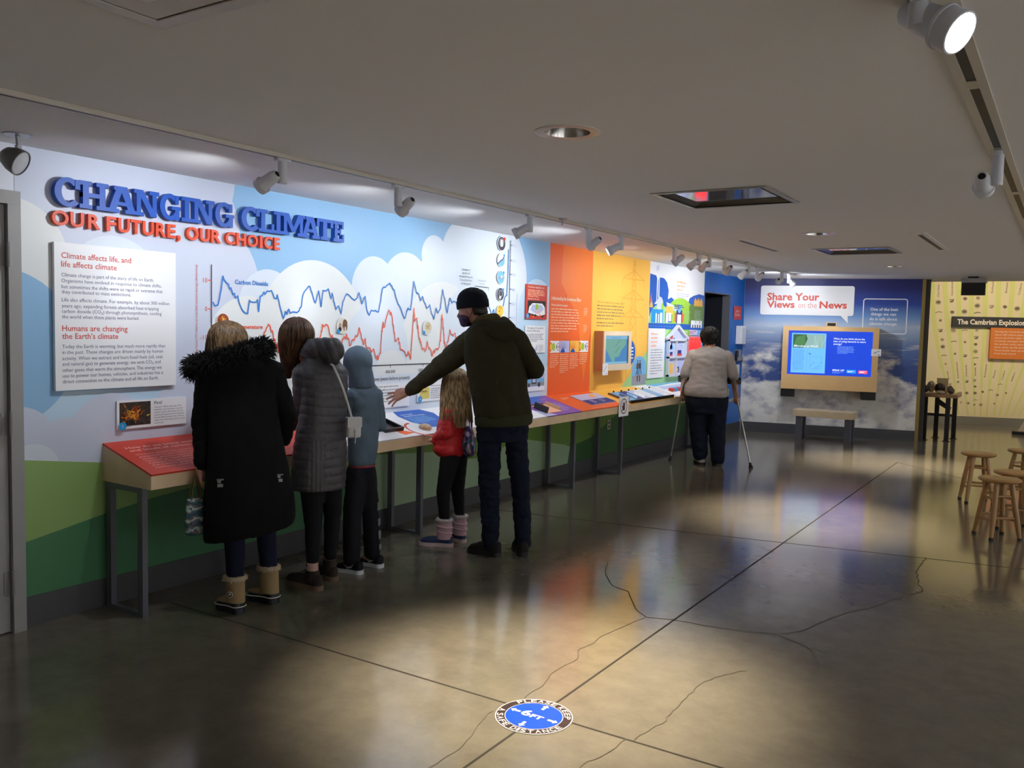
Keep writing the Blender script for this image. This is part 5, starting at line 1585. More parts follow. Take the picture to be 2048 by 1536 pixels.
for k, s_ in enumerate(('What do you think about the', 'idea of using bacteria to store', 'energy?')):
    p.text(s_, 1.357, 1.505 - 0.040 * k, 0.027, S_WHITE, width=(0.44, 0.455, 0.12)[k], bold=0.012)
p.greek(1.415, 1.395, 0.24, S_TXT, 6, 0.020, 0.008, words=7)
p.text('SPEAK UP!', 1.36, 1.028, 0.026, S_WHITE, width=0.168, bold=0.02)
p.greek(1.36, 1.008, 0.17, S_TXT, 2, 0.014, 0.006, words=5)
p.poly([(1.56, 1.002), (1.64, 1.002), (1.655, 0.988), (1.66, 1.002), (1.694, 1.002), (1.694, 1.053), (1.56, 1.053)], S_CYAN)
p.poly([(1.726, 1.0), (1.81, 1.0), (1.82, 0.986), (1.825, 1.0), (1.855, 1.0), (1.855, 1.048), (1.726, 1.048)], S_RED).up()
p.greek(1.575, 1.028, 0.1, S_WHITE, 2, 0.014, 0.008, words=3)
p.greek(1.745, 1.026, 0.1, S_WHITE, 2, 0.014, 0.009, words=3)
p.build('quiz_page', scr)
MB().box((0.62, -KD - 0.002, 0.966), (0.77, -KD + 0.14, 1.032), M_KIOSK).box((0.636, -KD - 0.006, 0.978), (0.754, -KD - 0.0022, 1.022), M_BLACK).build('camera_box', t)
for a in (0.0, 1.16):
    MB().box((a, -KD + 0.02, -0.125), (a + 0.205, -0.02, -0.0005), M_BLACK, bev=0.006).build('bracket', t)
t = far_thing('hand_notice', 'small white card with a pencil-like mark on the right edge of the kiosk', 'notice', 1.895, 1.272)
MB().box((0, -KD - 0.003, 0), (0.135, -KD - 0.001, 0.104), P_WHITE).build('notice_card', t)
p = Print((0, -KD - 0.0031, 0), (1, 0, 0), (0, 0, 1))
p.line([(0.035, 0.04), (0.11, 0.08)], 0.006, P_DGREY).ring(0.045, 0.05, 0.012, 0.016, P_GREY, 14).rect(0.09, 0.014, 0.12, 0.022, P_DGREY)
p.build('printed_mark', t)

# ------------------------------------------------------------------ signs on the back wall
def back_thing(name, label, cat, s, z):
    return thing(name, label, cat, (2.209 + s * math.cos(BA), 17.394 + s * math.sin(BA), z), BA)
t = back_thing('title_board', 'long black board with pale letters The Cambrian Explosion', 'sign', 0.378, 1.765)
MB().box((0, -0.06, 0), (1.42, -0.0, 0.188), C_('board_charcoal', 40, 38, 40, 0.5)).build('board', t)
p = Print((0, -0.0602, 0), (1, 0, 0), (0, 0, 1))
p.text('The Cambrian Explosion', 0.08, 0.052, 0.092, P_CREAM, width=1.115, bold=0.03)
p.build('printed_text', t)
t = back_thing('orange_text_board', 'square orange board of text under The Cambrian Explosion title', 'sign', 1.014, 1.208)
MB().box((0, -0.075, 0), (0.75, -0.0, 0.555), C_('board_burnt_orange', 214, 118, 40, 0.5)).build('board', t)
p = Print((0, -0.0752, 0), (1, 0, 0), (0, 0, 1))
for k, s_ in enumerate(('During the Cambrian explosion,', 'about 530 million years ago,', 'almost all of the major kinds', 'of animals emerged. Some of', 'the earliest rocks came from', 'times when sea life thrived.', 'Those fossils make up most', 'of the fossil record.')):
    p.text(s_, 0.07, 0.475 - k * 0.056, 0.031, P_CREAM, width=(0.62, 0.55, 0.56, 0.56, 0.58, 0.55, 0.54, 0.36)[k])
p.build('printed_text', t)

# hanging projector near the ceiling edge
t = thing('projector', 'black and silver projector under the ceiling before the fossil wall', 'projector', (3.225, 13.75, ZC))
MB().box((-0.08, -0.06, -0.022), (0.05, 0.06, -0.0005), M_BLACK, bev=0.004).build('mount', t)
MB().box((-0.16, -0.10, -0.088), (0.155, 0.10, -0.023), mat('silver_grey_case', srgb(150, 144, 142), 0.4), bev=0.012).build('case', t)
MB().box((-0.155, -0.08, -0.262), (0.145, -0.02, -0.0885), M_BLACK, bev=0.004).build('front_panel', t)

# ------------------------------------------------------------------ bench
t = thing('bench', 'pale wooden bench on grey posts in front of the kiosk', 'bench', (1.42, 13.17, 0), -0.02)
M_BENCH = mat('pale_oak_bench', srgb(214, 194, 160), 0.4, noise=(6, 0.06))
MB().box((-0.44, -0.12, 0.355), (0.42, 0.20, 0.455), M_BENCH, bev=0.006).build('seat', t)
for a in (-0.40, 0.30):
    MB().box((a, -0.085, 0), (a + 0.085, -0.015, 0.354), M_LEGSTEEL).build('leg', t)
    MB().box((a, 0.11, 0), (a + 0.085, 0.17, 0.354), M_LEGSTEEL).build('leg', t)

# ------------------------------------------------------------------ fossil table
t = thing('fossil_table', 'dark-legged wooden table at the end of the cloud wall', 'table', (2.72, 14.72, 0), 0.0)
M_TTOP = mat('walnut_table_top', srgb(150, 112, 80), 0.4, noise=(5, 0.12))
M_TLEG = mat('black_table_leg', srgb(22, 20, 20), 0.45)
MB().box((-0.33, -0.28, 0.665), (0.31, 0.30, 0.715), M_TTOP, bev=0.004).build('tabletop', t)
for x, y in ((-0.16, -0.25), (0.15, -0.25), (-0.05, 0.20), (0.20, 0.20)):
    MB().box((x, y, 0.006), (x + 0.062, y + 0.062, 0.664), M_TLEG).box((x - 0.02, y - 0.02, 0), (x + 0.082, y + 0.082, 0.0055), M_TLEG).build('leg', t)
MB().box((-0.14, 0.0, 0.36), (0.22, 0.03, 0.40), M_TLEG).build('brace', t)
MB().prism([(0.0, 0.04, 0.55), (0.03, 0.04, 0.62), (0.20, 0.04, 0.50), (0.18, 0.04, 0.44)], (0, 0.03, 0), M_TLEG).build('brace', t)
def rock(name, label, loc, r, m, seed, kind=0):
    bm = bmesh.new()
    bmesh.ops.create_icosphere(bm, subdivisions=3, radius=1)
    rnd = random.Random(seed)
    ds = [(Vector((rnd.gauss(0, 1), rnd.gauss(0, 1), rnd.gauss(0, 1))).normalized(), rnd.uniform(0.6, 0.9)) for _ in range(9)]
    for v in bm.verts:
        c = v.co.copy()
        if kind == 0:
            for d, k in ds:
                q = c.dot(d)
                if q > k:
                    c -= d * (q - k)
        else:
            c *= 1 + 0.12 * math.sin(7 * c.x + seed) * math.sin(6 * c.y)
        v.co = Vector((c.x * r[0], c.y * r[1], c.z * r[2]))
    zmin = min(v.co.z for v in bm.verts)
    for v in bm.verts:
        v.co.z -= zmin
    me = bpy.data.meshes.new(name)
    bm.to_mesh(me)
    bm.free()
    me.materials.append(m)
    o = bpy.data.objects.new(name, me)
    COL.objects.link(o)
    o.location = loc
    return tag(o, label, 'fossil', 'specimens on the fossil table')
M_ROCKD = mat('dark_fossil_rock', srgb(44, 36, 32), 0.6, noise=(40, 0.3))
M_ROCKP = mat('pale_fossil_rock', srgb(176, 158, 132), 0.7, noise=(40, 0.2))
M_ROCKB = mat('brown_fossil_rock', srgb(92, 74, 60), 0.7, noise=(40, 0.25))
rock('fossil_rock', 'black rounded rock specimen, tallest in the middle of the fossil table', (2.76, 14.66, 0.7155), (0.075, 0.07, 0.075), M_ROCKD, 3, 1)
rock('fossil_rock', 'dark wedge-shaped rock at the left end of the fossil table', (2.575, 14.60, 0.7155), (0.055, 0.06, 0.075), M_ROCKD, 8)
rock('fossil_rock', 'pale low rock at the front of the fossil table', (2.79, 14.50, 0.7155), (0.075, 0.05, 0.03), M_ROCKP, 5)
rock('fossil_rock', 'brown pointed rock at the right end of the fossil table', (2.915, 14.60, 0.7155), (0.06, 0.06, 0.065), M_ROCKB, 12)
rock('fossil_rock', 'greyish jawbone-like specimen at the back left of the fossil table', (2.62, 14.80, 0.7155), (0.06, 0.05, 0.085), M_ROCKP, 21, 1)
t = thing('table_card', 'beige caption card standing behind the rocks on the fossil table', 'sign', (2.76, 14.90, 0.7155))
MB().box((-0.075, 0, 0.006), (0.085, 0.008, 0.225), mat('beige_card', srgb(204, 182, 138), 0.6)).build('card', t)
MB().box((-0.06, -0.03, 0), (0.07, 0.03, 0.0055), M_ROCKB).build('card_foot', t)

# plinth at the right edge
t = thing('display_plinth', 'pale sloping plinth on a black base at the right edge, before the fossil wall', 'plinth', (4.05, 16.6, 0))
MB().prism([(-0.30, -0.2, 0.055), (0.35, -0.2, 0.055), (0.35, -0.2, 0.55), (-0.06, -0.2, 0.55)], (0, 0.5, 0), mat('pale_plinth', srgb(196, 180, 158), 0.6)).build('body', t)
MB().box((-0.38, -0.22, 0), (0.35, 0.34, 0.054), M_BLACK).build('base', t)

# ------------------------------------------------------------------ wooden stools
M_STOOL = mat('turned_beech_stool', srgb(166, 126, 78), 0.35, noise=(9, 0.12))
M_FOOT = mat('rubber_foot', srgb(28, 24, 22), 0.7)
def stool(label, loc, rotz):
    t = thing('wooden_stool', label, 'stool', loc, rotz, 'wooden stools')
    hs = 0.475
    MB().lathe([(0.0, hs - 0.028), (0.13, hs - 0.028), (0.152, hs - 0.018), (0.156, hs - 0.008), (0.150, hs), (0.12, hs + 0.002), (0.0, hs - 0.003)], M_STOOL, 40).build('seat', t, 50)
    tops = [Vector((0.085 * math.cos(a), 0.085 * math.sin(a), hs - 0.026)) for a in (PI / 4 + k * PI / 2 for k in range(4))]
    feet = [Vector((0.165 * math.cos(a), 0.165 * math.sin(a), 0.0)) for a in (PI / 4 + k * PI / 2 for k in range(4))]
    P_ = lambda k, z: tops[k % 4].lerp(feet[k % 4], (hs - 0.026 - z) / (hs - 0.026))
    for k in range(4):
        lg = MB()
        lg.tube([P_(k, z) for z in (hs - 0.027, 0.34, 0.2, 0.1, 0.018)], [0.019, 0.021, 0.021, 0.019, 0.016], M_STOOL, 14)
        lo = lg.build('leg', t, 60)
        MB().tube([P_(k, 0.0175), P_(k, 0.0)], [0.0175, 0.0175], M_FOOT, 14).build('foot', lo, 60)
        for z in ((0.17, 0.34) if k % 2 == 0 else (0.145, 0.315)):
            a, b = P_(k, z), P_(k + 1, z)
            m_ = (a + b) / 2
            MB().tube([a.lerp(b, 0.06), a.lerp(b, 0.3), m_, a.lerp(b, 0.7), a.lerp(b, 0.94)], [0.008, 0.010, 0.0115, 0.010, 0.008], M_STOOL, 10).build('stretcher', t, 60)
    return t
s1 = stool('round wooden stool standing on its own, leftmost of the four', (3.725, 9.42, 0), 0.35)
dup(s1, (4.00, 7.86, 0), 0.62, 'nearest round wooden stool, in front of another at the right edge')
dup(s1, (4.075, 8.33, 0), 0.2, 'round wooden stool half hidden behind the nearest stool')
dup(s1, (4.09, 10.0, 0), 0.9, 'farthest round wooden stool with an orange lit seat at the right edge')

# ------------------------------------------------------------------ distance sticker on the floor
t = thing('floor_sticker', 'round blue floor sticker reading Please keep a safe distance 6FT', 'sticker', (2.655, 2.957, 0.0))
p = Print((0, 0, 0), (1, 0, 0), (0, 1, 0), step=0.0003, base=0.0026)
K_W, K_B, K_K = C_('sticker_white', 196, 190, 188, 0.35), C_('sticker_blue', 18, 66, 190, 0.35), C_('sticker_black', 50, 38, 38, 0.35)
RO = 0.160
p.disc(0, 0, RO, K_W, 96).up()
p.disc(0, 0, RO * 0.972, K_K, 96).up()
p.disc(0, 0, RO * 0.755, K_W, 96).up()
p.disc(0, 0, RO * 0.735, K_B, 96).up()
def ring_text(s_, a_from, a_to, inward):
    n = len(s_)
    wts = [0.45 if c in ' I' else 1.0 for c in s_]
    tot = sum(wts)
    acc = 0
    for c, w in zip(s_, wts):
        u = (acc + w / 2) / tot
        acc += w
        if c == ' ':
            continue
        a = math.radians(a_from + (a_to - a_from) * u)
        cap = RO * 0.165
        cw = RO * abs(math.radians(a_to - a_from)) * 0.86 / tot * w * 0.80
        if inward:      # bottom arc: letters' heads point to the middle
            r0 = RO * 0.948
            b = a + PI / 2
            p.text(c, r0 * math.cos(a), r0 * math.sin(a), cap, K_W, width=cw, align='c', bold=0.012, rot=b, res=3)
        else:
            r0 = RO * 0.785
            p.text(c, r0 * math.cos(a), r0 * math.sin(a), cap, K_W, width=cw, align='c', bold=0.012, rot=a - PI / 2, res=3)
ring_text('PLEASE KEEP', 153, 20, False)
ring_text('A SAFE DISTANCE', 186, 352, True)
p.text('6', -0.058, -0.018, 0.050, K_W, width=0.042, bold=0.03, res=3)
p.text('FT', -0.012, -0.018, 0.030, K_W, width=0.056, bold=0.04, res=3)
for k in range(4):
    a = k * PI / 2
    c, s_ = math.cos(a), math.sin(a)
    q = lambda x, y: (x * c - y * s_, x * s_ + y * c)
    p.poly([q(0.066, -0.0065), q(0.094, -0.0065), q(0.094, -0.016), q(0.112, 0.0), q(0.094, 0.016), q(0.094, 0.0065), q(0.066, 0.0065)], K_W)
p.mb.lathe([(RO, 0.0014), (RO, 0.0026)], K_W, 96)
p.build('printed_face', t)
# ------------------------------------------------------------------ soft shapes for people and clothing
from mathutils import noise as mnoise

def cap_rings(mb, p0, r0, p1, r1, m, n=16):
    p0, p1 = Vector(p0), Vector(p1)
    d = p1 - p0
    if d.length < 1e-6:
        d = Vector((0, 0, 1e-4))
    t = d.normalized()
    x = t.orthogonal().normalized()
    y = t.cross(x)
    rings = []
    for k in range(5):
        a = PI / 2 * (k + 0.12) / 5
        rings.append((p0 - t * r0 * math.cos(a), r0 * math.sin(a)))
    rings.append((p0, r0))
    for k in (0.33, 0.66):
        rings.append((p0.lerp(p1, k), r0 + (r1 - r0) * k))
    rings.append((p1, r1))
    for k in range(4, -1, -1):
        a = PI / 2 * (k + 0.12) / 5
        rings.append((p1 + t * r1 * math.cos(a), r1 * math.sin(a)))
    mb.rings([[c + (x * math.cos(2 * PI * j / n) + y * math.sin(2 * PI * j / n)) * r for j in range(n)] for c, r in rings], m)

def ell_rings(mb, c, rad, m, rot=None, n=20):
    R = rot if rot is not None else Matrix.Identity(3)
    rings = []
    for k in range(13):
        a = -PI / 2 + PI * (k + 0.15) / 12.3
        rings.append([Vector(c) + R @ Vector((rad[0] * math.cos(a) * math.cos(2 * PI * j / n), rad[1] * math.cos(a) * math.sin(2 * PI * j / n), rad[2] * math.sin(a))) for j in range(n)])
    mb.rings(rings, m)

def sec(z, l, r, v=0.0, k=0.7, ang=0.0, tilt=0.0):
    """Horizontal body section whose outline, seen along v, spans l..r; k = depth to width."""
    hw = (r - l) / 2
    a = hw / math.sqrt(math.cos(ang) ** 2 + (k * math.sin(ang)) ** 2)
    return ((l + r) / 2, v, z, a, a * k, ang, tilt)

def sec_ring(s, n=28, grow=1.0):
    u, v, z, a, b, ang = s[:6]
    tilt = s[6] if len(s) > 6 else 0
    c, sn = math.cos(ang), math.sin(ang)
    out = []
    for j in range(n):
        q = 2 * PI * j / n
        e = 0.88
        cx = abs(math.cos(q)) ** e * (1 if math.cos(q) >= 0 else -1) * a * grow
        cy = abs(math.sin(q)) ** e * (1 if math.sin(q) >= 0 else -1) * b * grow
        x, y = cx * c - cy * sn, cx * sn + cy * c
        out.append(Vector((u + x, v + y, z + tilt * x)))
    return out

def interp_secs(secs, per=4):
    out = []
    n = len(secs)
    for i in range(n - 1):
        p0, p1, p2, p3 = secs[max(i - 1, 0)], secs[i], secs[i + 1], secs[min(i + 2, n - 1)]
        for k in range(per):
            t = k / per
            out.append(tuple(0.5 * ((2 * b) + (-a + c) * t + (2 * a - 5 * b + 4 * c - d) * t * t + (-a + 3 * b - 3 * c + d) * t ** 3) for a, b, c, d in zip(p0, p1, p2, p3)))
    out.append(tuple(secs[-1]))
    return out

def blob(name, parts, m, voxel=0.010, smooth=6, parent=None, disp=None, wrinkle=None):
    """One continuous skin over overlapping closed shapes: ('c', p0, r0, p1, r1), ('e', centre, radii, rot), ('l', sections)."""
    mb = MB()
    for p in parts:
        if p[0] == 'c':
            cap_rings(mb, p[1], p[2], p[3], p[4], m)
        elif p[0] == 'e':
            ell_rings(mb, p[1], p[2], m, p[3] if len(p) > 3 else None)
        elif p[0] == 'l':
            mb.rings([sec_ring(s) for s in interp_secs(p[1])], m)
        elif p[0] == 'b':
            mb.box(p[1], p[2], m)
    o = mb.build(name + '_rough')
    bm = bmesh.new()
    bm.from_mesh(o.data)
    bmesh.ops.recalc_face_normals(bm, faces=bm.faces[:])
    bm.to_mesh(o.data)
    bm.free()
    r = o.modifiers.new('r', 'REMESH')
    r.mode = 'VOXEL'
    r.voxel_size = voxel
    s = o.modifiers.new('s', 'SMOOTH')
    s.factor = 0.5
    s.iterations = smooth
    dg = bpy.context.evaluated_depsgraph_get()
    me = bpy.data.meshes.new_from_object(o.evaluated_get(dg))
    old = o.data
    bpy.data.objects.remove(o)
    bpy.data.meshes.remove(old)
    me.name = name
    if disp or wrinkle:
        for v in me.vertices:
            n = v.normal.copy()
            d = 0.0
            if disp:
                d += disp(v.co, n)
            if wrinkle:
                q = v.co * wrinkle[0]
                q = Vector((q.x, q.y, q.z * wrinkle[2])) if len(wrinkle) > 2 else q
                d += (abs(mnoise.noise(q)) - 0.25) * wrinkle[1] + mnoise.noise(q * 2.3 + Vector((7, 3, 1))) * wrinkle[1] * 0.35
            v.co += n * d
    me.materials.clear()
    me.materials.append(m)
    me.polygons.foreach_set('use_smooth', [True] * len(me.polygons))
    me.update()
    ob = bpy.data.objects.new(name, me)
    COL.objects.link(ob)
    if parent is not None:
        ob.parent = parent
    return ob

def rot_to(fd, tip=0.0):
    """3x3 with local +y along fd (horizontal heading) tipped down by tip."""
    a = math.atan2(-fd[0], fd[1])
    return (Matrix.Rotation(a, 3, 'Z') @ Matrix.Rotation(-tip, 3, 'X'))

def head_parts(c, fd, s=1.0, tip=0.0):
    R = rot_to(fd, tip)
    c = Vector(c)
    P = lambda x, y, z: c + R @ Vector((x * s, y * s, z * s))
    return [('e', c, (0.074 * s, 0.094 * s, 0.100 * s), R), ('e', P(0, 0.030, -0.052), (0.056 * s, 0.062 * s, 0.062 * s), R),
            ('c', P(0, 0.088, 0.004), 0.009 * s, P(0, 0.110, -0.026), 0.013 * s), ('e', P(0, 0.078, -0.062), (0.022 * s, 0.016 * s, 0.010 * s), R),
            ('e', P(0, 0.082, 0.022), (0.050 * s, 0.012 * s, 0.010 * s), R), ('e', P(0, 0.066, -0.092), (0.024 * s, 0.022 * s, 0.018 * s), R),
            ('e', P(0.076, -0.008, -0.012), (0.010 * s, 0.020 * s, 0.030 * s), R), ('e', P(-0.076, -0.008, -0.012), (0.010 * s, 0.020 * s, 0.030 * s), R)]

def head_pt(c, fd, x, y, z, s=1.0, tip=0.0):
    return Vector(c) + rot_to(fd, tip) @ Vector((x * s, y * s, z * s))

def hand_parts(wrist, fdir, ndir, side, s=1.0, curl=0.25, spread=0.16):
    """Palm, four jointed fingers and a thumb. fdir = finger direction, ndir = back of the hand, side=+1: thumb along fdir x ndir."""
    w = Vector(wrist)
    f = Vector(fdir).normalized()
    n = Vector(ndir)
    n = (n - f * n.dot(f)).normalized()
    l = f.cross(n) * side
    parts = [('c', w, 0.024 * s, w + f * 0.03 * s, 0.026 * s)]
    for k in range(4):
        base = w + f * 0.082 * s + l * (0.030 - 0.0195 * k) * s
        parts.append(('c', w + f * 0.02 * s + l * (0.018 - 0.012 * k) * s, 0.0155 * s, base, 0.0115 * s))
        d = (f + l * (spread * (1.4 - k) * 0.8)).normalized()
        L = (0.070, 0.078, 0.072, 0.057)[k] * s
        p = base
        c = curl * (1, 0.85, 0.95, 1.25)[k]
        r = (0.0090, 0.0090, 0.0086, 0.0078)[k] * s
        for j, fr in enumerate((0.46, 0.30, 0.24)):
            a = c * (0.5, 1.0, 1.3)[j]
            d = (d * math.cos(a) - n * math.sin(a)).normalized()
            q = p + d * L * fr
            parts.append(('c', p, r * (1 - 0.06 * j), q, r * (0.94 - 0.08 * j)))
            p = q
    b = w + f * 0.022 * s + l * 0.024 * s - n * 0.006 * s
    q = b + (f * 0.62 + l * 0.72 - n * 0.25).normalized() * 0.036 * s
    e = q + (f * 0.85 + l * 0.42 - n * 0.25).normalized() * 0.030 * s
    g = e + (f * 0.95 + l * 0.22 - n * 0.25).normalized() * 0.024 * s
    parts += [('c', b, 0.015 * s, q, 0.0115 * s), ('c', q, 0.011 * s, e, 0.0095 * s), ('c', e, 0.0095 * s, g, 0.0075 * s)]
    return parts

def fist_parts(wrist, fdir, s=1.0):
    """Hand closed round a grip: knuckle row with four curled fingers and the thumb over them."""
    w, f = Vector(wrist), Vector(fdir).normalized()
    x = f.orthogonal().normalized()
    parts = [('c', w, 0.026 * s, w + f * 0.05 * s, 0.030 * s)]
    for k in range(4):
        a = w + f * (0.03 + 0.019 * k) * s + x * 0.020 * s
        b = a - x * 0.046 * s
        parts += [('c', a, 0.012 * s, a + x.cross(f) * 0.03 * s, 0.011 * s), ('c', a + x.cross(f) * 0.03 * s, 0.011 * s, b + x.cross(f) * 0.03 * s, 0.010 * s)]
    parts.append(('c', w + f * 0.02 * s + x.cross(f) * 0.018 * s, 0.012 * s, w + f * 0.07 * s + x.cross(f) * 0.040 * s, 0.010 * s))
    return parts

def strands(name, secs, n, m, parent, rad=0.006, phi=(0, 2 * PI), jit=0.10, end=(0.82, 1.0), start=(0.0, 0.05), wave=0.0, flat=0.5, seed=1):
    """Locks of hair lying over the lofted outline secs, from its first section to its last."""
    rnd = random.Random(seed)
    S = interp_secs(secs, 5)
    N = len(S)
    mb = MB()
    for i in range(n):
        a = phi[0] + (phi[1] - phi[0]) * (i + rnd.random()) / n
        g = 1.0 + rnd.uniform(-jit, jit * 0.5)
        s0 = int(N * rnd.uniform(*start))
        e = max(s0 + 4, int(N * rnd.uniform(*end)))
        ph, fr = rnd.uniform(0, 6), rnd.uniform(0.7, 1.3)
        pts, rs = [], []
        for k in range(s0, min(e, N), 2):
            u, v, z, A, B, ang = S[k][:6]
            t = (k - s0) / max(1, e - s0)
            q = a + wave * math.sin(ph + 9 * t * fr) + rnd.uniform(-0.015, 0.015)
            x, y = A * g * math.cos(q), B * g * math.sin(q)
            pts.append((u + x * math.cos(ang) - y * math.sin(ang), v + x * math.sin(ang) + y * math.cos(ang), z + rnd.uniform(-0.002, 0.002)))
            rs.append(rad * (0.7 + 0.5 * math.sin(PI * min(1, 0.15 + t * 0.85))) * (1.0 if t < 0.85 else 0.55))
        if len(pts) >= 3:
            mb.tube(pts, rs, m, n=5, flat=flat)
    return mb.build(name, parent, 180)

def fabric(name, col, rough=0.85, bump=0.25, scale=220, sheen=0.0, spec=0.25):
    return mat(name, col, rough, spec=spec, noise=(14, 0.05), bump=(scale, bump), sheen=sheen)

def hair_mat(name, c0, c1):
    if name in MATS:
        return MATS[name]
    m, nt, b = principled(name)
    tc = nt.nodes.new('ShaderNodeTexCoord')
    mp = nt.nodes.new('ShaderNodeMapping')
    mp.inputs['Scale'].default_value = (70, 70, 5)
    n = nt.nodes.new('ShaderNodeTexNoise')
    n.inputs['Scale'].default_value = 1.0
    r = nt.nodes.new('ShaderNodeValToRGB')
    r.color_ramp.elements[0].position, r.color_ramp.elements[1].position = 0.35, 0.65
    r.color_ramp.elements[0].color, r.color_ramp.elements[1].color = (*c0, 1), (*c1, 1)
    nt.links.new(tc.outputs['Object'], mp.inputs['Vector'])
    nt.links.new(mp.outputs['Vector'], n.inputs['Vector'])
    nt.links.new(n.outputs['Fac'], r.inputs['Fac'])
    nt.links.new(r.outputs['Color'], b.inputs['Base Color'])
    b.inputs['Roughness'].default_value = 0.45
    b.inputs['Specular IOR Level'].default_value = 0.4
    MATS[name] = m
    return m

SKIN = mat('skin', srgb(198, 146, 122), 0.5, noise=(30, 0.05))
SKIN2 = mat('skin_tanned', srgb(156, 108, 88), 0.5, noise=(30, 0.05))

def foot_frame(heel, toe):
    h, t = Vector((*heel, 0)), Vector((*toe, 0))
    d = (t - h)
    L = d.length
    d.normalize()
    n = Vector((-d.y, d.x, 0))
    return h, d, n, L

def sole_outline(heel, toe, w, grow=1.0, k=26):
    """Plan of a shoe: rounded heel, waist, ball and toe."""
    h, d, n, L = foot_frame(heel, toe)
    half = lambda t: w * (0.80 * math.sqrt(max(0, 1 - ((0.14 - t) / 0.14) ** 2)) if t < 0.14 else (0.80 - 0.06 * math.sin(PI * (t - 0.14) / 0.34) if t < 0.48 else (0.80 + 0.20 * math.sin(PI / 2 * min(1, (t - 0.48) / 0.24)) if t < 0.74 else math.sqrt(max(0, 1 - ((t - 0.74) / 0.265) ** 2)))))
    ts = [0.002 + 0.996 * (0.5 - 0.5 * math.cos(PI * i / k)) for i in range(k + 1)]
    g = lambda t, s: h + d * (L * (0.5 + (t - 0.5) * grow)) + n * s * half(t) * grow
    return [g(t, -1) for t in ts] + [g(t, 1) for t in ts[::-1]], half

def sole(mb, heel, toe, w, z0, z1, m, grow=1.0, grow1=None):
    A, _ = sole_outline(heel, toe, w, grow)
    B, _ = sole_outline(heel, toe, w, grow1 or grow)
    k = len(A)
    a = [Vector((p.x, p.y, z0)) for p in A]
    b = [Vector((p.x, p.y, z1)) for p in B]
    mb.add(a + b, [tuple(range(k))[::-1], tuple(range(k, 2 * k))] + [(i, (i + 1) % k, k + (i + 1) % k, k + i) for i in range(k)], m)

def upper(mb, heel, toe, w, z0, prof, m, grow=0.98, k=18):
    """Shoe upper: prof(t) gives the height above z0 along the foot."""
    h, d, n, L = foot_frame(heel, toe)
    _, half = sole_outline(heel, toe, w)
    rings = []
    for i in range(k + 1):
        t = 0.004 + 0.992 * (0.5 - 0.5 * math.cos(PI * i / k))
        c = h + d * L * (0.5 + (t - 0.5) * grow)
        hw, ht = half(t) * grow, prof(t)
        ring = []
        for j in range(14):
            q = PI * j / 13
            x, y = math.cos(q), math.sin(q)
            ring.append(c + n * hw * (abs(x) ** 0.75) * (1 if x > 0 else -1) + Vector((0, 0, z0 + ht * max(0.0, y) ** 0.7)))
        rings.append(ring)
    mb.rings(rings, m)

def lerp_prof(pts):
    def f(t):
        for (a, x), (b, y) in zip(pts[:-1], pts[1:]):
            if t <= b:
                q = (t - a) / (b - a)
                q = q * q * (3 - 2 * q)
                return x + (y - x) * q
        return pts[-1][1]
    return f

def shaft(mb, heel, toe, w, z0, z1, m, at=0.27, r0=(1.12, 0.95), r1=(1.0, 0.9), lean=0.0, n=24, top=None):
    h, d, nn, L = foot_frame(heel, toe)
    rings = []
    for k in range(7):
        t = k / 6
        c = h + d * (L * at + lean * t) + Vector((0, 0, z0 + (z1 - z0) * t))
        A, B = (r0[0] + (r1[0] - r0[0]) * t) * w, (r0[1] + (r1[1] - r0[1]) * t) * w
        rings.append([c + d * A * math.cos(2 * PI * j / n) + nn * B * math.sin(2 * PI * j / n) for j in range(n)])
    mb.rings(rings, m)

def fur_spikes(mb, centers, m, length, rad, count, rnd, droop=0.3):
    """Tapered tufts standing out of a run of (centre, radius, axis) discs."""
    for i in range(count):
        f = rnd.random() * (len(centers) - 1)
        k = int(f)
        c0, r0 = centers[k]
        c1, r1 = centers[min(k + 1, len(centers) - 1)]
        t = f - k
        c, r = Vector(c0).lerp(Vector(c1), t), r0 + (r1 - r0) * t
        ax = (Vector(c1) - Vector(c0)).normalized() if (Vector(c1) - Vector(c0)).length > 1e-6 else Vector((1, 0, 0))
        o = Vector((rnd.gauss(0, 1), rnd.gauss(0, 1), rnd.gauss(0, 1))).normalized()
        o = (o - ax * o.dot(ax) * 0.7).normalized()
        p = c + o * r * 0.85
        l = length * rnd.uniform(0.55, 1.2)
        q = p + o * l * 0.55 + Vector((rnd.uniform(-.1, .1), rnd.uniform(-.1, .1), -droop * 0.2)) * l
        e = q + (o * 0.5 + Vector((rnd.uniform(-.35, .35), rnd.uniform(-.35, .35), rnd.uniform(-.2, .15) - droop))) * l * 0.55
        mb.tube([p, q, e], [rad, rad * 0.65, rad * 0.12], m, n=4)

def person(label, loc, rotz):
    t = thing('person', label, 'person', loc, rotz)
    return t

TH_ = 0.7   # bodies facing the printed wall are turned this far to the left of the line of sight

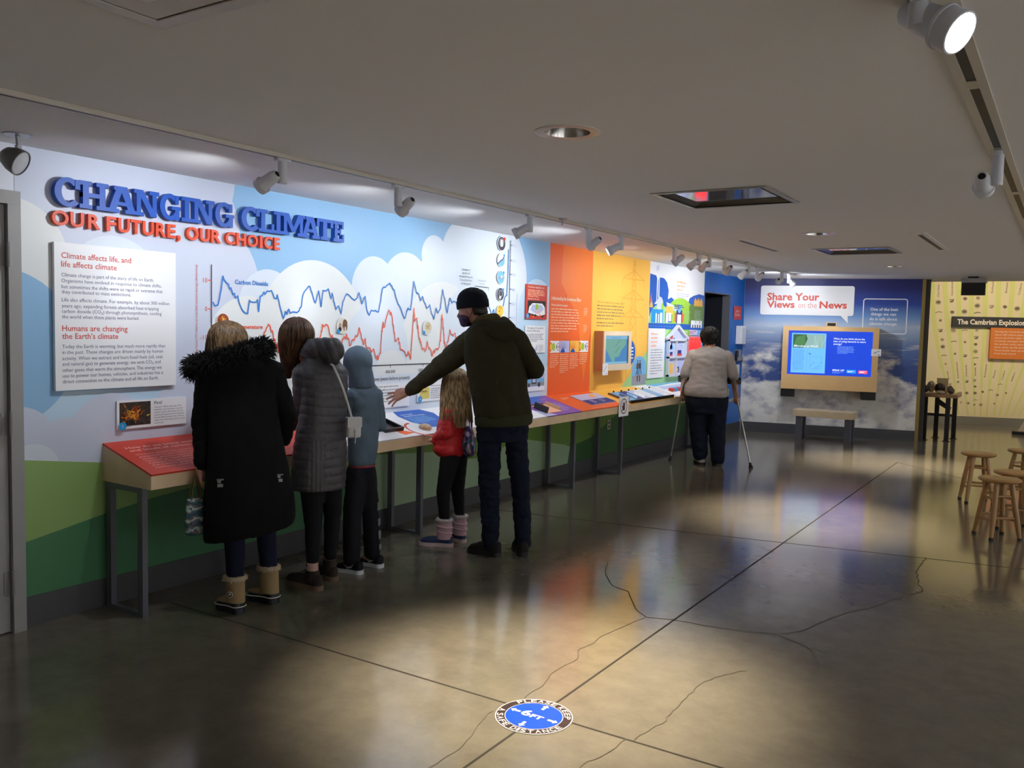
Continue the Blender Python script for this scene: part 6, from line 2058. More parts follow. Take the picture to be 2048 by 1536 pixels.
# ------------------------------------------------------------------ woman in the long black coat
W = person('person with blond hair in a long black coat with furry hood, leftmost', (0.608, 3.24, 0), 0.867)
fdW = (-0.55, 0.83)
hW = (-0.137, 0.05, 1.475)
blob('body', head_parts(hW, fdW, 1.0, 0.35) + [('c', (-0.12, 0.0, 1.30), 0.055, (-0.135, 0.03, 1.40), 0.05),
     ('l', [sec(0.72, -0.17, 0.10, -0.04, 0.75, 0.5), sec(0.9, -0.18, 0.10, -0.03, 0.75, 0.5), sec(1.1, -0.18, 0.09, -0.01, 0.7, 0.4), sec(1.3, -0.20, 0.08, 0, 0.6, 0.4), sec(1.36, -0.14, 0.0, 0, 0.6, 0.4)]),
     ('c', (-0.22, -0.05, 1.27), 0.045, (-0.275, -0.05, 1.04), 0.038), ('c', (-0.275, -0.05, 1.04), 0.036, (-0.275, -0.09, 0.80), 0.026),
     ('c', (0.09, 0.05, 1.27), 0.045, (0.18, 0.04, 1.06), 0.036), ('c', (0.18, 0.04, 1.06), 0.035, (0.175, 0.20, 0.90), 0.026),
     ('c', (-0.09, -0.08, 0.74), 0.070, (-0.095, -0.12, 0.44), 0.046), ('c', (-0.095, -0.12, 0.44), 0.044, (-0.085, -0.145, 0.10), 0.04), ('c', (-0.085, -0.145, 0.09), 0.035, (-0.11, -0.08, 0.05), 0.03),
     ('c', (0.03, 0.0, 0.74), 0.070, (0.07, 0.0, 0.45), 0.046), ('c', (0.07, 0.0, 0.45), 0.044, (0.09, -0.01, 0.13), 0.04), ('c', (0.09, -0.01, 0.10), 0.035, (0.05, 0.03, 0.05), 0.03)]
     + hand_parts((-0.275, -0.09, 0.79), (0.02, 0.0, -1), (-1, -0.2, 0), 1, 0.85, 0.6) + fist_parts((0.175, 0.20, 0.90), (-0.4, 0.6, -0.5), 0.85), SKIN, 0.008, 3, W)
COATB = fabric('black_coat_cloth', (0.006, 0.006, 0.007), 0.9, 0.3, 160, 0.0, 0.15)
coat = blob('coat', [('l', [sec(0.425, -0.252, 0.225, -0.08, 0.62, 0.35, 0.13), sec(0.52, -0.257, 0.232, -0.085, 0.62, 0.35, 0.1), sec(0.66, -0.252, 0.215, -0.085, 0.62, 0.35, 0.05), sec(0.80, -0.238, 0.190, -0.08, 0.62, 0.35), sec(0.92, -0.236, 0.165, -0.06, 0.62, 0.35), sec(1.08, -0.25, 0.135, -0.03, 0.6, 0.35), sec(1.22, -0.262, 0.140, 0, 0.58, 0.35), sec(1.32, -0.245, 0.135, 0, 0.55, 0.35), sec(1.39, -0.18, 0.06, 0.01, 0.6, 0.35)]),
     ('c', (-0.245, -0.02, 1.30), 0.062, (-0.19, 0, 1.33), 0.06), ('c', (0.12, 0.05, 1.315), 0.058, (0.05, 0.02, 1.34), 0.06)], COATB, 0.011, 6, W, wrinkle=(9, 0.010, 0.6))
blob('sleeve', [('c', (-0.232, -0.04, 1.285), 0.068, (-0.262, -0.05, 1.04), 0.060), ('c', (-0.262, -0.05, 1.04), 0.059, (-0.262, -0.085, 0.82), 0.047)], COATB, 0.010, 5, coat, wrinkle=(14, 0.010, 1.2))
blob('sleeve', [('c', (0.112, 0.05, 1.29), 0.062, (0.186, 0.03, 1.07), 0.057), ('c', (0.186, 0.03, 1.07), 0.057, (0.175, 0.18, 0.91), 0.046)], COATB, 0.010, 5, coat, wrinkle=(14, 0.010, 1.2))
blob('hood', [('e', (-0.11, -0.10, 1.345), (0.17, 0.075, 0.075), Matrix.Rotation(-0.14, 3, 'Y')), ('c', (-0.25, -0.05, 1.33), 0.05, (-0.1, -0.1, 1.36), 0.06), ('c', (0.04, -0.05, 1.41), 0.045, (-0.1, -0.1, 1.36), 0.06)], COATB, 0.011, 5, coat, wrinkle=(12, 0.008))
FURB = mat('black_fur', (0.008, 0.008, 0.009), 0.75, spec=0.25)
ft = [((-0.305, 0.02, 1.325), 0.040), ((-0.30, -0.06, 1.345), 0.046), ((-0.23, -0.115, 1.368), 0.042), ((-0.12, -0.13, 1.395), 0.040), ((-0.02, -0.11, 1.425), 0.044), ((0.045, -0.05, 1.445), 0.047), ((0.06, 0.03, 1.44), 0.040)]
fur = MB()
rnd = random.Random(5)
for (a, ra), (b, rb) in zip(ft[:-1], ft[1:]):
    cap_rings(fur, a, ra, b, rb, FURB, 12)
fur_spikes(fur, ft, FURB, 0.055, 0.0030, 2600, rnd, 0.25)
fur.build('fur_trim', coat, 180)
BUCK = mat('silver_buckle', srgb(150, 150, 152), 0.3, metal=0.9)
from mathutils.bvhtree import BVHTree
bv = BVHTree.FromPolygons([v.co.copy() for v in coat.data.vertices], [tuple(q.vertices) for q in coat.data.polygons])
for u, z in ((-0.165, 0.735), (0.142, 0.740)):
    v = bv.ray_cast(Vector((u, -1, z)), Vector((0, 1, 0)))[0].y - 0.004
    b = MB()
    b.box((u - 0.014, v - 0.006, z - 0.022), (u + 0.014, v + 0.004, z - 0.006), BUCK).box((u - 0.014, v - 0.006, z + 0.000), (u + 0.004, v + 0.004, z + 0.012), BUCK).box((u - 0.018, v - 0.004, z + 0.014), (u + 0.018, v + 0.004, z + 0.020), BUCK)
    b.build('buckle', coat)
NAVY = fabric('navy_legging', srgb(16, 20, 44), 0.85, 0.2)
blob('leggings', [('c', (-0.09, -0.07, 0.74), 0.095, (-0.095, -0.12, 0.43), 0.062), ('c', (-0.095, -0.12, 0.43), 0.059, (-0.088, -0.14, 0.14), 0.045),
     ('c', (0.03, 0.0, 0.74), 0.095, (0.07, 0.0, 0.44), 0.062), ('c', (0.07, 0.0, 0.44), 0.059, (0.092, -0.01, 0.16), 0.046)], NAVY, 0.009, 4, W, wrinkle=(16, 0.004))
HB = hair_mat('dark_blond_hair', srgb(62, 46, 32), srgb(138, 108, 74))
blob('hair', [('e', (-0.135, 0.025, 1.490), (0.090, 0.100, 0.092)), ('l', [(-0.135, 0.015, 1.34, 0.085, 0.085, 0), (-0.136, 0.01, 1.40, 0.098, 0.092, 0), (-0.135, 0.015, 1.46, 0.096, 0.094, 0), (-0.135, 0.02, 1.51, 0.088, 0.092, 0)])], HB, 0.009, 4, W) 
hs_ = bpy.context.scene.objects[-1]
strands('hair_lock', [(-0.14, 0.03, 1.586, 0.012, 0.012, 0), (-0.138, 0.03, 1.570, 0.058, 0.06, 0), (-0.137, 0.025, 1.53, 0.093, 0.097, 0), (-0.137, 0.015, 1.47, 0.104, 0.104, 0), (-0.138, 0.005, 1.41, 0.107, 0.102, 0), (-0.138, 0.0, 1.36, 0.094, 0.09, 0)], 240, HB, hs_, 0.0068, jit=0.07, wave=0.16, seed=3, phi=(-PI * 0.95, PI * 0.12))
# boots
TAN = fabric('tan_suede', srgb(156, 132, 96), 0.85, 0.3, 120)
RUBB = mat('navy_black_rubber', srgb(22, 26, 38), 0.35)
FLEECE = mat('cream_fleece', srgb(198, 180, 150), 0.95, noise=(90, 0.15), bump=(150, 0.8))
PIPE = mat('white_welt', srgb(206, 202, 196), 0.5)
def snow_boot(parent, heel, toe, top, logo=False):
    mb = MB()
    sole(mb, heel, toe, 0.050, 0.0, 0.022, RUBB, 0.99)
    upper(mb, heel, toe, 0.050, 0.02, lerp_prof([(0, 0.062), (0.22, 0.062), (0.45, 0.04), (0.8, 0.035), (1, 0.004)]), RUBB)
    r = mb.build('boot', parent, 50)
    mb = MB()
    upper(mb, heel, toe, 0.047, 0.05, lerp_prof([(0, 0.05), (0.35, 0.06), (0.62, 0.032), (0.85, 0.012), (1, 0.0)]), TAN, 0.93)
    shaft(mb, heel, toe, 0.050, 0.06, top - 0.018, TAN, 0.27, (1.2, 0.92), (1.12, 1.0), 0.006)
    mb.build('boot_shaft', r, 60)
    h, d, n, L = foot_frame(heel, toe)
    mb = MB()
    c = h + d * (L * 0.27 + 0.006)
    ring = [c + d * 0.056 * math.cos(2 * PI * j / 26) + n * 0.050 * math.sin(2 * PI * j / 26) + Vector((0, 0, top - 0.014)) for j in range(27)]
    mb.tube(ring, 0.014, FLEECE, 8)
    fur_spikes(mb, [(p, 0.012) for p in ring], FLEECE, 0.014, 0.0022, 260, rnd, 0.2)
    mb.build('fleece_cuff', r, 180)
    A, _ = sole_outline(heel, toe, 0.050, 1.035)
    mb = MB()
    mb.tube([Vector((p.x, p.y, 0.028 + 0.012 * abs(math.cos(PI * i / len(A)))) ) for i, p in enumerate(A + A[:1])], 0.0032, PIPE, 6)
    mb.build('welt', r, 180)
    if logo:
        cam_dir = Vector((-0.45, -1, 0)).normalized()
        lc = c + cam_dir * 0.060 + Vector((0, 0, 0.112))
        M_ = aim_mtx(lc, lc + cam_dir)
        MB().lathe([(0, 0.0), (0.016, 0.0), (0.016, 0.003), (0, 0.003)], PIPE, 22, M_).lathe([(0.0, 0.0035), (0.013, 0.0035), (0.0, 0.0038)], RUBB, 20, M_).lathe([(0.0, 0.0042), (0.007, 0.0042), (0.0, 0.0045)], PIPE, 12, M_ @ Matrix.Translation((0.001, 0.002, 0))).build('round_patch', r)
snow_boot(W, (-0.055, -0.185), (-0.178, -0.015), 0.205, True)
snow_boot(W, (0.135, -0.055), (-0.022, 0.105), 0.215)
# patterned shopping bag hanging from her hand
BAGM, bnt, bb = principled('patterned_bag_cloth')
tcb = bnt.nodes.new('ShaderNodeTexCoord')
wv = bnt.nodes.new('ShaderNodeTexWave')
wv.bands_direction = 'Z'
wv.inputs['Scale'].default_value = 5.2
wv.inputs['Distortion'].default_value = 5.0
wv.inputs['Detail'].default_value = 2.5
wv.inputs['Detail Scale'].default_value = 6
rb = bnt.nodes.new('ShaderNodeValToRGB')
el = rb.color_ramp.elements
el[0].color, el[1].color = (*srgb(44, 84, 92), 1), (*srgb(196, 200, 190), 1)
for pz, cz_ in ((0.3, srgb(70, 120, 130)), (0.5, srgb(180, 60, 76)), (0.62, srgb(38, 60, 70)), (0.8, srgb(120, 170, 170))):
    q = el.new(pz)
    q.color = (*cz_, 1)
bnt.links.new(tcb.outputs['Object'], wv.inputs['Vector'])
bnt.links.new(wv.outputs['Fac'], rb.inputs['Fac'])
bnt.links.new(rb.outputs['Color'], bb.inputs['Base Color'])
bb.inputs['Roughness'].default_value = 0.7
r_, d_ = Vector((math.cos(0.867), math.sin(0.867), 0)), Vector((-math.sin(0.867), math.cos(0.867), 0))
wl_ = Vector((0.608, 3.24, 0)) + r_ * (-0.295) + d_ * (-0.10)
bag = thing('tote_bag', 'small patterned teal and red bag hanging from the black-coated person\u2019s left hand', 'bag', wl_ + Vector((0, 0, 0.43)), 0.867 + 0.5)
bm_ = MB()
bm_.rings([[Vector((sx * math.cos(2 * PI * j / 24) * (1 if abs(math.cos(2 * PI * j / 24)) < .9 else 1), sy * math.sin(2 * PI * j / 24), z)) for j in range(24)] for sx, sy, z in ((0.045, 0.014, 0.0), (0.058, 0.022, 0.01), (0.060, 0.026, 0.08), (0.056, 0.024, 0.15), (0.048, 0.016, 0.20))], BAGM)
bm_.build('bag_body', bag, 60)
for s_ in (-1, 1):
    MB().tube([(-0.03, s_ * 0.014, 0.195), (-0.018, s_ * 0.012, 0.27), (0.0, s_ * 0.008, 0.322), (0.014, s_ * 0.012, 0.27), (0.026, s_ * 0.014, 0.195)], 0.0045, mat('olive_strap', srgb(96, 84, 44), 0.7), 8).build('handle', bag, 60)

# ------------------------------------------------------------------ girl in the grey quilted coat
G = person('person with long straight brown hair in a grey quilted hooded coat', (0.634, 3.739, 0), 0.792)
hG = (-0.150, 0.085, 1.510)
fdG = (-0.7, 0.71)
blob('body', head_parts(hG, fdG, 0.98, 0.5) + [('c', (-0.05, 0.02, 1.33), 0.05, (-0.125, 0.06, 1.43), 0.045),
     ('l', [sec(0.68, -0.10, 0.09, -0.02, 0.7, 0.6), sec(0.85, -0.12, 0.11, -0.02, 0.75, 0.6), sec(1.05, -0.11, 0.10, -0.01, 0.7, 0.6), sec(1.25, -0.12, 0.11, 0.0, 0.6, 0.6), sec(1.35, -0.08, 0.04, 0.01, 0.6, 0.6)]),
     ('c', (-0.11, -0.05, 1.26), 0.04, (-0.112, -0.01, 1.03), 0.033), ('c', (-0.112, -0.01, 1.03), 0.032, (-0.20, 0.16, 0.95), 0.023),
     ('c', (0.09, 0.08, 1.25), 0.04, (0.10, 0.18, 1.04), 0.033), ('c', (0.10, 0.18, 1.04), 0.032, (-0.02, 0.34, 0.98), 0.023),
     ('c', (-0.06, -0.05, 0.68), 0.062, (-0.045, -0.07, 0.40), 0.042), ('c', (-0.045, -0.07, 0.40), 0.040, (-0.045, -0.118, 0.10), 0.028), ('c', (-0.05, -0.115, 0.09), 0.024, (-0.10, -0.06, 0.055), 0.022),
     ('c', (0.05, 0.0, 0.68), 0.062, (0.073, 0.03, 0.42), 0.042), ('c', (0.073, 0.03, 0.42), 0.040, (0.058, 0.05, 0.12), 0.028), ('c', (0.057, 0.055, 0.09), 0.024, (0.01, 0.105, 0.055), 0.022)]
     + hand_parts((-0.20, 0.16, 0.95), (-0.6, 0.75, -0.2), (0, 0.1, 1), 1, 0.82, 0.35) + hand_parts((-0.02, 0.34, 0.98), (-0.7, 0.6, -0.2), (0, 0.1, 1), -1, 0.82, 0.35), SKIN, 0.008, 3, G)
QUILT = mat('grey_quilted_nylon', srgb(68, 67, 72), 0.45, spec=0.35, noise=(12, 0.06), bump=(60, 0.25))
def quilt_z(period, amp, off=0.0):
    def f(c, n):
        s = abs(math.sin(PI * (c.z + 0.10 * c.x * (1 if c.z > 1 else 0) + off) / period))
        return amp * (s ** 0.36 - 0.78) * (1 - min(1, abs(n.z)) ** 3)
    return f
def quilt_body(c, n):
    if c.z < 0.90 and -0.06 < c.x < 0.02 and c.y < 0.05:      # upright stitching on the lower back panel
        return 0.004 * (abs(math.sin(PI * (c.x + 0.06) / 0.026)) ** 0.5 - 0.7)
    return quilt_z(0.052, 0.0065)(c, n)
jk = blob('jacket', [('l', [sec(0.588, -0.165, 0.140, -0.02, 0.72, 0.65, -0.02), sec(0.66, -0.172, 0.148, -0.02, 0.72, 0.65), sec(0.785, -0.165, 0.151, -0.02, 0.72, 0.65), sec(0.92, -0.148, 0.146, -0.02, 0.7, 0.65), sec(1.07, -0.125, 0.148, -0.02, 0.68, 0.65), sec(1.22, -0.125, 0.154, -0.01, 0.64, 0.65), sec(1.31, -0.135, 0.143, 0.0, 0.62, 0.65), sec(1.38, -0.10, 0.085, 0.01, 0.62, 0.65)])], QUILT, 0.0062, 8, G, disp=quilt_body, wrinkle=(18, 0.003))
blob('sleeve', [('c', (-0.108, -0.05, 1.285), 0.066, (-0.113, -0.01, 1.04), 0.056), ('c', (-0.113, -0.01, 1.04), 0.055, (-0.185, 0.13, 0.955), 0.042)], QUILT, 0.0085, 5, jk, disp=quilt_z(0.058, 0.007, 0.02), wrinkle=(18, 0.003))
blob('sleeve', [('c', (0.095, 0.08, 1.275), 0.064, (0.105, 0.18, 1.05), 0.055), ('c', (0.105, 0.18, 1.05), 0.054, (0.0, 0.31, 0.985), 0.042)], QUILT, 0.0085, 5, jk, disp=quilt_z(0.058, 0.007), wrinkle=(18, 0.003))
blob('hood', [('e', (0.055, -0.075, 1.425), (0.078, 0.075, 0.082), Matrix.Rotation(0.35, 3, 'Y')), ('e', (-0.03, -0.045, 1.435), (0.085, 0.07, 0.066), Matrix.Rotation(0.1, 3, 'Y')), ('e', (0.012, -0.065, 1.445), (0.06, 0.07, 0.062)), ('e', (-0.075, -0.01, 1.405), (0.06, 0.06, 0.045)), ('e', (0.0, -0.02, 1.37), (0.11, 0.07, 0.05))], QUILT, 0.0085, 4, jk, disp=lambda c, n: 0.007 * (abs(math.sin(PI * (c.x * 0.9 + c.z * 0.4) / 0.050)) ** 0.5 - 0.7), wrinkle=(16, 0.005))
BLK = fabric('black_trousers', (0.008, 0.008, 0.010), 0.9, 0.2)
blob('leggings', [('c', (-0.055, -0.05, 0.68), 0.080, (-0.043, -0.07, 0.40), 0.056), ('c', (-0.043, -0.07, 0.40), 0.053, (-0.045, -0.11, 0.135), 0.037),
     ('c', (0.055, 0.0, 0.68), 0.080, (0.073, 0.03, 0.42), 0.055), ('c', (0.073, 0.03, 0.42), 0.052, (0.060, 0.045, 0.160), 0.040)], BLK, 0.009, 4, G, wrinkle=(18, 0.004))
HBR = hair_mat('brown_hair', srgb(48, 32, 22), srgb(98, 68, 46))
hb = blob('hair', [('e', (-0.150, 0.07, 1.522), (0.090, 0.105, 0.100), Matrix.Rotation(0.3, 3, 'X')), ('l', [(-0.198, 0.105, 1.245, 0.018, 0.03, 0), (-0.197, 0.10, 1.32, 0.034, 0.045, 0), (-0.185, 0.085, 1.40, 0.058, 0.07, 0), (-0.165, 0.07, 1.47, 0.082, 0.092, 0), (-0.152, 0.07, 1.53, 0.086, 0.098, 0)])], HBR, 0.0085, 4, G)
strands('hair_lock', [(-0.150, 0.07, 1.618, 0.012, 0.012, 0), (-0.150, 0.065, 1.602, 0.055, 0.06, 0), (-0.150, 0.06, 1.56, 0.090, 0.100, 0), (-0.152, 0.06, 1.50, 0.100, 0.106, 0), (-0.165, 0.065, 1.44, 0.086, 0.09, 0), (-0.183, 0.08, 1.37, 0.060, 0.07, 0), (-0.194, 0.09, 1.30, 0.040, 0.05, 0), (-0.199, 0.10, 1.24, 0.026, 0.035, 0)], 170, HBR, hb, 0.0062, jit=0.07, wave=0.04, seed=9, end=(0.75, 1.0))
BROWN_B = fabric('dark_brown_leather', srgb(52, 44, 38), 0.7, 0.3, 90)
TANSOLE = mat('gum_sole', srgb(110, 88, 70), 0.6)
PINKSOCK = fabric('pale_pink_sock', srgb(196, 158, 148), 0.9, 0.3)
def ankle_boot(parent, heel, toe, w, top, sock=None):
    mb = MB()
    sole(mb, heel, toe, w * 1.02, 0.0, 0.030, TANSOLE, 1.01)
    so = None
    up = MB()
    upper(up, heel, toe, w, 0.03, lerp_prof([(0, 0.06), (0.38, 0.065), (0.62, 0.045), (0.88, 0.036), (1, 0.004)]), BROWN_B)
    shaft(up, heel, toe, w, 0.05, top, BROWN_B, 0.27, (1.22, 0.92), (1.02, 0.85))
    r = up.build('boot', parent, 60)
    mb.build('sole', r, 50)
    h, d, n, L = foot_frame(heel, toe)
    lc = MB()
    for k in range(5):
        c = h + d * L * (0.46 + 0.06 * k) + Vector((0, 0, 0.105 - 0.011 * k))
        lc.tube([c - n * w * 0.4, c + Vector((0, 0, 0.006)), c + n * w * 0.4], 0.003, M_BLACK, 6)
    lc.build('laces', r, 180)
    if sock:
        sk = MB()
        shaft(sk, heel, toe, w, top - 0.02, top + 0.045, sock, 0.27, (0.86, 0.74), (0.82, 0.72))
        sk.build('sock', r, 60)
ankle_boot(G, (0.010, -0.175), (-0.195, 0.035), 0.044, 0.115, PINKSOCK)
ankle_boot(G, (0.100, 0.005), (-0.06, 0.19), 0.042, 0.130, PINKSOCK)
# white crossbody purse
PURSE = mat('white_leather', srgb(206, 206, 210), 0.4)
rG, dG = Vector((math.cos(0.792), math.sin(0.792), 0)), Vector((-math.sin(0.792), math.cos(0.792), 0))
pw = Vector((0.634, 3.739, 0)) + rG * 0.190 + dG * (-0.085)
purse = thing('purse', 'small white crossbody purse hanging on the grey quilted coat', 'bag', pw + Vector((0, 0, 0.905)), 0.792 + 0.25)
MB().box((-0.044, -0.022, 0), (0.044, 0.022, 0.115), PURSE, bev=0.018).build('purse_body', purse, 60)
MB().box((-0.045, -0.026, 0.065), (0.045, -0.0225, 0.122), PURSE, bev=0.0015).box((-0.046, -0.026, 0.1205), (0.046, 0.024, 0.124), PURSE).build('flap', purse)
MB().tube([(0.002, -0.028, 0.055), (0.004, -0.029, 0.0), (0.0, -0.028, -0.03)], 0.0035, PURSE, 6).build('tassel', purse, 60)
st = MB()
pts = [(-0.01, 0.005, 0.12), (-0.035, 0.0, 0.20), (-0.072, -0.015, 0.30), (-0.105, -0.015, 0.38), (-0.128, 0.0, 0.435), (-0.15, 0.05, 0.46)]
st.tube(pts, 0.0065, PURSE, 6, flat=0.35, up=(1, 0, 0))
st.build('strap', purse, 60)

# ------------------------------------------------------------------ child in the blue hoodie
K = person('child in a slate blue sweatshirt with the hood up', (0.614, 4.138, 0), 0.744)
hK = (-0.045, 0.035, 1.335)
fdK = (-0.72, 0.69)
blob('body', head_parts(hK, fdK, 0.92, 0.45) + [('c', (-0.01, 0.0, 1.17), 0.045, (-0.035, 0.02, 1.27), 0.042),
     ('l', [sec(0.64, -0.07, 0.05, -0.02, 0.7, 0.6), sec(0.8, -0.08, 0.075, -0.02, 0.75, 0.6), sec(1.0, -0.085, 0.08, -0.01, 0.7, 0.6), sec(1.14, -0.09, 0.08, 0.0, 0.6, 0.6), sec(1.20, -0.05, 0.03, 0.0, 0.6, 0.6)]),
     ('c', (-0.075, -0.05, 1.12), 0.036, (-0.10, -0.01, 0.92), 0.030), ('c', (-0.10, -0.01, 0.92), 0.029, (-0.16, 0.15, 0.90), 0.021),
     ('c', (0.065, 0.05, 1.12), 0.036, (0.10, 0.06, 0.92), 0.030), ('c', (0.10, 0.06, 0.92), 0.029, (0.045, 0.22, 0.91), 0.021),
     ('c', (-0.045, -0.04, 0.63), 0.055, (-0.065, -0.07, 0.36), 0.040), ('c', (-0.065, -0.07, 0.36), 0.039, (-0.06, -0.10, 0.09), 0.03), ('c', (-0.06, -0.10, 0.08), 0.028, (-0.12, -0.05, 0.045), 0.026),
     ('c', (0.03, 0.0, 0.63), 0.052, (0.05, 0.0, 0.36), 0.040), ('c', (0.05, 0.0, 0.36), 0.039, (0.065, 0.01, 0.09), 0.03), ('c', (0.065, 0.01, 0.08), 0.028, (0.02, 0.06, 0.045), 0.026)]
     + hand_parts((-0.16, 0.15, 0.90), (-0.6, 0.75, -0.1), (0, 0.1, 1), 1, 0.75, 0.3) + hand_parts((0.045, 0.22, 0.91), (-0.6, 0.75, -0.1), (0, 0.1, 1), -1, 0.75, 0.3), SKIN, 0.008, 3, K)
HOOD = fabric('slate_blue_fleece', srgb(88, 104, 120), 0.95, 0.08, 260)
hd = blob('hoodie', [('l', [sec(0.680, -0.090, 0.068, -0.02, 0.8, 0.55), sec(0.74, -0.098, 0.084, -0.02, 0.8, 0.55), sec(0.85, -0.098, 0.092, -0.01, 0.78, 0.55), sec(1.0, -0.104, 0.098, 0, 0.74, 0.55), sec(1.12, -0.108, 0.098, 0, 0.7, 0.55), sec(1.18, -0.092, 0.082, 0, 0.68, 0.55), sec(1.22, -0.06, 0.05, 0.0, 0.7, 0.55)])], HOOD, 0.009, 6, K, wrinkle=(13, 0.008, 0.7))
blob('sleeve', [('c', (0.070, 0.03, 1.13), 0.050, (0.100, 0.05, 0.93), 0.046), ('c', (0.100, 0.05, 0.93), 0.045, (0.055, 0.19, 0.91), 0.034)], HOOD, 0.009, 5, hd, wrinkle=(18, 0.007))
blob('sleeve', [('c', (-0.075, -0.05, 1.13), 0.048, (-0.10, -0.01, 0.93), 0.044), ('c', (-0.10, -0.01, 0.93), 0.043, (-0.145, 0.12, 0.91), 0.034)], HOOD, 0.009, 5, hd, wrinkle=(18, 0.007))
blob('hood', [('e', (-0.045, 0.015, 1.345), (0.086, 0.108, 0.106), rot_to(fdK, 0.4)), ('l', [(-0.015, 0.0, 1.175, 0.085, 0.075, 0.5, 0), (-0.02, 0.0, 1.22, 0.080, 0.078, 0.5, 0), (-0.03, 0.005, 1.28, 0.078, 0.085, 0.5, 0), (-0.042, 0.012, 1.34, 0.080, 0.095, 0.5, 0)])], HOOD, 0.009, 5, hd, wrinkle=(11, 0.008, 0.5))
hm = MB()
hm.rings([sec_ring(sec(z, -0.092 * g, 0.070 * g, -0.02, 0.8, 0.55)) for z, g in ((0.672, 1.02), (0.684, 1.03))], mat('red_trim', srgb(150, 44, 60), 0.7), cap=False)
hm.build('hem_stripe', hd, 180)
tsh = MB()
tsh.rings([sec_ring(sec(z, -0.088, 0.068, -0.02, 0.8, 0.55)) for z in (0.635, 0.65, 0.674)], NAVY, cap=True)
tsh.build('shirt_tail', K, 180)
TRK = fabric('black_track_cloth', (0.006, 0.007, 0.011), 0.8, 0.15)
trk = blob('track_trousers', [('c', (-0.040, -0.035, 0.64), 0.068, (-0.068, -0.07, 0.36), 0.062), ('c', (-0.068, -0.07, 0.36), 0.061, (-0.068, -0.10, 0.085), 0.055), ('c', (0.018, -0.01, 0.64), 0.064, (0.048, 0.0, 0.36), 0.057), ('c', (0.048, 0.0, 0.36), 0.056, (0.062, 0.01, 0.10), 0.055)], TRK, 0.009, 4, K, wrinkle=(14, 0.008, 0.7))
for z0, z1 in ((0.39, 0.44), (0.29, 0.33), (0.20, 0.25), (0.13, 0.16)):
    q = MB()
    ring = []
    for a in (-0.75, -0.45, -0.15, 0.15):
        for z in (z0 + 0.012 * a, z1):
            w_ = 0.0605 + 0.002
            cxx = 0.048 + (0.36 - z) / 0.26 * 0.014 if z < 0.36 else 0.046
            ring.append(Vector((cxx + w_ * math.cos(a), 0.004 + w_ * math.sin(a), z)))
    q.add(ring, [(0, 2, 3, 1), (2, 4, 5, 3), (4, 6, 7, 5)], mat('silver_leg_print', srgb(120, 124, 130), 0.5))
    q.build('leg_stripe', trk, 180)
WSOLE = mat('white_foam_sole', srgb(196, 200, 206), 0.5)
SNK = fabric('black_knit_shoe', srgb(18, 19, 24), 0.7, 0.2)
def sneaker(parent, heel, toe, w, upper_m, sole_m, tick=None, h0=0.055, bottom=0.026):
    up = MB()
    upper(up, heel, toe, w, bottom - 0.002, lerp_prof([(0, h0), (0.3, h0 * 1.1), (0.55, h0 * 0.85), (0.85, h0 * 0.5), (1, 0.005)]), upper_m)
    r = up.build('shoe', parent, 60)
    s = MB()
    sole(s, heel, toe, w * 1.03, 0.0, bottom, sole_m, 1.02, 1.0)
    s.build('sole', r, 50)
    h, d, n, L = foot_frame(heel, toe)
    lc = MB()
    for k in range(4):
        c = h + d * L * (0.46 + 0.06 * k) + Vector((0, 0, bottom + h0 * (0.98 - 0.12 * k)))
        lc.tube([c - n * w * 0.4, c + Vector((0, 0, 0.005)), c + n * w * 0.4], 0.003, M_BLACK, 6)
    lc.build('laces', r, 180)
    if tick:
        tk_ = MB()
        for side in (1, -1):
            P_ = lambda x, z: h + d * L * x + n * side * (w * 0.93 - max(0, z - 0.03) * 0.28) + Vector((0, 0, z))
            A_ = [P_(0.20, 0.070), P_(0.30, 0.052), P_(0.42, 0.045), P_(0.62, 0.060)]
            B_ = [P_(0.20, 0.070), P_(0.27, 0.042), P_(0.42, 0.034), P_(0.62, 0.0595)]
            off = n * side * 0.006
            for i in range(3):
                tk_.add([A_[i] + off, A_[i + 1] + off, B_[i + 1] + off, B_[i] + off], [(0, 1, 2, 3), (3, 2, 1, 0)], tick)
        tk_.build('side_emblem', r)
    return r
sneaker(K, (0.000, -0.155), (-0.165, -0.030), 0.042, SNK, WSOLE, PIPE)
sneaker(K, (0.130, -0.020), (-0.015, 0.105), 0.042, SNK, WSOLE, PIPE)

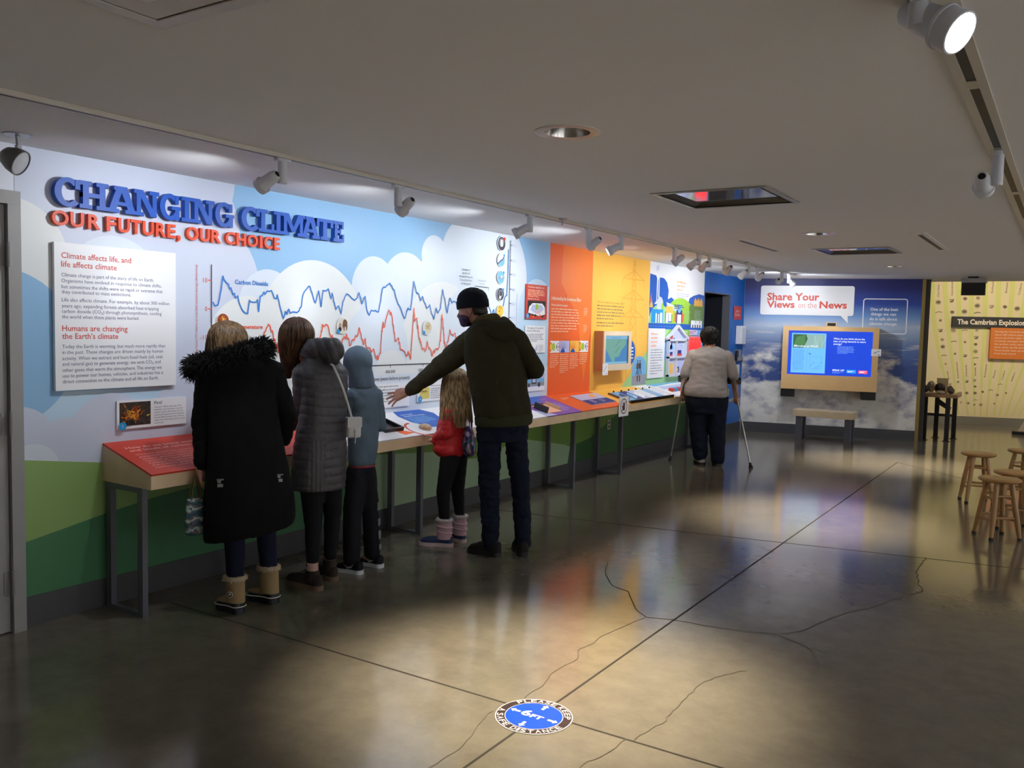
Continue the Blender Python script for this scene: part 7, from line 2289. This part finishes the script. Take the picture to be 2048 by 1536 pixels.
# ------------------------------------------------------------------ man
Mn = person('man in a dark beanie, patterned mask and olive brown jacket reaching over the counter', (1.08, 5.06, 0), 0.584)
hM = (-0.238, 0.03, 1.715)
fdM = (-0.95, 0.30)
handM = hand_parts((-0.690, 0.165, 1.108), (-0.90, 0.12, -0.40), (0.0, -0.72, 0.69), 1, 1.12, 0.14, 0.42)
blob('body', head_parts(hM, fdM, 1.0, 0.30) + [('c', (-0.11, 0.0, 1.56), 0.060, (-0.20, 0.02, 1.66), 0.056),
     ('l', [sec(0.84, -0.14, 0.14, 0, 0.55, 0.25), sec(1.05, -0.17, 0.14, 0, 0.68, 0.3), sec(1.3, -0.20, 0.13, 0, 0.6, 0.3), sec(1.5, -0.22, 0.09, 0, 0.55, 0.3), sec(1.59, -0.15, 0.0, 0, 0.6, 0.3)]),
     ('c', (-0.24, 0.02, 1.47), 0.055, (-0.46, 0.09, 1.29), 0.045), ('c', (-0.46, 0.09, 1.29), 0.043, (-0.69, 0.165, 1.108), 0.028),
     ('c', (0.07, 0.02, 1.50), 0.055, (0.225, 0.0, 1.29), 0.042), ('c', (0.225, 0.0, 1.29), 0.04, (0.07, 0.22, 1.24), 0.028),
     ('c', (-0.085, -0.02, 0.86), 0.070, (-0.085, -0.06, 0.48), 0.052), ('c', (-0.085, -0.06, 0.48), 0.05, (-0.066, -0.13, 0.10), 0.040), ('c', (-0.066, -0.13, 0.08), 0.035, (-0.14, -0.08, 0.05), 0.033),
     ('c', (0.09, 0.0, 0.86), 0.066, (0.135, -0.03, 0.48), 0.050), ('c', (0.135, -0.03, 0.48), 0.048, (0.158, -0.09, 0.10), 0.040), ('c', (0.158, -0.09, 0.08), 0.035, (0.15, 0.0, 0.05), 0.033)]
     + handM + fist_parts((0.07, 0.22, 1.24), (-0.8, 0.5, 0.0), 0.95), SKIN2, 0.0046, 2, Mn)
OLV = fabric('olive_brown_canvas', srgb(50, 46, 30), 0.9, 0.3, 150)
OLV2 = fabric('olive_rib_knit', srgb(58, 60, 42), 0.95, 0.4, 260)
mj = blob('jacket', [('l', [sec(0.960, -0.198, 0.208, 0, 0.72, 0.25, 0.05), sec(1.04, -0.216, 0.196, 0, 0.70, 0.25), sec(1.15, -0.238, 0.176, 0, 0.66, 0.25), sec(1.28, -0.265, 0.160, 0, 0.62, 0.25), sec(1.42, -0.285, 0.158, 0, 0.58, 0.25), sec(1.52, -0.285, 0.130, 0, 0.56, 0.25, -0.1), sec(1.60, -0.215, 0.06, 0, 0.6, 0.25, -0.1), sec(1.655, -0.165, -0.045, 0.01, 0.8, 0.2)]),
     ('c', (0.055, 0.01, 1.515), 0.082, (-0.05, 0, 1.53), 0.085), ('c', (-0.245, 0.02, 1.475), 0.088, (-0.15, 0, 1.52), 0.085)], OLV, 0.0095, 6, Mn, wrinkle=(8, 0.018, 0.8))
blob('sleeve', [('c', (-0.245, 0.02, 1.465), 0.098, (-0.46, 0.09, 1.290), 0.076), ('c', (-0.46, 0.09, 1.290), 0.075, (-0.675, 0.16, 1.118), 0.046)], OLV, 0.0095, 5, mj, wrinkle=(11, 0.013, 1.0))
blob('sleeve', [('c', (0.075, 0.01, 1.500), 0.085, (0.222, 0.0, 1.295), 0.066), ('c', (0.222, 0.0, 1.295), 0.064, (0.09, 0.19, 1.245), 0.048)], OLV, 0.0095, 5, mj, wrinkle=(11, 0.011, 1.0))
wb = MB()
wb.rings([sec_ring(sec(z, l, r, 0, 0.72, 0.25, 0.05), 48) for z, l, r in ((0.898, -0.186, 0.196), (0.91, -0.196, 0.206), (0.955, -0.200, 0.210), (0.972, -0.196, 0.204))], OLV2)
wb.build('waistband', mj, 60)
blob('hood', [('e', (-0.03, -0.095, 1.555), (0.125, 0.06, 0.075), Matrix.Rotation(0.12, 3, 'Y')), ('c', (-0.19, 0.02, 1.64), 0.035, (-0.14, -0.07, 1.60), 0.045), ('c', (-0.14, -0.07, 1.60), 0.045, (0.03, -0.08, 1.58), 0.05), ('c', (0.03, -0.08, 1.58), 0.05, (-0.01, 0.05, 1.62), 0.045)], OLV, 0.0095, 6, mj, wrinkle=(12, 0.010))
blob('collar', [('c', (-0.205, 0.0, 1.625), 0.030, (-0.15, -0.055, 1.645), 0.032), ('c', (-0.15, -0.055, 1.645), 0.032, (-0.07, -0.045, 1.655), 0.032), ('c', (-0.07, -0.045, 1.655), 0.032, (-0.055, 0.05, 1.64), 0.03)], fabric('tan_olive_lining', srgb(84, 74, 46), 0.9, 0.3), 0.008, 4, mj, wrinkle=(20, 0.004))
JEAN = fabric('dark_denim', srgb(18, 26, 44), 0.9, 0.3, 240)
blob('jeans', [('l', [sec(0.79, -0.180, 0.180, -0.01, 0.62, 0.2), sec(0.88, -0.186, 0.184, 0, 0.62, 0.2), sec(0.95, -0.18, 0.18, 0, 0.6, 0.2)]),
     ('c', (-0.092, -0.02, 0.80), 0.088, (-0.088, -0.06, 0.50), 0.074), ('c', (-0.088, -0.06, 0.50), 0.074, (-0.068, -0.125, 0.16), 0.062), ('c', (-0.068, -0.125, 0.16), 0.061, (-0.066, -0.13, 0.085), 0.060),
     ('c', (0.095, 0.0, 0.80), 0.084, (0.132, -0.03, 0.50), 0.070), ('c', (0.132, -0.03, 0.50), 0.069, (0.158, -0.085, 0.16), 0.061), ('c', (0.158, -0.085, 0.16), 0.060, (0.158, -0.09, 0.085), 0.058)], JEAN, 0.0085, 3, Mn, wrinkle=(12, 0.017, 1.5))
BEAN = fabric('navy_rib_knit', srgb(20, 22, 32), 0.95, 0.5, 200)
Rm = rot_to(fdM, 0.12)
bn = blob('beanie', [('e', Vector(hM) + Rm @ Vector((0, -0.010, 0.055)), (0.092, 0.112, 0.092), Rm)], BEAN, 0.008, 3, Mn, disp=lambda c, n: 0.0022 * math.sin(46 * math.atan2(c.y - 0.03, c.x + 0.24)))
for v in bn.data.vertices:      # cut flat along the brow line
    q = Rm.inverted() @ (v.co - Vector(hM))
    if q.z < 0.012:
        v.co = Vector(hM) + Rm @ Vector((q.x, q.y, 0.012 + (q.z - 0.012) * 0.06))
cu = MB()
prof = [(0.0, -0.012), (1.0, -0.012), (1.035, 0.0), (1.035, 0.034), (1.0, 0.046)]
cu.rings([[Vector(hM) + Rm @ Vector((0.093 * g * math.cos(2 * PI * j / 48), -0.010 + 0.113 * g * math.sin(2 * PI * j / 48), 0.012 + z)) for j in range(48)] for g, z in ((0.90, -0.010), (1.01, -0.012), (1.04, 0.0), (1.04, 0.036), (1.0, 0.048), (0.9, 0.048))], BEAN)
cu.build('turned_cuff', bn, 50)
HDK = hair_mat('black_brown_hair', srgb(14, 11, 9), srgb(34, 27, 22))
blob('hair', [('e', Vector(hM) + rot_to(fdM, 0.3) @ Vector((0, -0.062, -0.030)), (0.068, 0.046, 0.060), rot_to(fdM, 0.3)), ('e', Vector(hM) + rot_to(fdM, 0.3) @ Vector((0.052, -0.045, -0.02)), (0.026, 0.03, 0.045), rot_to(fdM, 0.3)), ('e', Vector(hM) + rot_to(fdM, 0.3) @ Vector((-0.052, -0.045, -0.02)), (0.026, 0.03, 0.045), rot_to(fdM, 0.3))], HDK, 0.007, 3, Mn, wrinkle=(60, 0.006))
Rf = rot_to(fdM, 0.30)
HP = lambda x, y, z: Vector(hM) + Rf @ Vector((x, y, z))
MSK = mat('purple_black_mask', srgb(44, 20, 52), 0.8, noise=(50, 0.95))
mk = blob('face_mask', [('e', HP(0, 0.046, -0.062), (0.066, 0.066, 0.056), Rf), ('c', HP(0, 0.098, -0.030), 0.018, HP(0, 0.085, -0.085), 0.028)], MSK, 0.007, 3, Mn)
for v in mk.data.vertices:
    q = Rf.inverted() @ (v.co - Vector(hM))
    if q.y < 0.022:
        v.co = HP(q.x, 0.022 + (q.y - 0.022) * 0.05, q.z)
ml = MB()
for s_ in (-1, 1):
    ml = MB()
    ml.tube([HP(s_ * 0.064, 0.030, -0.030), HP(s_ * 0.078, 0.0, -0.005), HP(s_ * 0.082, -0.020, -0.005), HP(s_ * 0.078, -0.022, -0.035), HP(s_ * 0.064, 0.026, -0.085)], 0.0022, M_BLACK, 6)
    ml.build('ear_loop', mk, 180)
ey = MB()
EYEW = mat('eye_white', srgb(210, 204, 198), 0.3)
for s_ in (-1, 1):
    cap_rings(ey, HP(s_ * 0.032, 0.077, 0.006), 0.0105, HP(s_ * 0.032, 0.078, 0.006), 0.0105, EYEW, 10)
    cap_rings(ey, HP(s_ * 0.032, 0.0855, 0.004), 0.004, HP(s_ * 0.032, 0.0856, 0.004), 0.004, HDK, 8)
    ey.tube([HP(s_ * 0.016, 0.090, 0.026), HP(s_ * 0.034, 0.088, 0.031), HP(s_ * 0.054, 0.074, 0.026)], [0.003, 0.0038, 0.002], HDK, 6)
ey.build('eyes_and_brows', Mn, 180)
HIKE = fabric('dark_hiking_shoe', srgb(34, 31, 30), 0.7, 0.4, 70)
DSOLE = mat('black_rubber_sole', srgb(20, 19, 18), 0.6)
sneaker(Mn, (0.005, -0.185), (-0.225, -0.050), 0.052, HIKE, DSOLE, None, 0.075, 0.030)
sneaker(Mn, (0.165, -0.175), (0.125, 0.095), 0.052, HIKE, DSOLE, None, 0.075, 0.030)

# ------------------------------------------------------------------ girl in the red jacket
Rg = person('child with long light brown hair in a red puffer jacket, in front of the man', (0.643, 4.986, 0), 0.649)
hR = (0.055, 0.04, 1.165)
fdR = (-0.85, 0.53)
blob('body', head_parts(hR, fdR, 0.90, 0.35) + [('c', (0.05, 0.0, 1.02), 0.04, (0.055, 0.02, 1.10), 0.038),
     ('l', [sec(0.64, 0.0, 0.11, -0.02, 0.8, 0.9), sec(0.75, -0.03, 0.13, -0.02, 0.8, 0.9), sec(0.9, -0.03, 0.13, -0.01, 0.75, 0.9), sec(1.0, -0.03, 0.12, 0, 0.7, 0.9), sec(1.05, 0.01, 0.09, 0, 0.7, 0.9)]),
     ('c', (0.01, -0.07, 0.99), 0.034, (0.0, -0.09, 0.82), 0.030), ('c', (0.0, -0.09, 0.82), 0.028, (-0.075, 0.0, 0.76), 0.021),
     ('c', (0.08, 0.08, 0.99), 0.034, (0.06, 0.16, 0.83), 0.030), ('c', (0.06, 0.16, 0.83), 0.028, (-0.03, 0.16, 0.78), 0.021),
     ('c', (0.025, -0.06, 0.62), 0.052, (-0.02, -0.08, 0.37), 0.038), ('c', (-0.02, -0.08, 0.37), 0.036, (-0.003, -0.10, 0.09), 0.026), ('c', (0.0, -0.10, 0.08), 0.024, (-0.09, -0.075, 0.05), 0.020),
     ('c', (0.083, 0.02, 0.62), 0.052, (0.085, 0.03, 0.37), 0.038), ('c', (0.085, 0.03, 0.37), 0.036, (0.107, 0.024, 0.10), 0.026), ('c', (0.107, 0.025, 0.08), 0.022, (0.045, 0.075, 0.05), 0.020)]
     + fist_parts((-0.075, 0.0, 0.76), (-0.5, 0.6, -0.4), 0.7) + fist_parts((-0.03, 0.16, 0.78), (-0.6, 0.3, -0.4), 0.7), SKIN, 0.008, 3, Rg)
REDJ = mat('red_puffer_nylon', srgb(206, 40, 44), 0.45, spec=0.4, noise=(10, 0.08), bump=(50, 0.3))
rj = blob('jacket', [('l', [sec(0.645, -0.062, 0.118, -0.02, 0.86, 0.7, 0.0), sec(0.69, -0.095, 0.128, -0.02, 0.88, 0.7), sec(0.76, -0.085, 0.132, -0.02, 0.88, 0.7), sec(0.86, -0.070, 0.130, -0.02, 0.85, 0.7), sec(0.96, -0.052, 0.130, -0.01, 0.80, 0.7), sec(1.02, -0.030, 0.118, 0, 0.78, 0.7), sec(1.065, 0.0, 0.098, 0, 0.85, 0.7)])], REDJ, 0.0085, 5, Rg, disp=quilt_z(0.095, 0.011, 0.03), wrinkle=(26, 0.007))
blob('sleeve', [('c', (0.018, -0.085, 0.985), 0.062, (0.0, -0.105, 0.83), 0.060), ('c', (0.0, -0.105, 0.83), 0.060, (-0.065, -0.03, 0.765), 0.048)], REDJ, 0.0085, 5, rj, disp=quilt_z(0.085, 0.010, 0.0), wrinkle=(26, 0.008))
blob('sleeve', [('c', (0.08, 0.08, 0.985), 0.058, (0.06, 0.15, 0.83), 0.055), ('c', (0.06, 0.15, 0.83), 0.054, (-0.02, 0.16, 0.785), 0.044)], REDJ, 0.0085, 5, rj, disp=quilt_z(0.085, 0.010, 0.0), wrinkle=(26, 0.007))
blob('leggings', [('c', (0.022, -0.06, 0.63), 0.070, (-0.020, -0.08, 0.385), 0.052), ('c', (-0.020, -0.08, 0.385), 0.050, (-0.004, -0.10, 0.165), 0.037), ('c', (0.085, 0.02, 0.63), 0.070, (0.086, 0.03, 0.38), 0.050), ('c', (0.086, 0.03, 0.38), 0.048, (0.107, 0.022, 0.19), 0.036)], BLK, 0.0085, 4, Rg, wrinkle=(18, 0.004))
HLB = hair_mat('light_brown_hair', srgb(104, 82, 56), srgb(196, 164, 120))
hb2 = blob('hair', [('e', (0.058, 0.03, 1.178), (0.086, 0.094, 0.098)), ('l', [(0.085, -0.095, 0.86, 0.05, 0.02, 0.3), (0.075, -0.085, 0.94, 0.07, 0.035, 0.3), (0.066, -0.06, 1.02, 0.082, 0.055, 0.3), (0.060, -0.02, 1.10, 0.086, 0.08, 0.3), (0.058, 0.02, 1.18, 0.084, 0.092, 0.3)])], HLB, 0.0085, 4, Rg)
strands('hair_lock', [(0.060, 0.035, 1.280, 0.010, 0.010, 0.2), (0.060, 0.03, 1.265, 0.050, 0.055, 0.2), (0.059, 0.02, 1.22, 0.086, 0.094, 0.2), (0.058, 0.005, 1.14, 0.098, 0.105, 0.2), (0.058, -0.03, 1.06, 0.104, 0.095, 0.25), (0.062, -0.07, 0.98, 0.110, 0.078, 0.3), (0.072, -0.095, 0.91, 0.112, 0.060, 0.3), (0.086, -0.105, 0.85, 0.098, 0.045, 0.3)], 170, HLB, hb2, 0.0066, jit=0.10, wave=0.10, seed=21, phi=(PI * 0.85, PI * 2.15), end=(0.72, 1.0))
PNK = mat('pale_pink_quilt', srgb(206, 168, 178), 0.6, noise=(20, 0.06), bump=(40, 0.3))
NVB = mat('navy_boot_rubber', srgb(38, 50, 88), 0.5)
PSOLE = mat('pink_white_sole', srgb(214, 190, 188), 0.6)
WFUR = mat('white_boot_fur', srgb(214, 208, 208), 0.95, bump=(150, 0.8))
def kid_boot(parent, heel, toe, w, top):
    mb = MB()
    upper(mb, heel, toe, w, 0.024, lerp_prof([(0, 0.052), (0.4, 0.055), (0.7, 0.042), (0.9, 0.03), (1, 0.004)]), NVB)
    r = mb.build('boot', parent, 60)
    s = MB()
    sole(s, heel, toe, w * 1.04, 0.0, 0.026, PSOLE, 1.02)
    s.build('sole', r, 50)
    s = MB()
    shaft(s, heel, toe, w, 0.055, top - 0.012, PNK, 0.27, (1.40, 1.15), (1.34, 1.22))
    so = s.build('boot_shaft', r, 60)
    b = MB()
    h, d, n, L = foot_frame(heel, toe)
    c = h + d * L * 0.27
    for z in (0.105, 0.145):
        b.tube([c + d * w * 1.36 * math.cos(2 * PI * j / 22) + n * w * 1.20 * math.sin(2 * PI * j / 22) + Vector((0, 0, z + 0.008 * math.cos(2 * PI * j / 22))) for j in range(23)], 0.0075, PNK, 8)
    b.build('boot_strap', r, 180)
    f = MB()
    ring = [c + d * w * 1.28 * math.cos(2 * PI * j / 24) + n * w * 1.18 * math.sin(2 * PI * j / 24) + Vector((0, 0, top - 0.012)) for j in range(25)]
    f.tube(ring, 0.012, WFUR, 8)
    fur_spikes(f, [(p, 0.010) for p in ring], WFUR, 0.014, 0.002, 220, rnd, 0.1)
    f.build('fur_cuff', r, 180)
kid_boot(Rg, (0.060, -0.115), (-0.185, -0.055), 0.040, 0.205)
kid_boot(Rg, (0.148, -0.01), (0.0, 0.125), 0.038, 0.205)
SEQ, snt, sb = principled('iridescent_sequins')
stc = snt.nodes.new('ShaderNodeTexCoord')
sv = snt.nodes.new('ShaderNodeTexVoronoi')
sv.inputs['Scale'].default_value = 38
sr = snt.nodes.new('ShaderNodeValToRGB')
e_ = sr.color_ramp.elements
e_[0].color, e_[1].color = (*srgb(28, 36, 64), 1), (*srgb(190, 170, 200), 1)
for pz, cz_ in ((0.35, srgb(60, 120, 130)), (0.6, srgb(120, 84, 150))):
    q = e_.new(pz)
    q.color = (*cz_, 1)
ssep = snt.nodes.new('ShaderNodeSeparateColor')
snt.links.new(stc.outputs['Object'], sv.inputs['Vector'])
snt.links.new(sv.outputs['Color'], ssep.inputs[0])
snt.links.new(ssep.outputs[0], sr.inputs['Fac'])
snt.links.new(sr.outputs['Color'], sb.inputs['Base Color'])
sb.inputs['Roughness'].default_value = 0.3
sb.inputs['Metallic'].default_value = 0.5
rR, dR = Vector((math.cos(0.649), math.sin(0.649), 0)), Vector((-math.sin(0.649), math.cos(0.649), 0))
bp0 = Vector((0.643, 4.986, 0)) + rR * 0.155 + dR * (-0.045)
bk = thing('backpack', 'small shiny sequinned backpack on the red-jacket child, beside the man\u2019s leg', 'bag', bp0 + Vector((0, 0, 0.635)), 0.649)
bo = blob('pack_body', [('e', (0.0, 0.0, 0.12), (0.052, 0.075, 0.118)), ('e', (0.015, -0.02, 0.07), (0.045, 0.05, 0.06))], SEQ, 0.008, 3, bk)
MB().tube([(-0.03, -0.03, 0.215), (-0.05, -0.035, 0.30), (-0.08, -0.03, 0.36)], 0.008, M_BLACK, 8, flat=0.4).tube([(-0.02, 0.04, 0.215), (-0.05, 0.06, 0.30), (-0.07, 0.07, 0.36)], 0.008, M_BLACK, 8, flat=0.4).build('strap', bk, 60)

# ------------------------------------------------------------------ person on forearm crutches
Cr = person('person in a grey sweatshirt and dark trousers leaning on two forearm crutches', (0.889, 9.841, 0), 0.345)
hC = (-0.060, 0.035, 1.530)
fdC = (-0.35, 0.94)
blob('body', head_parts(hC, fdC, 1.0, 0.45) + [('c', (-0.05, -0.02, 1.36), 0.066, (-0.055, 0.01, 1.46), 0.060),
     ('l', [sec(0.74, -0.25, 0.13, 0, 0.5, 0.1), sec(0.9, -0.29, 0.14, 0, 0.72, 0.1), sec(1.1, -0.25, 0.14, 0, 0.68, 0.1), sec(1.3, -0.24, 0.15, 0, 0.55, 0.1), sec(1.39, -0.15, 0.05, 0, 0.6, 0.1)]),
     ('c', (-0.24, 0.0, 1.29), 0.06, (-0.330, -0.02, 1.06), 0.046), ('c', (-0.330, -0.02, 1.06), 0.045, (-0.352, 0.09, 0.83), 0.030),
     ('c', (0.155, 0.0, 1.29), 0.06, (0.235, -0.02, 1.05), 0.046), ('c', (0.235, -0.02, 1.05), 0.045, (0.272, 0.09, 0.82), 0.030),
     ('c', (-0.15, 0, 0.78), 0.09, (-0.14, 0.0, 0.45), 0.07), ('c', (-0.14, 0.0, 0.45), 0.065, (-0.10, 0.0, 0.10), 0.05), ('c', (-0.10, 0, 0.08), 0.04, (-0.12, 0.10, 0.05), 0.035),
     ('c', (0.04, 0, 0.76), 0.09, (0.07, -0.02, 0.45), 0.07), ('c', (0.07, -0.02, 0.45), 0.065, (0.085, -0.05, 0.10), 0.05), ('c', (0.085, -0.05, 0.08), 0.04, (0.08, 0.05, 0.05), 0.035)]
     + fist_parts((-0.352, 0.09, 0.83), (-0.02, 0.55, -0.75), 1.0) + fist_parts((0.272, 0.09, 0.82), (0.02, 0.55, -0.75), 1.0), SKIN, 0.009, 3, Cr)
GREY = fabric('heather_grey_jersey', srgb(166, 160, 156), 0.9, 0.25, 220)
sw = blob('sweatshirt', [('l', [sec(0.815, -0.322, 0.172, 0, 0.74, 0.1, -0.02), sec(0.86, -0.336, 0.184, 0, 0.76, 0.1), sec(0.93, -0.330, 0.174, 0, 0.76, 0.1), sec(1.02, -0.298, 0.164, 0, 0.72, 0.1), sec(1.15, -0.275, 0.174, 0, 0.66, 0.1), sec(1.28, -0.278, 0.186, 0, 0.60, 0.1), sec(1.36, -0.225, 0.135, 0, 0.58, 0.1), sec(1.415, -0.135, 0.035, 0.0, 0.7, 0.1)])], GREY, 0.010, 6, Cr, wrinkle=(7, 0.010, 1.9))
blob('sleeve', [('c', (-0.238, 0.0, 1.290), 0.082, (-0.322, -0.02, 1.085), 0.066), ('c', (-0.322, -0.02, 1.085), 0.064, (-0.332, -0.01, 1.05), 0.055)], GREY, 0.010, 5, sw, wrinkle=(12, 0.010))
blob('sleeve', [('c', (0.148, 0.0, 1.290), 0.080, (0.230, -0.02, 1.08), 0.064), ('c', (0.230, -0.02, 1.08), 0.062, (0.238, -0.01, 1.035), 0.053)], GREY, 0.010, 5, sw, wrinkle=(12, 0.010))
NVT = fabric('dark_navy_twill', srgb(22, 28, 44), 0.9, 0.25)
blob('trousers', [('l', [sec(0.62, -0.29, 0.172, 0, 0.6, 0.1), sec(0.74, -0.318, 0.188, 0, 0.66, 0.1), sec(0.83, -0.312, 0.178, 0, 0.68, 0.1)]), ('c', (-0.165, 0, 0.68), 0.118, (-0.148, 0.0, 0.40), 0.105), ('c', (-0.148, 0.0, 0.40), 0.104, (-0.118, 0.0, 0.135), 0.092),
     ('c', (0.045, 0, 0.68), 0.118, (0.068, -0.02, 0.40), 0.100), ('c', (0.068, -0.02, 0.40), 0.098, (0.085, -0.05, 0.12), 0.082), ('c', (0.085, -0.05, 0.12), 0.082, (0.085, -0.05, 0.09), 0.080)], NVT, 0.0105, 5, Cr, wrinkle=(9, 0.014, 0.8))
hb3 = blob('hair', [('e', Vector(hC) + Vector((0, -0.012, 0.022)), (0.092, 0.104, 0.094)), ('e', (-0.06, -0.035, 1.48), (0.080, 0.062, 0.060))], HDK, 0.0085, 3, Cr, wrinkle=(30, 0.012))
strands('hair_lock', [(-0.06, 0.0, 1.642, 0.012, 0.012, 0), (-0.06, 0.0, 1.628, 0.055, 0.06, 0), (-0.06, 0.005, 1.585, 0.094, 0.10, 0), (-0.06, 0.005, 1.53, 0.101, 0.105, 0), (-0.06, -0.005, 1.47, 0.092, 0.095, 0), (-0.06, -0.01, 1.44, 0.080, 0.082, 0)], 110, HDK, hb3, 0.0085, jit=0.10, wave=0.25, seed=33, phi=(PI * 0.9, PI * 2.1), end=(0.6, 1.0))
sneaker(Cr, (-0.095, -0.055), (-0.150, 0.19), 0.058, mat('white_trainer', srgb(186, 180, 170), 0.6), DSOLE, None, 0.075, 0.032)
sneaker(Cr, (0.085, -0.11), (0.075, 0.14), 0.056, SNK, DSOLE, None, 0.06, 0.032)
ALU = mat('crutch_aluminium', srgb(190, 190, 186), 0.3, metal=0.85)
rC, dC = Vector((math.cos(0.345), math.sin(0.345), 0)), Vector((-math.sin(0.345), math.cos(0.345), 0))
wc = lambda u, v, z: Vector((0.889, 9.841, 0)) + rC * u + dC * v + Vector((0, 0, z))
for lab, grip, foot, cuff in (('left forearm crutch, beside the counter', (-0.372, 0.10, 0.80), (-0.475, 0.16, 0.0), (-0.333, -0.02, 1.02)), ('right forearm crutch, angled out to the right on the open floor', (0.285, 0.10, 0.79), (0.470, -0.02, 0.0), (0.240, -0.02, 1.015))):
    c = thing('forearm_crutch', lab, 'crutch', wc(*foot))
    L_ = lambda p: wc(*p) - wc(*foot)
    g, f, q = L_(grip), L_(foot), L_(cuff)
    dv = (g - f).normalized()
    MB().tube([f + dv * 0.05, f + dv * 0.38], 0.0095, ALU, 12).build('lower_tube', c, 60)
    MB().tube([f + dv * 0.36, g + dv * 0.02], 0.0125, ALU, 12).build('upper_tube', c, 60)
    top = q - rC * 0.0 - dC * 0.055
    MB().tube([g + dv * 0.02, g.lerp(top, 0.5) - dC * 0.01, top], 0.0105, ALU, 10).build('cuff_stem', c, 60)
    MB().lathe([(0.0, 0.0), (0.027, 0.0), (0.026, 0.012), (0.017, 0.03), (0.015, 0.06), (0.0, 0.062)], M_BLACK, 18, Matrix.Translation(f) @ Vector((0, 0, 1)).rotation_difference(dv).to_matrix().to_4x4()).build('rubber_tip', c, 50)
    MB().tube([g - dv * 0.0, g + dC * 0.11 + Vector((0, 0, -0.012))], [0.017, 0.015], M_BLACK, 12).build('hand_grip', c, 60)
    cf = MB()
    ax = (L_((cuff[0], cuff[1] + 0.02, cuff[2] - 0.1)) - q).normalized()
    x_ = rC
    y_ = ax.cross(x_).normalized()
    for rr_ in (0.0,):
        outer = []
        for h_ in (-0.028, 0.028):
            for rad_ in (0.074, 0.080):
                outer.append([q + ax * h_ + (x_ * math.cos(a) + y_ * math.sin(a)) * rad_ for a in (math.radians(-150 + 300 * k / 24) + PI * 1.5 for k in range(25))])
        n_ = 25
        vs_ = [p for r in outer for p in r]
        fs_ = []
        for a_, b_ in ((0, 2), (3, 1), (1, 0), (2, 3)):
            fs_ += [(a_ * n_ + k, a_ * n_ + k + 1, b_ * n_ + k + 1, b_ * n_ + k) for k in range(n_ - 1)]
        cf.add(vs_, fs_, M_BLACK)
    cf.build('arm_cuff', c, 40)
    tag(c, lab, 'crutch', 'pair of forearm crutches')
tp_ = thing('folded_paper', 'white rolled paper held in the grey-sweatshirt person\u2019s right hand', 'paper', wc(0.215, 0.13, 0.775), 0.345)
MB().tube([(-0.03, 0.0, -0.015), (0.05, 0.02, 0.012)], 0.020, P_WHITE, 14).build('paper_roll', tp_, 60)
